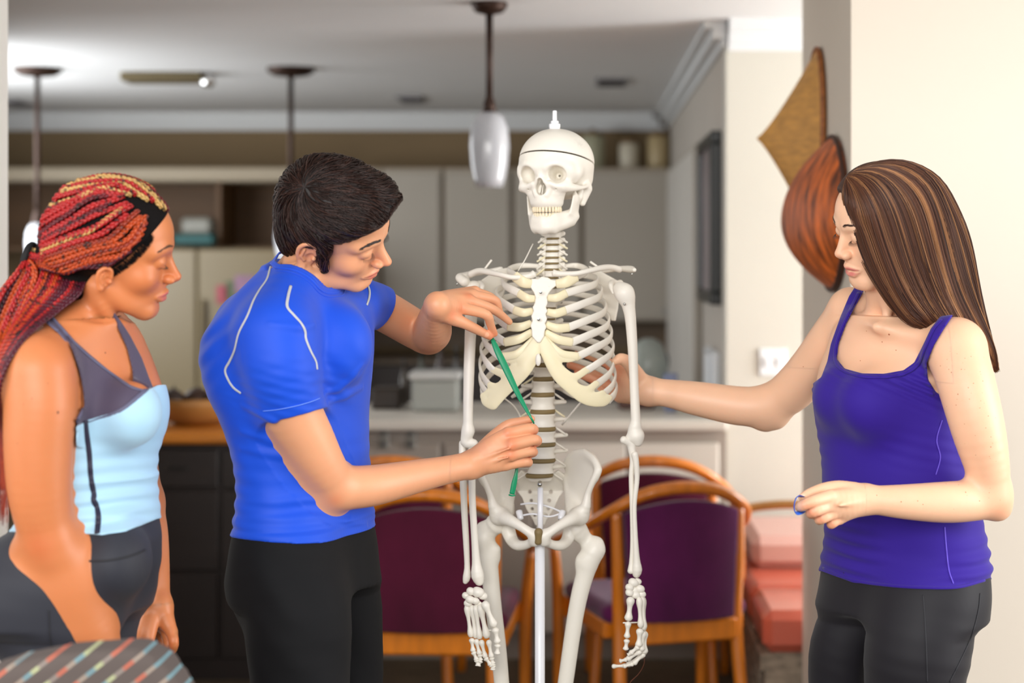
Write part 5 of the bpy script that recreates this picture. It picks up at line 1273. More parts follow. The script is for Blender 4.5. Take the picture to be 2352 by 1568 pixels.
def shoe(parent, x, y, yaw, m, L=.27):
    c, s = math.cos(yaw), math.sin(yaw); Q = lambda a, b, z: V3(x + a * c - b * s, y + a * s + b * c, z)
    sh = Shape(); sh.econe(Q(-.06, 0, .05), Q(.05, 0, .045), (.038, .045), (.043, .04), Q(0, 1, 0) - Q(0, 0, 0)); sh.econe(Q(.05, 0, .04), Q(.17, 0, .032), (.043, .036), (.038, .028), Q(0, 1, 0) - Q(0, 0, 0), .02)
    sh.chain([(Q(-.04, 0, .06), .045), (Q(-.035, 0, .11), .042)], .02); sh.half((0, 0, .012), (0, 0, -1))
    o = sh.obj('shoe', .006, m, parent)
    so = Shape(); so.econe(Q(-.06, 0, .015), Q(.17, 0, .015), (.048, .016), (.044, .016), Q(0, 1, 0) - Q(0, 0, 0)); so.half((0, 0, .001), (0, 0, -1)); so.obj('sole', .006, mat('shoe_sole', srgb(220, 220, 220), .7), o)
# ================================================================ the man in blue
MAN = person('man in tight blue t-shirt and black trousers stretching a green band on the ribs', (P(690, 1300, 3.15)[0], 3.15, 0))
phi = math.radians(59.5)
mt = Shape()
DM = 3.17
tors(mt, [(618, 640, 735, .07, DM - .01), (645, 606, 775, .115, DM), (690, 556, 828, .158, DM), (740, 514, 836, .175, DM), (800, 489, 838, .180, DM), (850, 493, 835, .176, DM), (900, 506, 831, .168, DM), (950, 530, 827, .158, DM), (1000, 547, 828, .148, DM), (1060, 563, 829, .144, DM), (1120, 569, 834, .145, DM), (1180, 565, 838, .152, DM), (1240, 556, 843, .158, DM), (1300, 554, 848, .164, DM), (1350, 562, 852, .162, DM)], phi, k=.0)
# pectoral, shoulder blade
mt.ell(P(782, 790, 3.10), (.05, .045, .060), k=.06)
mt.ell(P(560, 800, 3.14), (.05, .06, .09), k=.03)
mneck = Shape(); mneck.pchain([(668, 672, 3.16, 66), (700, 630, 3.15, 62), (735, 590, 3.13, 60), (760, 560, 3.12, 60)], .02)
mtrap = Shape(); mtrap.pchain([(700, 625, 3.14, 50), (660, 690, 3.06, 60), (640, 760, 3.02, 66)], .03); mtrap.pchain([(690, 640, 3.18, 46), (752, 684, 3.25, 42), (815, 702, 3.30, 40)], .03)
arm_n = Shape(); arm_n.pchain([(632, 770, 3.01, 84), (645, 840, 3.00, 80), (668, 935, 3.02, 69), (706, 1010, 3.045, 62), (742, 1075, 3.07, 54), (770, 1118, 3.10, 50)], .02)
arm_n.pchain([(768, 1120, 3.10, 51), (800, 1120, 3.11, 50), (860, 1114, 3.135, 47), (950, 1095, 3.19, 39), (1030, 1078, 3.245, 32), (1085, 1067, 3.28, 31)], .015)
arm_n.pchain([(745, 1105, 3.11, 30), (752, 1146, 3.11, 24)], .02)
arm_f = Shape(); arm_f.pchain([(822, 692, 3.29, 46), (862, 704, 3.35, 47), (915, 733, 3.41, 46), (965, 762, 3.46, 44), (985, 768, 3.465, 42)], .015)
arm_f.pchain([(985, 770, 3.465, 43), (992, 762, 3.40, 45), (996, 742, 3.34, 40), (998, 716, 3.28, 31), (1004, 700, 3.25, 27)], .01)
hn = Shape()
for (x, y, d) in ((1166, 995, 3.275), (1174, 1021, 3.265), (1172, 1045, 3.27), (1160, 1066, 3.28)): hn.pchain([(1088, 1064, 3.285, 28), (1125, (1060 + y) / 2 + 1, 3.275, 24), (x, y, d, 15)], .008)
F_ = [[(1168, 995, 3.272, 14), (1216, 984, 3.282, 12.5), (1226, 988, 3.30, 11), (1206, 996, 3.325, 9)],
      [(1176, 1021, 3.262, 14.5), (1224, 1010, 3.274, 13), (1233, 1014, 3.295, 11.5), (1210, 1021, 3.325, 9)],
      [(1174, 1045, 3.267, 13.5), (1216, 1036, 3.28, 12.5), (1224, 1039, 3.30, 11), (1204, 1044, 3.325, 9)],
      [(1162, 1067, 3.278, 13), (1205, 1060, 3.288, 12), (1213, 1063, 3.305, 10.5), (1196, 1066, 3.325, 8)]]
for q in F_: finger(hn, q)
hn.pchain([(1105, 1040, 3.29, 22), (1140, 1002, 3.315, 18), (1168, 976, 3.318, 13), (1196, 968, 3.312, 10.5), (1220, 962, 3.306, 9)], .006)
for a, b in (((1110, 1052, 3.258), (1168, 1030, 3.248)), ((1108, 1066, 3.262), (1166, 1050, 3.250))): hn.pchain([(*a, 2.5), (*b, 2.5)], .006)
hn.pchain([(1092, 1052, 3.262, 9), (1080, 1086, 3.27, 10)], .012)
hf = Shape()
for (x, y, d) in ((1058, 706, 3.295), (1076, 690, 3.315), (1086, 678, 3.34), (1090, 670, 3.365)): hf.pchain([(1005, 700, 3.255, 26), (1032, (702 + y) / 2, (3.255 + d) / 2, 21), (x, y, d, 14)], .008)
finger(hf, [(1056, 706, 3.293, 14), (1116, 722, 3.305, 11.5), (1127, 746, 3.325, 9.5), (1136, 766, 3.34, 7.5)])
finger(hf, [(1076, 690, 3.315, 13.5), (1128, 708, 3.34, 11), (1150, 722, 3.36, 9.5), (1170, 739, 3.375, 7.5)])
finger(hf, [(1086, 678, 3.34, 13), (1136, 689, 3.365, 10.5), (1145, 708, 3.375, 9), (1150, 724, 3.385, 7.5)])
finger(hf, [(1090, 670, 3.365, 11.5), (1128, 682, 3.39, 9.5), (1138, 698, 3.395, 8), (1142, 712, 3.40, 7)])
finger(hf, [(1012, 712, 3.26, 22), (1035, 728, 3.275, 18), (1066, 742, 3.29, 13), (1098, 758, 3.315, 11), (1124, 772, 3.335, 8.5)], .006)
R_m = euler_frame(-96, -23, 38); O_m = P(768, 528, 3.115); S_m = 1.02; FL_m = .87
head_m = head_shape(jaw=1.05, nose=1.0).squash(FL_m).placed(R_m, O_m, S_m)
body = Shape(); body.merge(mt, .0); body.merge(mtrap, .03); body.merge(mneck, .02); body.merge(arm_n, .03); body.merge(arm_f, .03); body.merge(hn, .01); body.merge(hf, .008); body.merge(head_m, .018)
mlegs = Shape(); mlegs.pchain([(668, 1290, 3.09, 108), (682, 1400, 3.07, 120), (690, 1568, 3.06, 110), (700, 1960, 3.04, 74), (698, 2100, 3.08, 72), (700, 2500, 3.12, 45)], .03)
mlegs.pchain([(760, 1300, 3.26, 96), (785, 1400, 3.29, 90), (796, 1568, 3.31, 80), (812, 1880, 3.33, 60), (808, 2000, 3.36, 60), (800, 2330, 3.42, 40)], .03)
mlegs.ell(P(618, 1345, 3.14), (.066, .085, .09), k=.04)
body.merge(mlegs, .03)
fl = [(P(x, y, d - .012), .009, .8) for x, y, d in ((1168, 996, 3.27), (1177, 1022, 3.26), (1176, 1046, 3.265), (1058, 708, 3.293), (1076, 678, 3.32), (1040, 722, 3.27))]
fl += [(P(x, y, d), .012, .6) for x, y, d in ((1226, 986, 3.30), (1232, 1012, 3.29), (1224, 1037, 3.3), (1136, 766, 3.34), (1124, 772, 3.335), (770, 1150, 3.06))]
nails = [(P(1118, 768, 3.322), .006), (P(1136, 766, 3.325), .005)]
col_m = skin_col(srgb(226, 162, 122), R_m, O_m, S_m, srgb(200, 100, 92), fl=FL_m, flush_pts=fl, nail_pts=nails)
zl = Zz(1216, DM)
body.obj('body', .004, M_SKIN, MAN, colfn=col_m, regions=[(.0038, (-.9, 2.7, -.01), (.05, 3.75, 1.60)), (.0016, P(620, 690, 3.0) * [1, 0, 1] + V3(0, 2.95, 0), P(930, 330, 3.3) * [1, 0, 1] + V3(0, 3.30, .03)), (.0018, V3(K(1040, 3.3), 3.20, Zz(1120, 3.3)), V3(K(1255, 3.3), 3.36, Zz(940, 3.3))), (.0018, V3(K(985, 3.3), 3.18, Zz(800, 3.3)), V3(K(1190, 3.3), 3.44, Zz(640, 3.3)))])
add_face_hair(MAN, body, R_m, O_m, S_m, M_BROW, (1, -1), brow_n=170, fl=FL_m)
# shirt
M_BLUE = mat('royal_blue_jersey', srgb(8, 74, 206), 0.6, noise=(4, 0.05), bump=(900, 0.12, 0.0005), sheen=0.1, spec=.35)
sleeve_n = Shape(arm_n.ops[:1]); sleeve_n.half(P(671, 945, 3.02), (.236, 0, -.97), k=.002)
sleeve_f = Shape(arm_f.ops[:1]); sleeve_f.half(P(868, 706, 3.36), (.66, .55, -.42), k=.002)
shirt = Shape(); shirt.merge(mt, 0); shirt.merge(mtrap, .03); shirt.merge(mneck, .03)
sn2 = Shape(); sn2.merge(arm_n, 0); sf2 = Shape(); sf2.merge(arm_f, 0)
def cloth_off(sh, off): return Shape([('u', lambda X, Y, Z: sh.eval(X, Y, Z) - off, *[b + (-.03 if i == 0 else .03) for i, b in enumerate(sh.bounds())], 0.0)])
full = Shape(); full.merge(mt, 0); full.merge(mtrap, .03); full.merge(mneck, .02); full.merge(sleeve_n, .035); full.merge(sleeve_f, .03); full.merge(mlegs, .03)
def wr_man(X, Y, Z):
    p = np.stack([X, Y, Z], -1); z = Z
    waist = np.exp(-((z - 1.06) / .12) ** 2) ; env = np.clip(.55 + .8 * nz(p, 9, 3), 0, 1.4)
    a = .0024 * waist * env * np.sin(z * 2 * np.pi / .030 + 2.2 * np.sin(X * 11 + 1) + 2.0 * nz(p, 10, .5))
    b = .0012 * np.exp(-((z - 1.30) / .12) ** 2) * np.clip(nz(p, 11, 7), 0, 1) * np.sin((X * .8 + z * .6) * 2 * np.pi / .035 + 2 * nz(p, 12, 4))
    arm = np.exp(-(((X - K(655, 3.0)) / .09) ** 2 + ((z - Zz(900, 3.0)) / .05) ** 2)); c = .0006 * arm * np.sin((z * .95 + X * .25) * 2 * np.pi / .017 + 2 * nz(p, 20, 1))
    hem = .0022 * np.exp(-((z - (zl + .018)) / .003) ** 2) - .0018 * np.exp(-((z - (zl + .012)) / .004) ** 2)
    back = .0022 * np.exp(-(((X - K(520, 3.17)) / .04) ** 2 + ((z - Zz(760, 3.17)) / .08) ** 2)) * np.sin((z * .8 - X * .6) * 2 * np.pi / .03 + 1.5 * nz(p, 15, 2))
    return a + b + c + hem * 0.6 + back
sc_ = cloth_off(full, .0065)
pre = Shape(sc_.ops)
folds = [[(745, 905), (790, 880), (828, 840)], [(750, 925), (795, 905), (830, 890)], [(560, 930), (620, 960), (660, 985)], [(555, 990), (620, 1010), (690, 1030)], [(556, 1030), (640, 1045), (720, 1052)], [(545, 1150), (620, 1155), (720, 1148), (780, 1175)], [(545, 1190), (640, 1195), (740, 1190), (840, 1205)], [(620, 745), (690, 752), (720, 745)]]
for fpts in folds:
    q = guide(pre, catmull(np.array([[*p, 0] for p in fpts], float), 9)[:, :2])
    if len(q) > 3: sc_.chain([(p + V3(0, .004, 0), r) for p, r in zip(q, np.interp(np.linspace(0, 1, len(q)), [0, .5, 1], [.001, .006, .001]))], .010)
sc_.displace(wr_man)
ncol = nrm((.58, -.25, .80)); pcol = P(694, 616, 3.135)
def collar_cut(X, Y, Z):
    x, y, z = X - pcol[0], Y - pcol[1], Z - pcol[2]; h = x * ncol[0] + y * ncol[1] + z * ncol[2]
    rr = np.sqrt(np.maximum(x * x + y * y + z * z - h * h, 0)) - .0665
    return np.minimum(h + .024, -rr)
sc_.func(collar_cut, k=.003)
sc_.func(lambda X, Y, Z: (zl - Z) + .004 * np.sin(X * 19), k=.002)
shirt_o = sc_.obj('t_shirt', .0030, M_BLUE, MAN, lo=None)
M_PIPE = mat('grey_piping', srgb(186, 188, 192), .6, bump=(1500, .3, .0005))
for l in ([(621, 612), (613, 640), (596, 665), (582, 690), (568, 725), (548, 765), (538, 805), (527, 830), (517, 850), (524, 872), (536, 890), (553, 903)],
          [(668, 656), (662, 680), (660, 704), (676, 724), (692, 742), (701, 760), (703, 778), (714, 806), (726, 830), (729, 848)], [(844, 652), (849, 668), (848, 684), (843, 700)]):
    seam('piping', sc_, l, .0026, M_PIPE, shirt_o)
# collar band
def ring(shape, p0, n, r0, N=90, off=0.0):
    """points where a plane through p0 cuts the surface"""
    a = nrm(np.cross(n, (0, 1, 0))); b = np.cross(n, a); th = np.linspace(0, 2 * np.pi, N)
    d = np.cos(th)[:, None] * a + np.sin(th)[:, None] * b; t = np.full(N, .001)
    for _ in range(80):
        v = shape.pts(p0 + d * t[:, None]) - off; t = np.where(v < 0, t + .002, t)
    for _ in range(6):
        v = shape.pts(p0 + d * t[:, None]) - off; t = t - v * .7
    return p0 + d * t[:, None]
a_ = nrm(np.cross(ncol, (0, 1, 0))); b_ = np.cross(ncol, a_); thc = np.linspace(0, 2 * np.pi, 100)
for rad_, wid, fl_ in ((.0690, .0030, .6), (.0740, .0050, .30), (.0875, .0012, .8)):
    rc = full.project(pcol + (np.cos(thc)[:, None] * a_ + np.sin(thc)[:, None] * b_) * rad_, .0070, 14)
    tube_obj('collar', rc, np.full(len(rc), wid), M_BLUE, shirt_o, n=10, flat=(fl_, 1), up=full.grad(rc))
tube_obj('hem_stitch', guide(sc_, [(604, 944), (640, 940), (680, 932), (715, 922), (735, 914)], off=.0014), .0007, mat('light_blue_thread', srgb(110, 150, 240), .6), shirt_o, n=6, res=40)
# trousers
M_BLACK = mat('black_jersey', srgb(11, 11, 14), 0.8, noise=(3, .08), sheen=.0, spec=.25, bump=(700, .1, .0006))
tr = Shape(); tr.merge(mt, 0); tr.merge(mlegs, .04); tro = cloth_off(tr, .004)
tro.displace(lambda X, Y, Z: .0035 * np.clip(nz(np.stack([X, Y, Z], -1), 14, 2), -1, 1) * np.sin(Z * 40 + X * 60 + 2 * nz(np.stack([X, Y, Z], -1), 9, 1)) + .002)
tro.func(lambda X, Y, Z: Z - Zz(1200, DM), k=.002); tro.func(lambda X, Y, Z: .06 - Z, k=.002)
tro.obj('trousers', .0055, M_BLACK, MAN)
shoe(MAN, K(700, 3.12), 3.10, -.5, mat('black_shoe', srgb(30, 30, 34), .5)); shoe(MAN, K(800, 3.42), 3.40, -.5, mat('black_shoe', srgb(30, 30, 34), .5))
# hair
hs = Shape()
hs.ell((0, -.008, .045), (.0845, .104, .094), k=0); hs.ell((.004, .052, .078), (.070, .058, .045), k=.03); hs.ell((0, -.055, -.018), (.062, .045, .050), k=.02)
hs.func(lambda X, Y, Z: (Y * .8 - Z * .72 - .006 + 2.6 * X * X + .006 * np.sin(X * 75 + 1)), k=.010)
hs.func(lambda X, Y, Z: (.018 + 1.7 * np.minimum(Y + .016, 0) - Z), k=.008)
for s in (-1, 1): hs.chain([((s * .071, .012, .03), .012), ((s * .073, .014, .0), .009), ((s * .072, .017, -.016), .006), ((s * .071, .019, -.026), .003)], .008)
hs.displace(lambda X, Y, Z: .0022 * np.sin(70 * X + 60 * Z + 3 * np.sin(40 * Y)) * .6)
hsw = hs.placed(R_m, O_m, S_m)
M_HAIRD = mat('dark_brown_hair', srgb(34, 25, 23), 0.38, vcol=True, spec=.32)
hb = hsw.obj('hair', .0025, mat('hair_base_dark', srgb(24, 18, 17), .55), MAN)
who = hsw.hit(700, 430)
rng = np.random.default_rng(5)
N = 6500; Kp = 12
th = rng.random(N) * 2 * np.pi; r0 = .26 * rng.random(N) ** .75
g0 = hsw.grad(who[None])[0]; ta = nrm(np.cross(g0, (0, 0, 1))); tb = np.cross(g0, ta)
p = who + (np.cos(th)[:, None] * ta + np.sin(th)[:, None] * tb) * np.minimum(r0, .02)[:, None]
for _ in range(26):  # walk the seeds out along the surface
    g = hsw.grad(p); d = p - who; d -= (d * g).sum(1)[:, None] * g; d /= np.linalg.norm(d, axis=1)[:, None] + 1e-9
    sw = np.cross(g, d); d = d + sw * .35; d /= np.linalg.norm(d, axis=1)[:, None]
    p = hsw.project(p + d * ((r0 - .02).clip(0) / 26)[:, None], 0, 1)
paths = [p]; L = .05 + .05 * rng.random(N); lift = .0005 + rng.random(N) ** 1.6 * .0055
jit = rng.normal(size=N) * .22
for q in range(Kp - 1):
    g = hsw.grad(p); d = p - who; d -= (d * g).sum(1)[:, None] * g; d /= np.linalg.norm(d, axis=1)[:, None] + 1e-9
    sw = np.cross(g, d); d = d + sw * (.35 + jit + .75 * nz(p, 20, 3))[:, None]; d /= np.linalg.norm(d, axis=1)[:, None]
    p = hsw.project(p + d * (L / (Kp - 1))[:, None], 0, 1); paths.append(p)
paths = np.stack(paths, 1); g = hsw.grad(paths.reshape(-1, 3)).reshape(paths.shape)
env = np.sin(np.linspace(.25, 2.9, Kp)); paths = paths + g * (lift[:, None] * env + .0006 - .0015 * (1 - env))[..., None]
cc = np.array(srgb(50, 31, 25)[:3]) * (0.45 + 2.0 * rng.random((N, 1)) ** 3)
strands_obj('hair_strands', paths, .00078 * np.interp(np.linspace(0, 1, Kp), [0, .3, .8, 1], [.6, 1, .8, .2]), M_HAIRD, hb, cols=cc)
# green elastic band
M_GREEN = mat('green_latex', srgb(0, 138, 92), 0.38, coat=.2)
gb = thing('resistance_band', 'narrow green elastic band stretched from the upper ribs to the lower hand of the man', 'band', P(1127, 770, 3.345))
pts = [(1124, 764, 3.35, .4), (1128, 772, 3.348, 3.0), (1140, 800, 3.34, 7.0), (1160, 842, 3.33, 8.0), (1185, 895, 3.315, 6.5), (1206, 935, 3.30, 4.5), (1220, 960, 3.292, 2.6), (1226, 972, 3.30, 2.0), (1222, 980, 3.315, 2.0)]
w = catmull([[*P(*q[:3]), q[3] * q[2] / FPX] for q in pts], 50)
v, f = tube_mesh(w[:, :3], np.stack([w[:, 3] * .22 + .0006, w[:, 3]], 1), 12, up=(0.2, -1, 0)); mesh_obj('band_strap', v, f, M_GREEN, gb)
pts = [(1190, 1050, 3.325, 3), (1186, 1085, 3.32, 4), (1181, 1110, 3.32, 6.5), (1176, 1134, 3.32, 6.0)]
w = catmull([[*P(*q[:3]), q[3] * q[2] / FPX] for q in pts], 24)
v, f = tube_mesh(w[:, :3], np.stack([w[:, 3] * .45, w[:, 3]], 1), 12, up=(0.2, -1, 0)); mesh_obj('band_end', v, f, M_GREEN, gb)
tube_obj('rolled_lip', [P(1169, 1136, 3.32), P(1176, 1138, 3.317), P(1183, 1137, 3.32)], .0016, M_GREEN, gb, res=8)
# ================================================================ the woman with red braids
WB = person('woman in profile with red and gold braids, light blue and plum tank top', (P(160, 1300, 2.85)[0], 2.85, 0))
DB = 2.87; phi = math.radians(65)
bt = Shape()
tors(bt, [(742, 110, 296, .085, DB), (770, 85, 304, .115, DB), (800, 64, 312, .135, DB), (850, 50, 329, .150, DB), (900, 50, 337, .150, DB), (950, 60, 340, .146, DB), (1000, 75, 336, .138, DB), (1050, 90, 331, .130, DB), (1100, 97, 329, .127, DB), (1150, 94, 331, .130, DB), (1200, 76, 335, .14, DB), (1250, 42, 340, .155, DB), (1300, 8, 338, .168, DB), (1350, -14, 330, .172, DB), (1400, -16, 318, .170, DB)], phi, k=0)
bt.ell(P(300, 948, 2.80), (.043, .048, .050), k=.04); bt.ell(P(312, 940, 2.93), (.040, .046, .050), k=.04)
bt.ell(P(30, 1370, 2.82), (.075, .09, .09), k=.05); bt.ell(P(270, 1290, 2.80), (.05, .07, .06), k=.04)
bneck = Shape(); bneck.pchain([(195, 785, 2.91, 72), (208, 735, 2.89, 55), (222, 690, 2.875, 47), (236, 650, 2.87, 46)], .02)
bneck.pchain([(215, 660, 2.835, 22), (238, 705, 2.835, 13), (262, 742, 2.86, 8)], .03)
btrap = Shape(); btrap.pchain([(190, 720, 2.87, 42), (140, 770, 2.80, 48), (85, 830, 2.74, 62)], .03); btrap.pchain([(225, 730, 2.92, 34), (262, 745, 3.0, 34), (272, 765, 3.05, 38)], .03)
btrap.pchain([(268, 765, 2.93, 9), (235, 775, 2.86, 9), (160, 790, 2.78, 10)], .025)
ban = Shape(); ban.pchain([(86, 858, 2.72, 84), (92, 930, 2.715, 82), (88, 1020, 2.715, 77), (90, 1120, 2.72, 71), (102, 1200, 2.73, 64), (118, 1255, 2.74, 60)], .02)
ban.pchain([(118, 1250, 2.74, 60), (146, 1310, 2.75, 62), (180, 1385, 2.765, 57), (215, 1455, 2.78, 46), (243, 1515, 2.80, 35), (258, 1550, 2.81, 34)], .02)
ban.pchain([(62, 1252, 2.74, 20), (70, 1262, 2.74, 16)], .03)
baf = Shape(); baf.pchain([(266, 768, 3.07, 42), (296, 900, 3.09, 42), (322, 1050, 3.09, 38), (340, 1150, 3.07, 33)], .02)
baf.pchain([(340, 1150, 3.07, 33), (350, 1220, 3.04, 35), (358, 1300, 3.01, 31), (364, 1360, 2.985, 26), (367, 1392, 2.97, 25)], .02)
bh = Shape()
for (x, y, d) in ((394, 1450, 2.95), (384, 1456, 2.975), (372, 1458, 3.0), (360, 1458, 3.02)): bh.pchain([(367, 1392, 2.972, 24), ((368 + x) / 2, 1424, (2.97 + d) / 2, 20), (x, y, d, 13.5)], .01)
for q in ([(394, 1450, 2.95, 13), (399, 1474, 2.94, 12), (396, 1490, 2.95, 11), (386, 1504, 2.955, 9)], [(384, 1456, 2.975, 13), (388, 1486, 2.965, 12), (384, 1506, 2.97, 10), (374, 1512, 2.98, 9)], [(372, 1458, 3.0, 12), (376, 1490, 2.99, 11), (372, 1508, 3.0, 10)], [(360, 1458, 3.02, 11), (364, 1486, 3.01, 10), (361, 1500, 3.02, 9)]): finger(bh, q)
finger(bh, [(358, 1404, 2.96, 17), (348, 1440, 2.945, 15), (343, 1470, 2.935, 12), (341, 1494, 2.935, 10)])
for (x, y, d) in ((296, 1610, 2.79), (286, 1618, 2.81), (276, 1622, 2.83), (266, 1622, 2.85)):
    bh.pchain([(258, 1550, 2.81, 32), ((258 + x) / 2, 1582, (2.81 + d) / 2, 26), (x, y, d, 15)], .01); finger(bh, [(x, y, d, 14), (x + 12, y + 40, d, 12), (x + 8, y + 66, d + .01, 11), (x - 4, y + 82, d + .02, 9)])
finger(bh, [(250, 1565, 2.79, 20), (262, 1610, 2.77, 15), (282, 1650, 2.77, 12), (292, 1678, 2.78, 9)])
R_b = euler_frame(-79, -9.5, 16); O_b = P(268, 586, 2.86); S_b = .965; FL_b = .90
head_b = head_shape(jaw=.96, nose=.98, chin_y=-.002, ear_shift=(-.007, .004, -.020), es=.74).squash(FL_b).placed(R_b, O_b, S_b)
blegs = Shape(); blegs.pchain([(140, 1350, 2.81, 128), (146, 1450, 2.81, 122), (140, 1568, 2.82, 112), (150, 1950, 2.84, 78), (140, 2100, 2.87, 76), (140, 2620, 2.92, 44)], .03)
blegs.pchain([(225, 1360, 2.94, 98), (238, 1450, 2.95, 88), (245, 1568, 2.96, 78), (240, 1950, 3.0, 66), (235, 2500, 3.05, 42)], .03)
body = Shape(); body.merge(bt, 0); body.merge(btrap, .03); body.merge(bneck, .025); body.merge(ban, .028); body.merge(baf, .02); body.merge(bh, .01); body.merge(head_b, .016); body.merge(blegs, .03)
moles = [(P(133, 947, 2.66), .0022), (P(242, 810, 2.80), .0016), (P(73, 915, 2.66), .0012), (P(54, 928, 2.66), .0012), (P(60, 1000, 2.66), .001)]
spots_obj('moles', body, [(133, 947, .0022), (242, 810, .0014), (73, 915, .0009), (54, 928, .0010), (40, 1018, .0009), (110, 880, .0008)], mat('mole_brown', srgb(92, 50, 34), .6), WB)
col_b = skin_col(srgb(206, 126, 78), R_b, O_b, S_b, srgb(204, 108, 96), fl=FL_b, flush_pts=[(P(80, 1262, 2.68), .02, .6), (P(395, 1480, 2.93), .01, .5)])
body.obj('body', .004, M_SKIN, WB, colfn=col_b, regions=[(.0040, (-1.2, 2.4, -.01), (-.4, 3.3, 1.72)), (.0017, V3(K(120, 2.8), 2.66, Zz(735, 2.8)), V3(K(440, 2.8), 3.0, Zz(400, 2.8))), (.002, V3(K(325, 2.97), 2.88, Zz(1530, 2.97)), V3(K(415, 2.97), 3.08, Zz(1380, 2.97)))])
add_face_hair(WB, body, R_b, O_b, S_b, mat('brow_brown', srgb(90, 60, 42), .6), (1, -1), lash_len=.004, brow_n=60, fl=FL_b)
# leggings
M_CHAR = mat('charcoal_leggings', srgb(46, 47, 55), 0.65, noise=(4, .05), sheen=.05, spec=.3, bump=(900, .1, .0005))
lg = Shape(); lg.merge(bt, 0); lg.merge(blegs, .035); lgo = cloth_off(lg, .0032)
lgo.displace(lambda X, Y, Z: .0015 * np.clip(nz(np.stack([X, Y, Z], -1), 12, 4), 0, 1) * np.sin(Z * 130 + X * 40))
lgo.func(lambda X, Y, Z: Z - Zz(1165, DB), k=.002); lgo.func(lambda X, Y, Z: .09 - Z, k=.002)
lo_ = lgo.obj('leggings', .005, M_CHAR, WB)
seam('waistband_seam', lgo, [(150, 1285), (200, 1288), (250, 1286), (300, 1276), (334, 1262)], .0018, mat('dark_seam', srgb(30, 30, 36), .7), lo_)
seam('side_seam', lgo, [(112, 1400), (116, 1470), (128, 1560)], .0012, mat('dark_seam', srgb(30, 30, 36), .7), lo_)
shoe(WB, K(140, 2.92), 2.92, .1, mat('grey_shoe', srgb(120, 120, 130), .6)); shoe(WB, K(235, 3.07), 3.07, .1, mat('grey_shoe', srgb(120, 120, 130), .6))
# tank top: light blue body, plum yoke with straps
M_LB = mat('light_blue_knit', srgb(168, 208, 232), .7, bump=(1100, .15, .0006), sheen=.3)
M_PL = mat('plum_grey_knit', srgb(72, 62, 84), .7, bump=(1100, .15, .0006), sheen=.2)
M_PIPEB = mat('slate_piping', srgb(92, 92, 118), .6)
top = Shape(); top.merge(bt, 0); top.merge(btrap, .03)
dpx = lambda l, d=2.80: [(K(x, d), Zz(y, d)) for x, y in l]
nch = V3(math.cos(phi - math.pi / 2), math.sin(phi - math.pi / 2), 0)     # chest normal
ax_ = V3(math.cos(phi), math.sin(phi), 0); cmid = P(190, 900, DB)
yoke_near = dpx([(93, 700), (112, 716), (142, 748), (172, 782), (205, 812), (248, 848), (300, 884), (334, 896), (352, 884), (360, 890), (340, 900), (318, 918), (290, 938), (250, 955), (200, 970), (165, 990), (120, 1010), (150, 1010), (150, 975), (180, 962), (194, 930), (190, 890), (182, 850), (166, 802), (140, 766), (100, 738), (60, 724), (60, 690)])
dfar = lambda l: [(K(x, 2.92), Zz(y, 2.92)) for x, y in l]
yoke_far = dfar([(250, 728), (268, 748), (292, 800), (304, 850), (306, 884), (330, 905), (352, 890), (342, 866), (326, 822), (300, 772), (278, 738), (262, 716)])
def split(a, b):
    a = np.array(a); b = np.array(b)
    def fn(X, Y, Z):
        m = (X - cmid[0]) * ax_[0] + (Y - cmid[1]) * ax_[1]
        return np.minimum(np.maximum(pcut(X, Y, Z, a, 2.80), m), np.maximum(pcut(X, Y, Z, b, 2.92), -m))
    return fn
top.half(P(232, 850, 2.86), (0, 0, 0) if False else nch * 9) if False else None
whole = Shape(); whole.merge(bt, 0); whole.merge(btrap, .03); whole.merge(bneck, .025); whole.merge(ban, .028); whole.merge(baf, .02)
arm_guard = dpx([(93, 690), (112, 700), (150, 736), (172, 782), (166, 802), (182, 850), (190, 890), (194, 930), (184, 960), (184, 1020), (420, 1020), (420, 690)])
top2 = Shape(); top2.merge(whole, 0); top2.poly([*arm_guard], k=.002)
top.ops = top.ops + [('u', masked(whole, np.array(arm_guard), 2.80), *whole.bounds(), 0.0)]
yk = cloth_off(top, .0048); yk.func(split(yoke_near, yoke_far), k=.002)
yko = yk.obj('tank_yoke', .0026, M_PL, WB, label='plum grey yoke and straps')
tb_ = cloth_off(top, .0060)
def wr_b(X, Y, Z):
    p = np.stack([X, Y, Z], -1)
    a = .0021 * np.exp(-((Z - Zz(1145, DB)) / .075) ** 2) * np.clip(.5 + nz(p, 12, 1), 0, 1.3) * np.sin(Z * 2 * np.pi / .026 + X * 22 + 1.8 * nz(p, 13, 2))
    h = -.002 * np.exp(-((Z - Zz(1085, DB) + .10 * (X - K(205, DB))) / .003) ** 2)
    return a + h
tb_.displace(wr_b)
low = dpx([(20, 1004), (120, 1004), (165, 984), (200, 964), (250, 949), (290, 932), (318, 912), (340, 894), (362, 884), (420, 880), (420, 1180), (360, 1192), (333, 1203), (290, 1220), (235, 1229), (150, 1222), (20, 1222)])
tb_.func(lambda X, Y, Z: pcut(X, Y, Z, np.array(low), 2.80), k=.002)
tbo = tb_.obj('tank_body', .0028, M_LB, WB, label='light blue lower part of the top')
seam('side_stripe', tb_, [(197, 966), (200, 1000), (205, 1040), (208, 1085), (211, 1110), (216, 1135), (215, 1148), (223, 1165), (226, 1190), (223, 1224)], .0044, mat('dark_stripe', srgb(34, 30, 52), .6), tbo, flat=(1, .35))
seam('under_bust_piping', yk, [(198, 971), (225, 963), (255, 953), (285, 937), (310, 917), (336, 894)], .0035, M_PIPEB, yko, flat=(1, .4))
seam('neck_piping', yk, [(118, 726), (150, 762), (185, 800), (220, 830), (260, 860), (300, 888), (330, 896)], .0022, M_PIPEB, yko, flat=(1, .5))
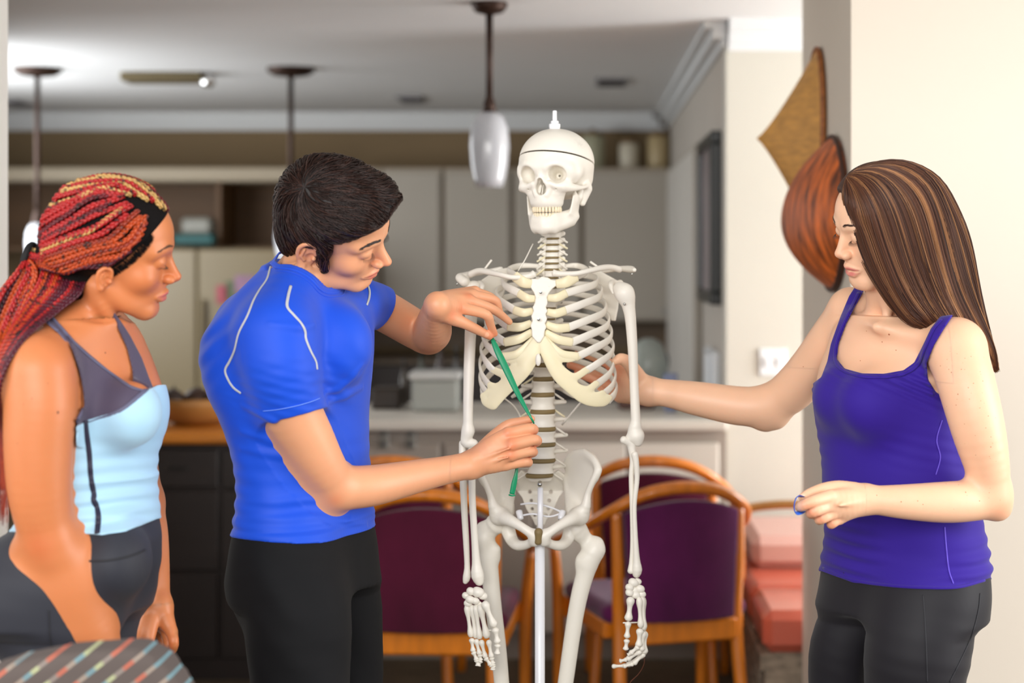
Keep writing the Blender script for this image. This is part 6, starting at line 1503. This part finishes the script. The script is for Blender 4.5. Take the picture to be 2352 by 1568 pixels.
seam('armhole_piping', yk, [(104, 735), (140, 768), (160, 800), (176, 850), (187, 895), (190, 930), (183, 955), (168, 978)], .0026, M_PIPEB, yko, flat=(1, .5))
# hair: scalp base, braids, tie, ponytail
M_SCALP = mat('black_root_hair', srgb(13, 9, 9), .8, spec=.15, bump=(300, .8, .002))
hsb = Shape(); hsb.ell((0, -.012, .044), (.080, .099, .088), k=0); ltie = R_b.T @ (P(72, 591, 2.86) - O_b) / S_b
hsb.ell((0, -.078, .030), (.052, .050, .056), k=.03); hsb.ell((0, -.066, -.004), (.060, .050, .062), k=.04); hsb.cone(ltie * .72 + V3(0, 0, -.004), ltie, .030, .012, .03)
hsb.func(lambda X, Y, Z: np.maximum(Y * .80 - Z * .62 - .009 - .010 * np.sin(X * 60) * 0, -Z - .024 + .9 * np.maximum(Y, 0)), k=.012)
hsb.ell((0, -.058, -.040), (.050, .040, .046), k=.02); hsb.chain([((0, -.055, -.06), .040), ((0, -.085, -.075), .022)], .02)
hbw = hsb.placed(R_b, O_b, S_b)
hbo = hbw.obj('hair', .0028, M_SCALP, WB, label='black roots under the braids')
# baby hair at the hairline
rng = np.random.default_rng(21); nb = 900
lp = np.stack([rng.normal(size=nb) * .0 + .058 + .012 * rng.random(nb), .050 - .055 * rng.random(nb), rng.random(nb)], 1)
lp[:, 1] = lerp(-.002, .058, rng.random(nb)); lp[:, 2] = lerp(-.018, .062, (lp[:, 1] + .002) / .060) + rng.normal(size=nb) * .003
q = hbw.project(O_b + (lp * S_b) @ R_b.T, .0005, 6); tdir = (R_b @ V3(0, -.7, .5))
body_g = None
st_ = np.stack([body.project(q + (-tdir) * .012, .0006, 4), body.project(q - tdir * .006, .0008, 3), q + tdir * .004, q + tdir * .012], 1)
strands_obj('hair_edge', st_, np.array([.0001, .0003, .0004, .0005]), M_SCALP, hbo)
def braid(paths, R, lam, cols, name, parent, n=6):
    lam = lam * 1.3
    """three plies twisted round each path; paths (N,K,3)"""
    out = []; cc = []
    for path, rr, c in zip(paths, R, cols):
        seg = np.linalg.norm(np.diff(path, axis=0), axis=1).sum(); K_ = max(24, int(seg / lam * 9)); c3 = catmull(path, K_)
        s_ = np.concatenate([[0], np.cumsum(np.linalg.norm(np.diff(c3, axis=0), axis=1))])
        T = np.gradient(c3, axis=0); T /= np.linalg.norm(T, axis=1)[:, None]
        up = V3(0, -1, .15); N_ = up - (T * up).sum(1)[:, None] * T; N_ /= np.linalg.norm(N_, axis=1)[:, None]; B_ = np.cross(T, N_)
        for j in range(3):
            ph = 2 * np.pi * (s_ / lam + j / 3)
            pj = c3 + B_ * (np.sin(ph) * rr * .62)[:, None] + N_ * (np.sin(2 * ph) * rr * .42)[:, None]
            v_, f_ = tube_mesh(pj, np.full(K_, rr * .50) * np.interp(np.linspace(0, 1, K_), [0, .04, .9, 1], [.6, 1, 1, .7]), n, cap=False)
            out.append((v_, f_)); cc.append(np.tile(np.array(c) * np.where(nz(v_, 190, j * 2.0) > .52, .12, 1.0)[:, None] * (1 + .22 * nz(v_, 300, j))[:, None], (1, 1)))
    V = []; F = []; n0 = 0
    for v_, f_ in out: V.append(v_); F.append(f_ + n0); n0 += len(v_)
    return mesh_obj(name, np.vstack(V), np.vstack(F), M_BRAID, parent, cols=np.vstack(cc))
M_BRAID = mat('braid_fibre', (1, 0, 0, 1), .38, vcol=True, bump=(700, .35, .0008, (1, 1, 1)))
GOLD, RED, DRED, ORG, BURG, ORD = [np.array(srgb(*c)[:3]) for c in ((196, 156, 92), (166, 26, 26), (96, 14, 24), (178, 66, 18), (74, 8, 30), (140, 42, 18))]
B = [  # start, via, colour (photo points on the near side of the head)
 ((384, 470), (318, 385), (150, 404), DRED), ((380, 468), (322, 392), (165, 410), GOLD), ((374, 462), (305, 392), (150, 425), GOLD), ((352, 448), (290, 398), (140, 430), RED), ((340, 446), (280, 402), (150, 440), GOLD), ((312, 430), (262, 395), (130, 448), RED),
 ((304, 428), (235, 412), (118, 470), GOLD), ((296, 424), (225, 410), (112, 480), RED), ((284, 440), (200, 425), (104, 500), RED), ((272, 436), (215, 440), (100, 520), RED), ((262, 430), (205, 455), (98, 540), DRED),
 ((275, 445), (215, 475), (105, 548), RED), ((255, 462), (195, 500), (100, 555), DRED), ((290, 460), (215, 500), (108, 558), RED), ((300, 465), (225, 520), (115, 566), RED), ((276, 478), (210, 530), (110, 575), GOLD),
 ((288, 492), (235, 535), (118, 582), RED), ((318, 476), (250, 545), (120, 590), ORD), ((326, 490), (265, 548), (125, 597), ORG), ((346, 486), (290, 552), (135, 604), ORG), ((340, 505), (295, 560), (140, 611), ORD), ((334, 520), (300, 566), (150, 617), ORG), ((336, 500), (310, 560), (160, 623), ORG), ((328, 535), (280, 590), (150, 627), ORG), ((320, 548), (270, 600), (160, 632), ORD), ((298, 578), (250, 618), (150, 636), BURG), ((282, 592), (240, 628), (140, 634), BURG)]
far_ = []
paths = []; rr = []; cc = []
rng = np.random.default_rng(9)
tie = P(66, 592, 2.86)
for i, (a, m_, c_, col) in enumerate(B):
    a = (a[0] + 6, a[1] + 1); pts = np.array([P(a[0], a[1], 2.78), P((a[0] + m_[0]) / 2 + 4, (a[1] + m_[1]) / 2 - 4, 2.77), P(m_[0], m_[1], 2.775), P((m_[0] + c_[0]) / 2 - 6, (m_[1] + c_[1]) / 2 - 3, 2.77), P(c_[0] - 16, c_[1], 2.79)])
    if i < 6: pts += V3(0, .03, 0) * (6 - i) / 3
    w = catmull(pts, 14); w = hbw.project(w, .0040, 7)
    w = np.vstack([w, P(98, 566 + 50 * i / 26, 2.83 + (.01 if i < 8 else -.015))[None] * 1.0, tie + V3(0, -.014 + .02 * rng.random(), .017 - .034 * i / 26)])
    paths.append(w); rr.append((.0050 if i in (3, 5, 8, 11, 14, 16, 20) else .0042)); cc.append(col)
# far side braids over the crown
for i in range(9):
    a = R_b @ (V3(-.004 - .014 * i, .045 - .006 * i, .118 - .006 * i) * S_b) + O_b; b = R_b @ (V3(-.006 - .013 * i, -.06, .105 - .010 * i) * S_b) + O_b
    w = hbw.project(catmull([a, (a + b) / 2 + V3(0, 0, .02), b, tie + V3(.02, .02, .03)], 14), .004, 7); paths.append(np.vstack([w, tie + V3(0, .012, .01)])); rr.append(.0042); cc.append([RED, GOLD, DRED, RED, ORG][i % 5])
braid(paths, rr, .019, cc, 'braids', hbo)
tr_ = [tie + V3(math.cos(a) * .004, math.sin(a) * .020 * .9, math.cos(a) * .020) for a in np.linspace(0, 2 * np.pi, 26)]
tube_obj('hair_tie', [tie + (V3(.25, 0, .97) * math.cos(a) + V3(0, 1, 0) * math.sin(a)) * .0225 for a in np.linspace(0, 2 * np.pi, 30)], .0050, mat('black_elastic', srgb(14, 13, 15), .8), hbo, n=8, flat=(1, 1.3))
paths = []; rr = []; cc = []
cols = [ORG, RED, DRED, ORG, RED, BURG, RED, DRED, ORG, GOLD]
for i in range(26):
    t = i / 25; x1 = lerp(-30, 118, t ** 1.2) + rng.normal() * 5; dz = 2.80 + .07 * rng.random()
    ex = lerp(-75, 22, t) + rng.normal() * 5
    far = t > .72
    w = [tie + V3(0, -.015 + .03 * rng.random(), 0), P(lerp(40, 84, t), 624, dz), P(lerp(2, 74, t), 672, dz - .02), P(lerp(-28, 44, t), 742, dz - .05), P(lerp(-48, 10, t), 830, 2.70 + .06 * rng.random()), P(ex * .9 - 6, 960, 2.70 + .08 * rng.random()), P(ex * .8 - 4, 1080 + 50 * rng.random(), 2.72 + .06 * rng.random())]
    paths.append(np.array(w)); rr.append(.0042); cc.append(cols[i % 10])
for i in range(13):  # loose braids from the nape sweeping back under the tie
    t = i / 12; w = [P(lerp(100, 192, t), lerp(622, 648, t), 2.82), P(lerp(88, 178, t), lerp(655, 676, t), 2.795), P(lerp(58, 128, t), lerp(706, 716, t), 2.765), P(lerp(10, 60, t), lerp(790, 772, t), 2.70), P(lerp(-20, 6, t), lerp(880, 858, t), 2.665), P(lerp(-34, -8, t), 980, 2.70)]
    paths.append(np.array(w)); rr.append(.0040); cc.append([BURG, RED, DRED, BURG][i % 4] if t > .4 else [RED, ORG, DRED][i % 3])
braid(paths, rr, .019, cc, 'ponytail_braids', hbo)
nb = 130; t = rng.random(nb); w = np.stack([np.stack([P(lerp(-40, 18, q) + rng.normal() * 3, y + rng.normal() * 6, 2.72) for y in (900, 960, 1030, 1100, 1150 + 60 * rng.random())]) for q in t])
strands_obj('loose_strands', w, np.array([.0009, .0009, .0008, .0006, .0003]), M_BRAID, hbo, cols=np.array([[ORD, DRED, ORG][i % 3] for i in range(nb)]))
# strap-backed chair in front of her
fc = thing('striped_chair', 'grey striped upholstered chair back in the bottom left foreground', 'chair', (K(150, 2.3), 2.3, 0))
fcs = Shape()
DC = 2.35
def chairback(X, Y, Z):
    xl, xr = K(-260, DC), K(492, DC); cx = (xl + xr) / 2; hw = (xr - xl) / 2
    u = np.clip((X - cx) / hw, -1, 1); top = Zz(1484, DC) - .10 * np.abs(u - .35) ** 2.2 * (u < .35) * .62 - .22 * np.clip((u - .45) / .55, 0, 1) ** 2.4
    yc = DC + .10 * u * u
    return np.maximum(np.maximum(Z - top, .45 - Z), np.maximum(np.abs(X - cx) - hw, np.abs(Y - yc) - .045))
fcs._add('u', lambda X, Y, Z: chairback(X, Y, Z) + 0 * (X + Y + Z), (K(-262, DC), DC - .05, .45), (K(494, DC), DC + .16, Zz(1480, DC)), .0)
v_, ax3 = fcs.field(.012); 
import itertools
vv, ff = surface_nets(v_, ax3, 6)
mesh_obj('backrest', vv, ff, stripes('striped_upholstery'), fc)
MB().box(K(-240, DC), DC - .55, .36, K(470, DC), DC + .02, .48, .04).build('seat', stripes('striped_upholstery'), fc)
for x in (-220, 450):
    for y in (DC - .5, DC + .02): MB().box(K(x, DC) - .02, y - .02, 0, K(x, DC) + .02, y + .02, .37, .004).build('leg', M_DARKCAB, fc)
# ================================================================ the woman with long brown hair
WL = person('woman with long brown hair in a purple tank top and dark leggings', (P(2060, 1400, 3.26)[0], 3.26, 0))
DW = 3.28; phi = math.radians(-50)
wt = Shape()
tors(wt, [(728, 1955, 2160, .10, DW), (752, 1930, 2186, .135, DW), (800, 1914, 2196, .152, DW), (850, 1895, 2192, .156, DW), (900, 1886, 2188, .154, DW), (950, 1888, 2190, .150, DW), (1000, 1895, 2194, .146, DW), (1050, 1902, 2203, .143, DW), (1100, 1905, 2214, .145, DW), (1150, 1905, 2228, .152, DW), (1200, 1912, 2234, .160, DW), (1250, 1914, 2242, .168, DW), (1300, 1908, 2246, .176, DW), (1350, 1902, 2248, .180, DW), (1400, 1894, 2244, .180, DW)], phi, k=0)
wt.ell(P(2002, 925, 3.178), (.054, .044, .052), k=.055); wt.ell(P(1932, 912, 3.25), (.045, .045, .048), k=.045)
wneck = Shape(); wneck.pchain([(2066, 790, 3.30, 78), (2056, 740, 3.285, 60), (2046, 690, 3.265, 56), (2040, 640, 3.24, 56)], .02)
wneck.pchain([(2044, 668, 3.205, 16), (2040, 705, 3.21, 9), (2036, 735, 3.21, 5)], .03)
wtrap = Shape(); wtrap.pchain([(2070, 715, 3.28, 42), (2130, 755, 3.22, 44), (2195, 790, 3.13, 56)], .03); wtrap.pchain([(2040, 710, 3.31, 36), (1995, 712, 3.35, 36), (1955, 712, 3.39, 42)], .03)
wtrap.pchain([(2030, 752, 3.195, 6), (2080, 766, 3.18, 6), (2150, 775, 3.14, 7)], .03); wtrap.pchain([(2012, 750, 3.195, 6), (1985, 735, 3.26, 6), (1960, 715, 3.34, 7)], .03)
wan = Shape(); wan.pchain([(2198, 806, 3.115, 68), (2222, 890, 3.085, 66), (2248, 990, 3.075, 61), (2268, 1075, 3.085, 51), (2272, 1130, 3.10, 46)], .02)
wan.pchain([(2270, 1138, 3.10, 47), (2240, 1148, 3.09, 47), (2170, 1153, 3.07, 47), (2080, 1152, 3.055, 40), (2010, 1148, 3.05, 33), (1985, 1147, 3.05, 32)], .02)
wan.pchain([(2285, 1120, 3.12, 28), (2294, 1168, 3.11, 24)], .03)
waf = Shape(); waf.pchain([(1955, 716, 3.40, 52), (1912, 780, 3.44, 54), (1870, 840, 3.48, 53), (1820, 895, 3.52, 50), (1768, 932, 3.55, 44)], .02)
waf.pchain([(1768, 932, 3.55, 45), (1700, 932, 3.56, 45), (1600, 915, 3.57, 39), (1535, 903, 3.58, 32), (1490, 899, 3.585, 30)], .02)
waf.pchain([(1775, 955, 3.56, 26), (1758, 966, 3.56, 19)], .03)
wh = Shape()   # near hand
for (x, y, d) in ((1908, 1141, 3.02), (1906, 1160, 3.02), (1914, 1177, 3.03), (1928, 1189, 3.045)): wh.pchain([(1985, 1146, 3.055, 30), (1948, (1146 + y) / 2, (3.05 + d) / 2, 25), (x, y, d, 15.5)], .01)
WF = [[(1906, 1140, 3.018, 16), (1868, 1151, 3.0, 13.5), (1842, 1161, 3.0, 12), (1836, 1165, 3.012, 10)], [(1905, 1160, 3.02, 15), (1872, 1173, 3.005, 14), (1862, 1179, 3.02, 12), (1878, 1180, 3.045, 10)], [(1914, 1177, 3.03, 14), (1888, 1190, 3.02, 13), (1882, 1194, 3.035, 11), (1898, 1190, 3.055, 9)], [(1928, 1188, 3.045, 13), (1912, 1201, 3.035, 12), (1910, 1204, 3.045, 10), (1924, 1198, 3.06, 8)]]
for q in WF: finger(wh, q)
finger(wh, [(1960, 1128, 3.05, 22), (1925, 1120, 3.045, 17), (1893, 1121, 3.04, 13), (1862, 1131, 3.035, 11), (1842, 1142, 3.03, 9)], .006)
wh.pchain([(1975, 1150, 3.026, 3), (1930, 1160, 3.004, 3)], .010)
wg = Shape()   # far hand behind the ribs
for (x, y, d) in ((1426, 850, 3.655), (1420, 872, 3.66), (1420, 892, 3.66), (1424, 910, 3.655)): wg.pchain([(1490, 898, 3.59, 29), (1456, (898 + y) / 2 - 2, 3.625, 26), (x, y, d, 15)], .01)
GF = [[(1426, 850, 3.655, 14), (1385, 828, 3.685, 11.5), (1352, 815, 3.69, 10), (1328, 808, 3.69, 8)], [(1420, 872, 3.66, 14), (1372, 854, 3.69, 12), (1340, 846, 3.695, 10.5), (1310, 838, 3.695, 9)], [(1420, 892, 3.66, 13), (1378, 876, 3.69, 11), (1350, 866, 3.695, 10), (1326, 858, 3.695, 8)], [(1424, 910, 3.655, 12), (1392, 902, 3.68, 10), (1370, 894, 3.685, 9), (1350, 888, 3.685, 7.5)]]
for q in GF: finger(wg, q)
finger(wg, [(1472, 882, 3.59, 24), (1458, 854, 3.57, 18), (1442, 832, 3.548, 15), (1426, 824, 3.535, 13), (1413, 829, 3.525, 9)], .006)
R_w = euler_frame(107, -18, -14); O_w = P(2026, 522, 3.20); S_w = .93; FL_w = .97; OM = .0040
head_w = head_shape(open_mouth=OM, jaw=.95, nose=.97).squash(FL_w).placed(R_w, O_w, S_w)
wlegs = Shape(); wlegs.pchain([(2124, 1400, 3.20, 114), (2110, 1480, 3.19, 118), (2100, 1568, 3.19, 110), (2085, 1900, 3.19, 66), (2090, 2050, 3.22, 66), (2085, 2450, 3.27, 40)], .03)
wlegs.pchain([(1972, 1400, 3.32, 72), (1937, 1480, 3.33, 71), (1928, 1568, 3.34, 67), (1930, 1850, 3.36, 54), (1935, 1980, 3.38, 54), (1945, 2340, 3.42, 36)], .03)
body = Shape(); body.merge(wt, 0); body.merge(wtrap, .03); body.merge(wneck, .025); body.merge(wan, .028); body.merge(waf, .028); body.merge(wh, .01); body.merge(wg, .01); body.merge(head_w, .016); body.merge(wlegs, .03)
spots = [(2042, 768, .0020), (2026, 785, .0013), (2058, 804, .0013), (1976, 828, .0013), (1990, 760, .001), (2185, 855, .0012), (2200, 905, .0016), (2270, 955, .001), (2236, 880, .001), (2224, 890, .001), (2208, 848, .001), (2276, 1026, .0012), (2240, 1000, .001), (2120, 1158, .001), (2070, 1152, .0013), (2108, 1150, .001), (2014, 1137, .0012), (2218, 1130, .0012), (2250, 1150, .001), (1845, 842, .0014), (2160, 840, .001), (2196, 930, .001)]
for _ in range(46): spots.append((2170 + 130 * RNG.random(), 800 + 370 * RNG.random(), .0005 + .0004 * RNG.random()))
spots_obj('freckles', body, [(a, b, c * .9) for a, b, c in spots], mat('freckle_tan', srgb(178, 106, 72), .6), WL)
nails = [(P(1318, 838, 3.68), .006), (P(1420, 822, 3.515), .006), (P(1844, 1136, 3.022), .0055)]
fl = [(P(*q[-1][:3]), .014, .9) for q in GF] + [(P(x, y, 3.66), .03, .8) for x, y in ((1400, 860), (1440, 860))] + [(P(1855, 1162, 2.99), .010, .7), (P(1862, 1180, 3.0), .010, .8), (P(1884, 1194, 3.01), .01, .8), (P(1912, 1203, 3.03), .01, .8), (P(2290, 1165, 3.08), .02, .5)]
col_w = skin_col(srgb(238, 190, 156), R_w, O_w, S_w, srgb(205, 118, 108), om=OM * .9, fl=FL_w, flush_pts=fl, nail_pts=nails)
body.obj('body', .004, M_SKIN, WL, colfn=col_w, regions=[(.0038, (.0, 2.8, -.01), (1.0, 3.85, 1.75)), (.0017, V3(.40, 3.02, Zz(868, 3.2)), V3(K(2150, 3.2), 3.48, Zz(360, 3.2))), (.0017, V3(K(1815, 3.03), 2.96, Zz(1225, 3.03)), V3(K(1990, 3.03), 3.14, Zz(1095, 3.03))), (.0018, V3(K(1290, 3.66), 3.47, Zz(945, 3.66)), V3(K(1500, 3.55), 3.74, Zz(785, 3.66)))])
add_face_hair(WL, body, R_w, O_w, S_w, mat('brow_darkbrown', srgb(70, 46, 34), .6), (1, -1), lash_len=.007, brow_n=90, fl=FL_w)
tw = Shape(); 
for s in (-1, 0, 1): tw.ell(O_w + (np.array([s * .0075, .0775 - abs(s) * .0015, (-.0600) * FL_w]) * S_w) @ R_w.T, (.0040, .0040, .0035), R_w, k=.001)
tw.obj('teeth', .0012, M_TOOTH, WL)
# leggings
M_LEG = mat('black_leggings', srgb(24, 22, 28), .6, noise=(4, .06), sheen=.08, spec=.3, bump=(900, .08, .0005))
lg = Shape(); lg.merge(wt, 0); lg.merge(wlegs, .035); lgo = cloth_off(lg, .0032)
lgo.displace(lambda X, Y, Z: .0012 * np.clip(nz(np.stack([X, Y, Z], -1), 13, 6), 0, 1) * np.sin(Z * 150 + X * 60))
lgo.func(lambda X, Y, Z: Z - Zz(1290, DW), k=.002); lgo.func(lambda X, Y, Z: .09 - Z, k=.002)
lo_ = lgo.obj('leggings', .005, M_LEG, WL)
seam('leg_seam', lgo, [(2120, 1366), (2124, 1420), (2128, 1500), (2130, 1566)], .0011, mat('dark_seam', srgb(30, 30, 36), .7), lo_)
seam('leg_seam', lgo, [(2252, 1362), (2248, 1400), (2232, 1460), (2205, 1520), (2182, 1566)], .0014, mat('dark_seam', srgb(30, 30, 36), .7), lo_)
shoe(WL, K(2085, 3.27), 3.27, math.pi * .85, mat('white_shoe', srgb(210, 210, 215), .6)); shoe(WL, K(1945, 3.42), 3.42, math.pi * .85, mat('white_shoe', srgb(210, 210, 215), .6))
# tank top
M_PUR = mat('violet_jersey', srgb(46, 18, 138), .75, noise=(4, .05), sheen=.12, spec=.3, bump=(1000, .12, .0005))
tp_ = Shape(); tp_.merge(wt, 0); tp_.merge(wtrap, .03); tp_.merge(wlegs, .035)
wholew = Shape(); wholew.merge(wt, 0); wholew.merge(wtrap, .03); wholew.merge(wneck, .025); wholew.merge(wan, .028); wholew.merge(waf, .028)
wp = lambda l, d=3.17: [(K(x, d), Zz(y, d)) for x, y in l]
guard = wp([(1960, 640), (1938, 720), (1912, 790), (1903, 830), (1890, 868), (1884, 892), (1900, 925), (2125, 925), (2140, 896), (2130, 880), (2126, 835), (2146, 790), (2172, 745), (2200, 715), (2150, 640)])
tp_.ops.append(('u', masked(wholew, np.array(guard), 3.17), *wholew.bounds(), 0.0))
tko = cloth_off(tp_, .0060)
def wr_w(X, Y, Z):
    p = np.stack([X, Y, Z], -1)
    a = .0034 * np.exp(-((Z - Zz(1275, DW)) / .075) ** 2) * np.clip(.6 + nz(p, 11, 1), 0, 1.3) * np.sin(Z * 2 * np.pi / .027 - X * 10 + 2.0 * nz(p, 12, 2))
    b = .0026 * np.exp(-((Z - Zz(1060, DW)) / .05) ** 2) * np.clip(.3 + nz(p, 12, 8), 0, 1.2) * np.sin((Z + .25 * X) * 2 * np.pi / .024 + 2 * nz(p, 11, 5))
    c = .0020 * np.exp(-((Z - Zz(880, DW)) / .03) ** 2) * np.clip(.4 + nz(p, 14, 3), 0, 1.2) * np.sin((Z + .45 * X) * 2 * np.pi / .016 + 2 * nz(p, 11, 9))
    return a + b + c
tko.displace(wr_w)
T = wp([(1966, 655), (1984, 668), (1966, 700), (1944, 742), (1926, 790), (1922, 824), (1940, 846), (1980, 857), (2030, 858), (2075, 850), (2100, 832), (2118, 796), (2138, 754), (2160, 726), (2190, 722), (2168, 755), (2146, 792), (2128, 835), (2132, 872), (2150, 900), (2175, 916), (2300, 926), (2330, 1330), (2270, 1330), (2200, 1350), (2100, 1352), (1960, 1338), (1888, 1312), (1800, 1300), (1800, 900), (1862, 884), (1886, 866), (1900, 830), (1908, 790), (1930, 728), (1950, 680)])
tko.func(lambda X, Y, Z: pcut(X, Y, Z, np.array(T), 3.17), k=.0015)
tk = tko.obj('tank_top', .0028, M_PUR, WL)
seam('neck_binding', tko, [(1972, 672), (1952, 712), (1930, 760), (1918, 800), (1920, 832), (1942, 853), (1985, 864), (2030, 865), (2078, 857), (2108, 836), (2124, 800), (2144, 756), (2162, 734)], .0038, M_PUR, tk, off=.0012, flat=(1, .45), res=110)
seam('side_seam', tko, [(2164, 965), (2152, 1010), (2160, 1050), (2150, 1090)], .0012, mat('pale_violet_thread', srgb(96, 72, 200), .6), tk)
seam('side_seam', tko, [(2170, 1210), (2174, 1260), (2180, 1310), (2190, 1340)], .0012, mat('pale_violet_thread', srgb(96, 72, 200), .6), tk)
hemc, okh = tko.hits(catmull(np.array([[*q, 0] for q in [(1890, 1310), (1960, 1338), (2040, 1350), (2120, 1355), (2200, 1354), (2262, 1338)]], float), 60)[:, :2] - [0, 6])
if okh.sum() > 10: tube_obj('hem', hemc[okh], .0030, M_PUR, tk, n=8, flat=(1, .6))
# hair
ws = Shape(); ws.ell((0, -.010, .038), (.082, .103, .092), k=0); ws.ell((0, .026, .060), (.062, .056, .053), k=.02)
ws.func(lambda X, Y, Z: (Y * .86 - Z * .62 - .019 + .022 * np.clip((X + .035) / .04, 0, 1)), k=.006)
capw = ws.placed(R_w, O_w, S_w)
hl = Shape(); hl.merge(capw, 0)
dn = 3.165
hl.pchain([(2050, 474, 3.19, 82), (2062, 560, 3.19, 82), (2090, 640, 3.185, 66), (2120, 700, 3.175, 42), (2135, 728, 3.165, 24)], .03)
hl.pchain([(2092, 464, 3.24, 86), (2120, 560, 3.24, 95), (2150, 650, 3.22, 80), (2185, 715, 3.18, 52), (2225, 765, 3.15, 32), (2258, 805, 3.14, 16), (2280, 845, 3.15, 5)], .03)
hl.pchain([(2000, 440, 3.17, 60), (2010, 520, 3.155, 44), (2036, 600, 3.15, 34), (2068, 670, 3.15, 26), (2100, 725, 3.15, 16)], .02)
hl.pchain([(2150, 640, 3.30, 70), (2190, 740, 3.27, 50), (2230, 850, 3.25, 22)], .03)
M_HAIRB = mat('brown_hair', srgb(90, 55, 36), .42, vcol=True, spec=.35)
hbo = hl.obj('hair', .003, mat('hair_base_brown', srgb(62, 36, 24), .6), WL)
curves = [  # front lock to back lock: root .. tip
 [(1947, 414), (1945, 446), (1952, 492), (1966, 545), (1990, 600), (2030, 660), (2070, 715), (2112, 750)],
 [(1949, 409), (1978, 428), (2004, 505), (2024, 580), (2050, 645), (2080, 700), (2112, 742), (2150, 748)],
 [(1953, 404), (2010, 408), (2052, 495), (2076, 590), (2100, 655), (2130, 710), (2166, 742), (2200, 762)],
 [(1958, 400), (2040, 394), (2098, 490), (2122, 590), (2146, 660), (2178, 716), (2216, 762), (2250, 800)],
 [(1964, 396), (2068, 382), (2145, 485), (2168, 590), (2190, 665), (2218, 730), (2252, 790), (2274, 830)],
 [(1972, 391), (2092, 372), (2184, 485), (2206, 590), (2226, 670), (2250, 745), (2272, 800), (2284, 850)],
 [(1980, 386), (2112, 367), (2205, 490), (2226, 600), (2246, 690), (2262, 760), (2278, 815), (2284, 848)]]
C = np.array(curves, float); N = 7500; rng = np.random.default_rng(31)
u = rng.random(N) * (len(C) - 1); i0 = np.minimum(u.astype(int), len(C) - 2); ft = (u - i0)[:, None, None]
P2 = C[i0] * (1 - ft) + C[i0 + 1] * ft
tt = np.linspace(0, 1, 16); idx = tt * 7; j0 = np.minimum(idx.astype(int), 6); fr_ = (idx - j0)[None, :, None]
m_ = np.gradient(P2, axis=1); a0, a1 = P2[:, j0], P2[:, j0 + 1]; m0, m1 = m_[:, j0], m_[:, j0 + 1]
P2 = (2*fr_**3-3*fr_**2+1)*a0 + (fr_**3-2*fr_**2+fr_)*m0 + (-2*fr_**3+3*fr_**2)*a1 + (fr_**3-fr_**2)*m1
G_ = 60; og = np.argsort(u)[np.linspace(0, N - 1, G_).astype(int)]; ug = u[og]
q, ok = hl.hits(P2[og].reshape(-1, 2), near=2.95, far=3.45, it=90); ok = ok.reshape(G_, 16); dep = q[..., 1].reshape(G_, 16).copy()
dep[~ok] = 3.22
for _ in range(4): dep[:, 1:-1] = (dep[:, :-2] + dep[:, 2:] + 2 * dep[:, 1:-1]) / 4
gw = np.stack([(P2[og][..., 0] - CX) / FPX * dep, dep, EYE - (P2[og][..., 1] - CY) / FPX * dep], -1)
for _ in range(4):
    gw[:, 1:-1] = (gw[:, :-2] + gw[:, 2:] + 2 * gw[:, 1:-1]) / 4; dv = hl.pts(gw); g_ = hl.grad(gw); gw = gw + g_ * (np.clip(.0012 - dv, 0, .02))[..., None]
KH = 34; gw = np.stack([catmull(q_, KH) for q_ in gw]); gw[:, 1:-1] = (gw[:, :-2] + gw[:, 2:] + gw[:, 1:-1]) / 3
g_ = hl.grad(gw)
W3 = np.stack([np.stack([np.interp(u, ug, gw[:, k_, c_]) for c_ in range(3)], -1) for k_ in range(KH)], 1)
G3 = np.stack([np.stack([np.interp(u, ug, g_[:, k_, c_]) for c_ in range(3)], -1) for k_ in range(KH)], 1)
lift = .0004 + rng.random(N) ** 1.5 * .0065
W3 = W3 + G3 * (lift[:, None] * (.25 + .75 * np.sin(np.linspace(.1, 2.9, KH))))[..., None] + rng.normal(size=(N, 1, 3)) * np.array([.0028, .0006, .0018]) * np.linspace(.35, 1, KH)[None, :, None]
base_c = np.array(srgb(92, 56, 38)[:3]); hi_c = np.array(srgb(176, 124, 80)[:3]); dk = np.array(srgb(58, 33, 24)[:3])
h1 = np.clip(np.sin(u * 9.0 + 1.0) * 1.2 + .4 * np.sin(u * 23) - .35 + .5 * rng.normal(size=N), 0, 1)[:, None] * np.clip(.25 + u / 5, 0, 1)[:, None]
cc = base_c * (1 - h1) + hi_c * h1; dd = (rng.random((N, 1)) < .3); cc = np.where(dd, dk, cc) * (.8 + .4 * rng.random((N, 1)))
strands_obj('hair_strands', W3, .00075 * np.interp(np.linspace(0, 1, KH), [0, .1, .85, 1], [.8, 1, .9, .3]), M_HAIRB, hbo, cols=cc)
# blue tape around the index finger
M_TAPE = mat('blue_tape', srgb(10, 92, 200), .35, coat=.2)
bp = thing('blue_tape_loop', 'small loop of bright blue tape held between thumb and index finger', 'tape', P(1832, 1160, 3.0))
w = [P(1845, 1141, 3.028), P(1832, 1140, 3.0), P(1826, 1150, 2.985), P(1824, 1164, 2.985), P(1827, 1177, 2.99), P(1838, 1177, 3.005), P(1846, 1174, 3.03)]
w = catmull(w, 28); v, f = tube_mesh(w, np.stack([np.full(28, .0009), np.full(28, .0045)], 1), 10, up=np.array([V3(math.cos(a), 0, math.sin(a)) for a in np.linspace(1.6, 4.8, 28)])); mesh_obj('tape_strip', v, f, M_TAPE, bp)
hh = thing('fallen_hair', 'single long brown hair hanging from the right hand bones of the skeleton', 'hair', P(1480, 1500, 3.54))
tube_obj('strand', [P(1428, 1378, 3.53), P(1418, 1386, 3.53)] and [P(1480, 1502, 3.54), P(1479, 1525, 3.54), P(1466, 1548, 3.54), P(1448, 1566, 3.54), P(1438, 1590, 3.54)], .0006, mat('auburn_strand', srgb(110, 50, 20), .5), hh, n=5, res=20)
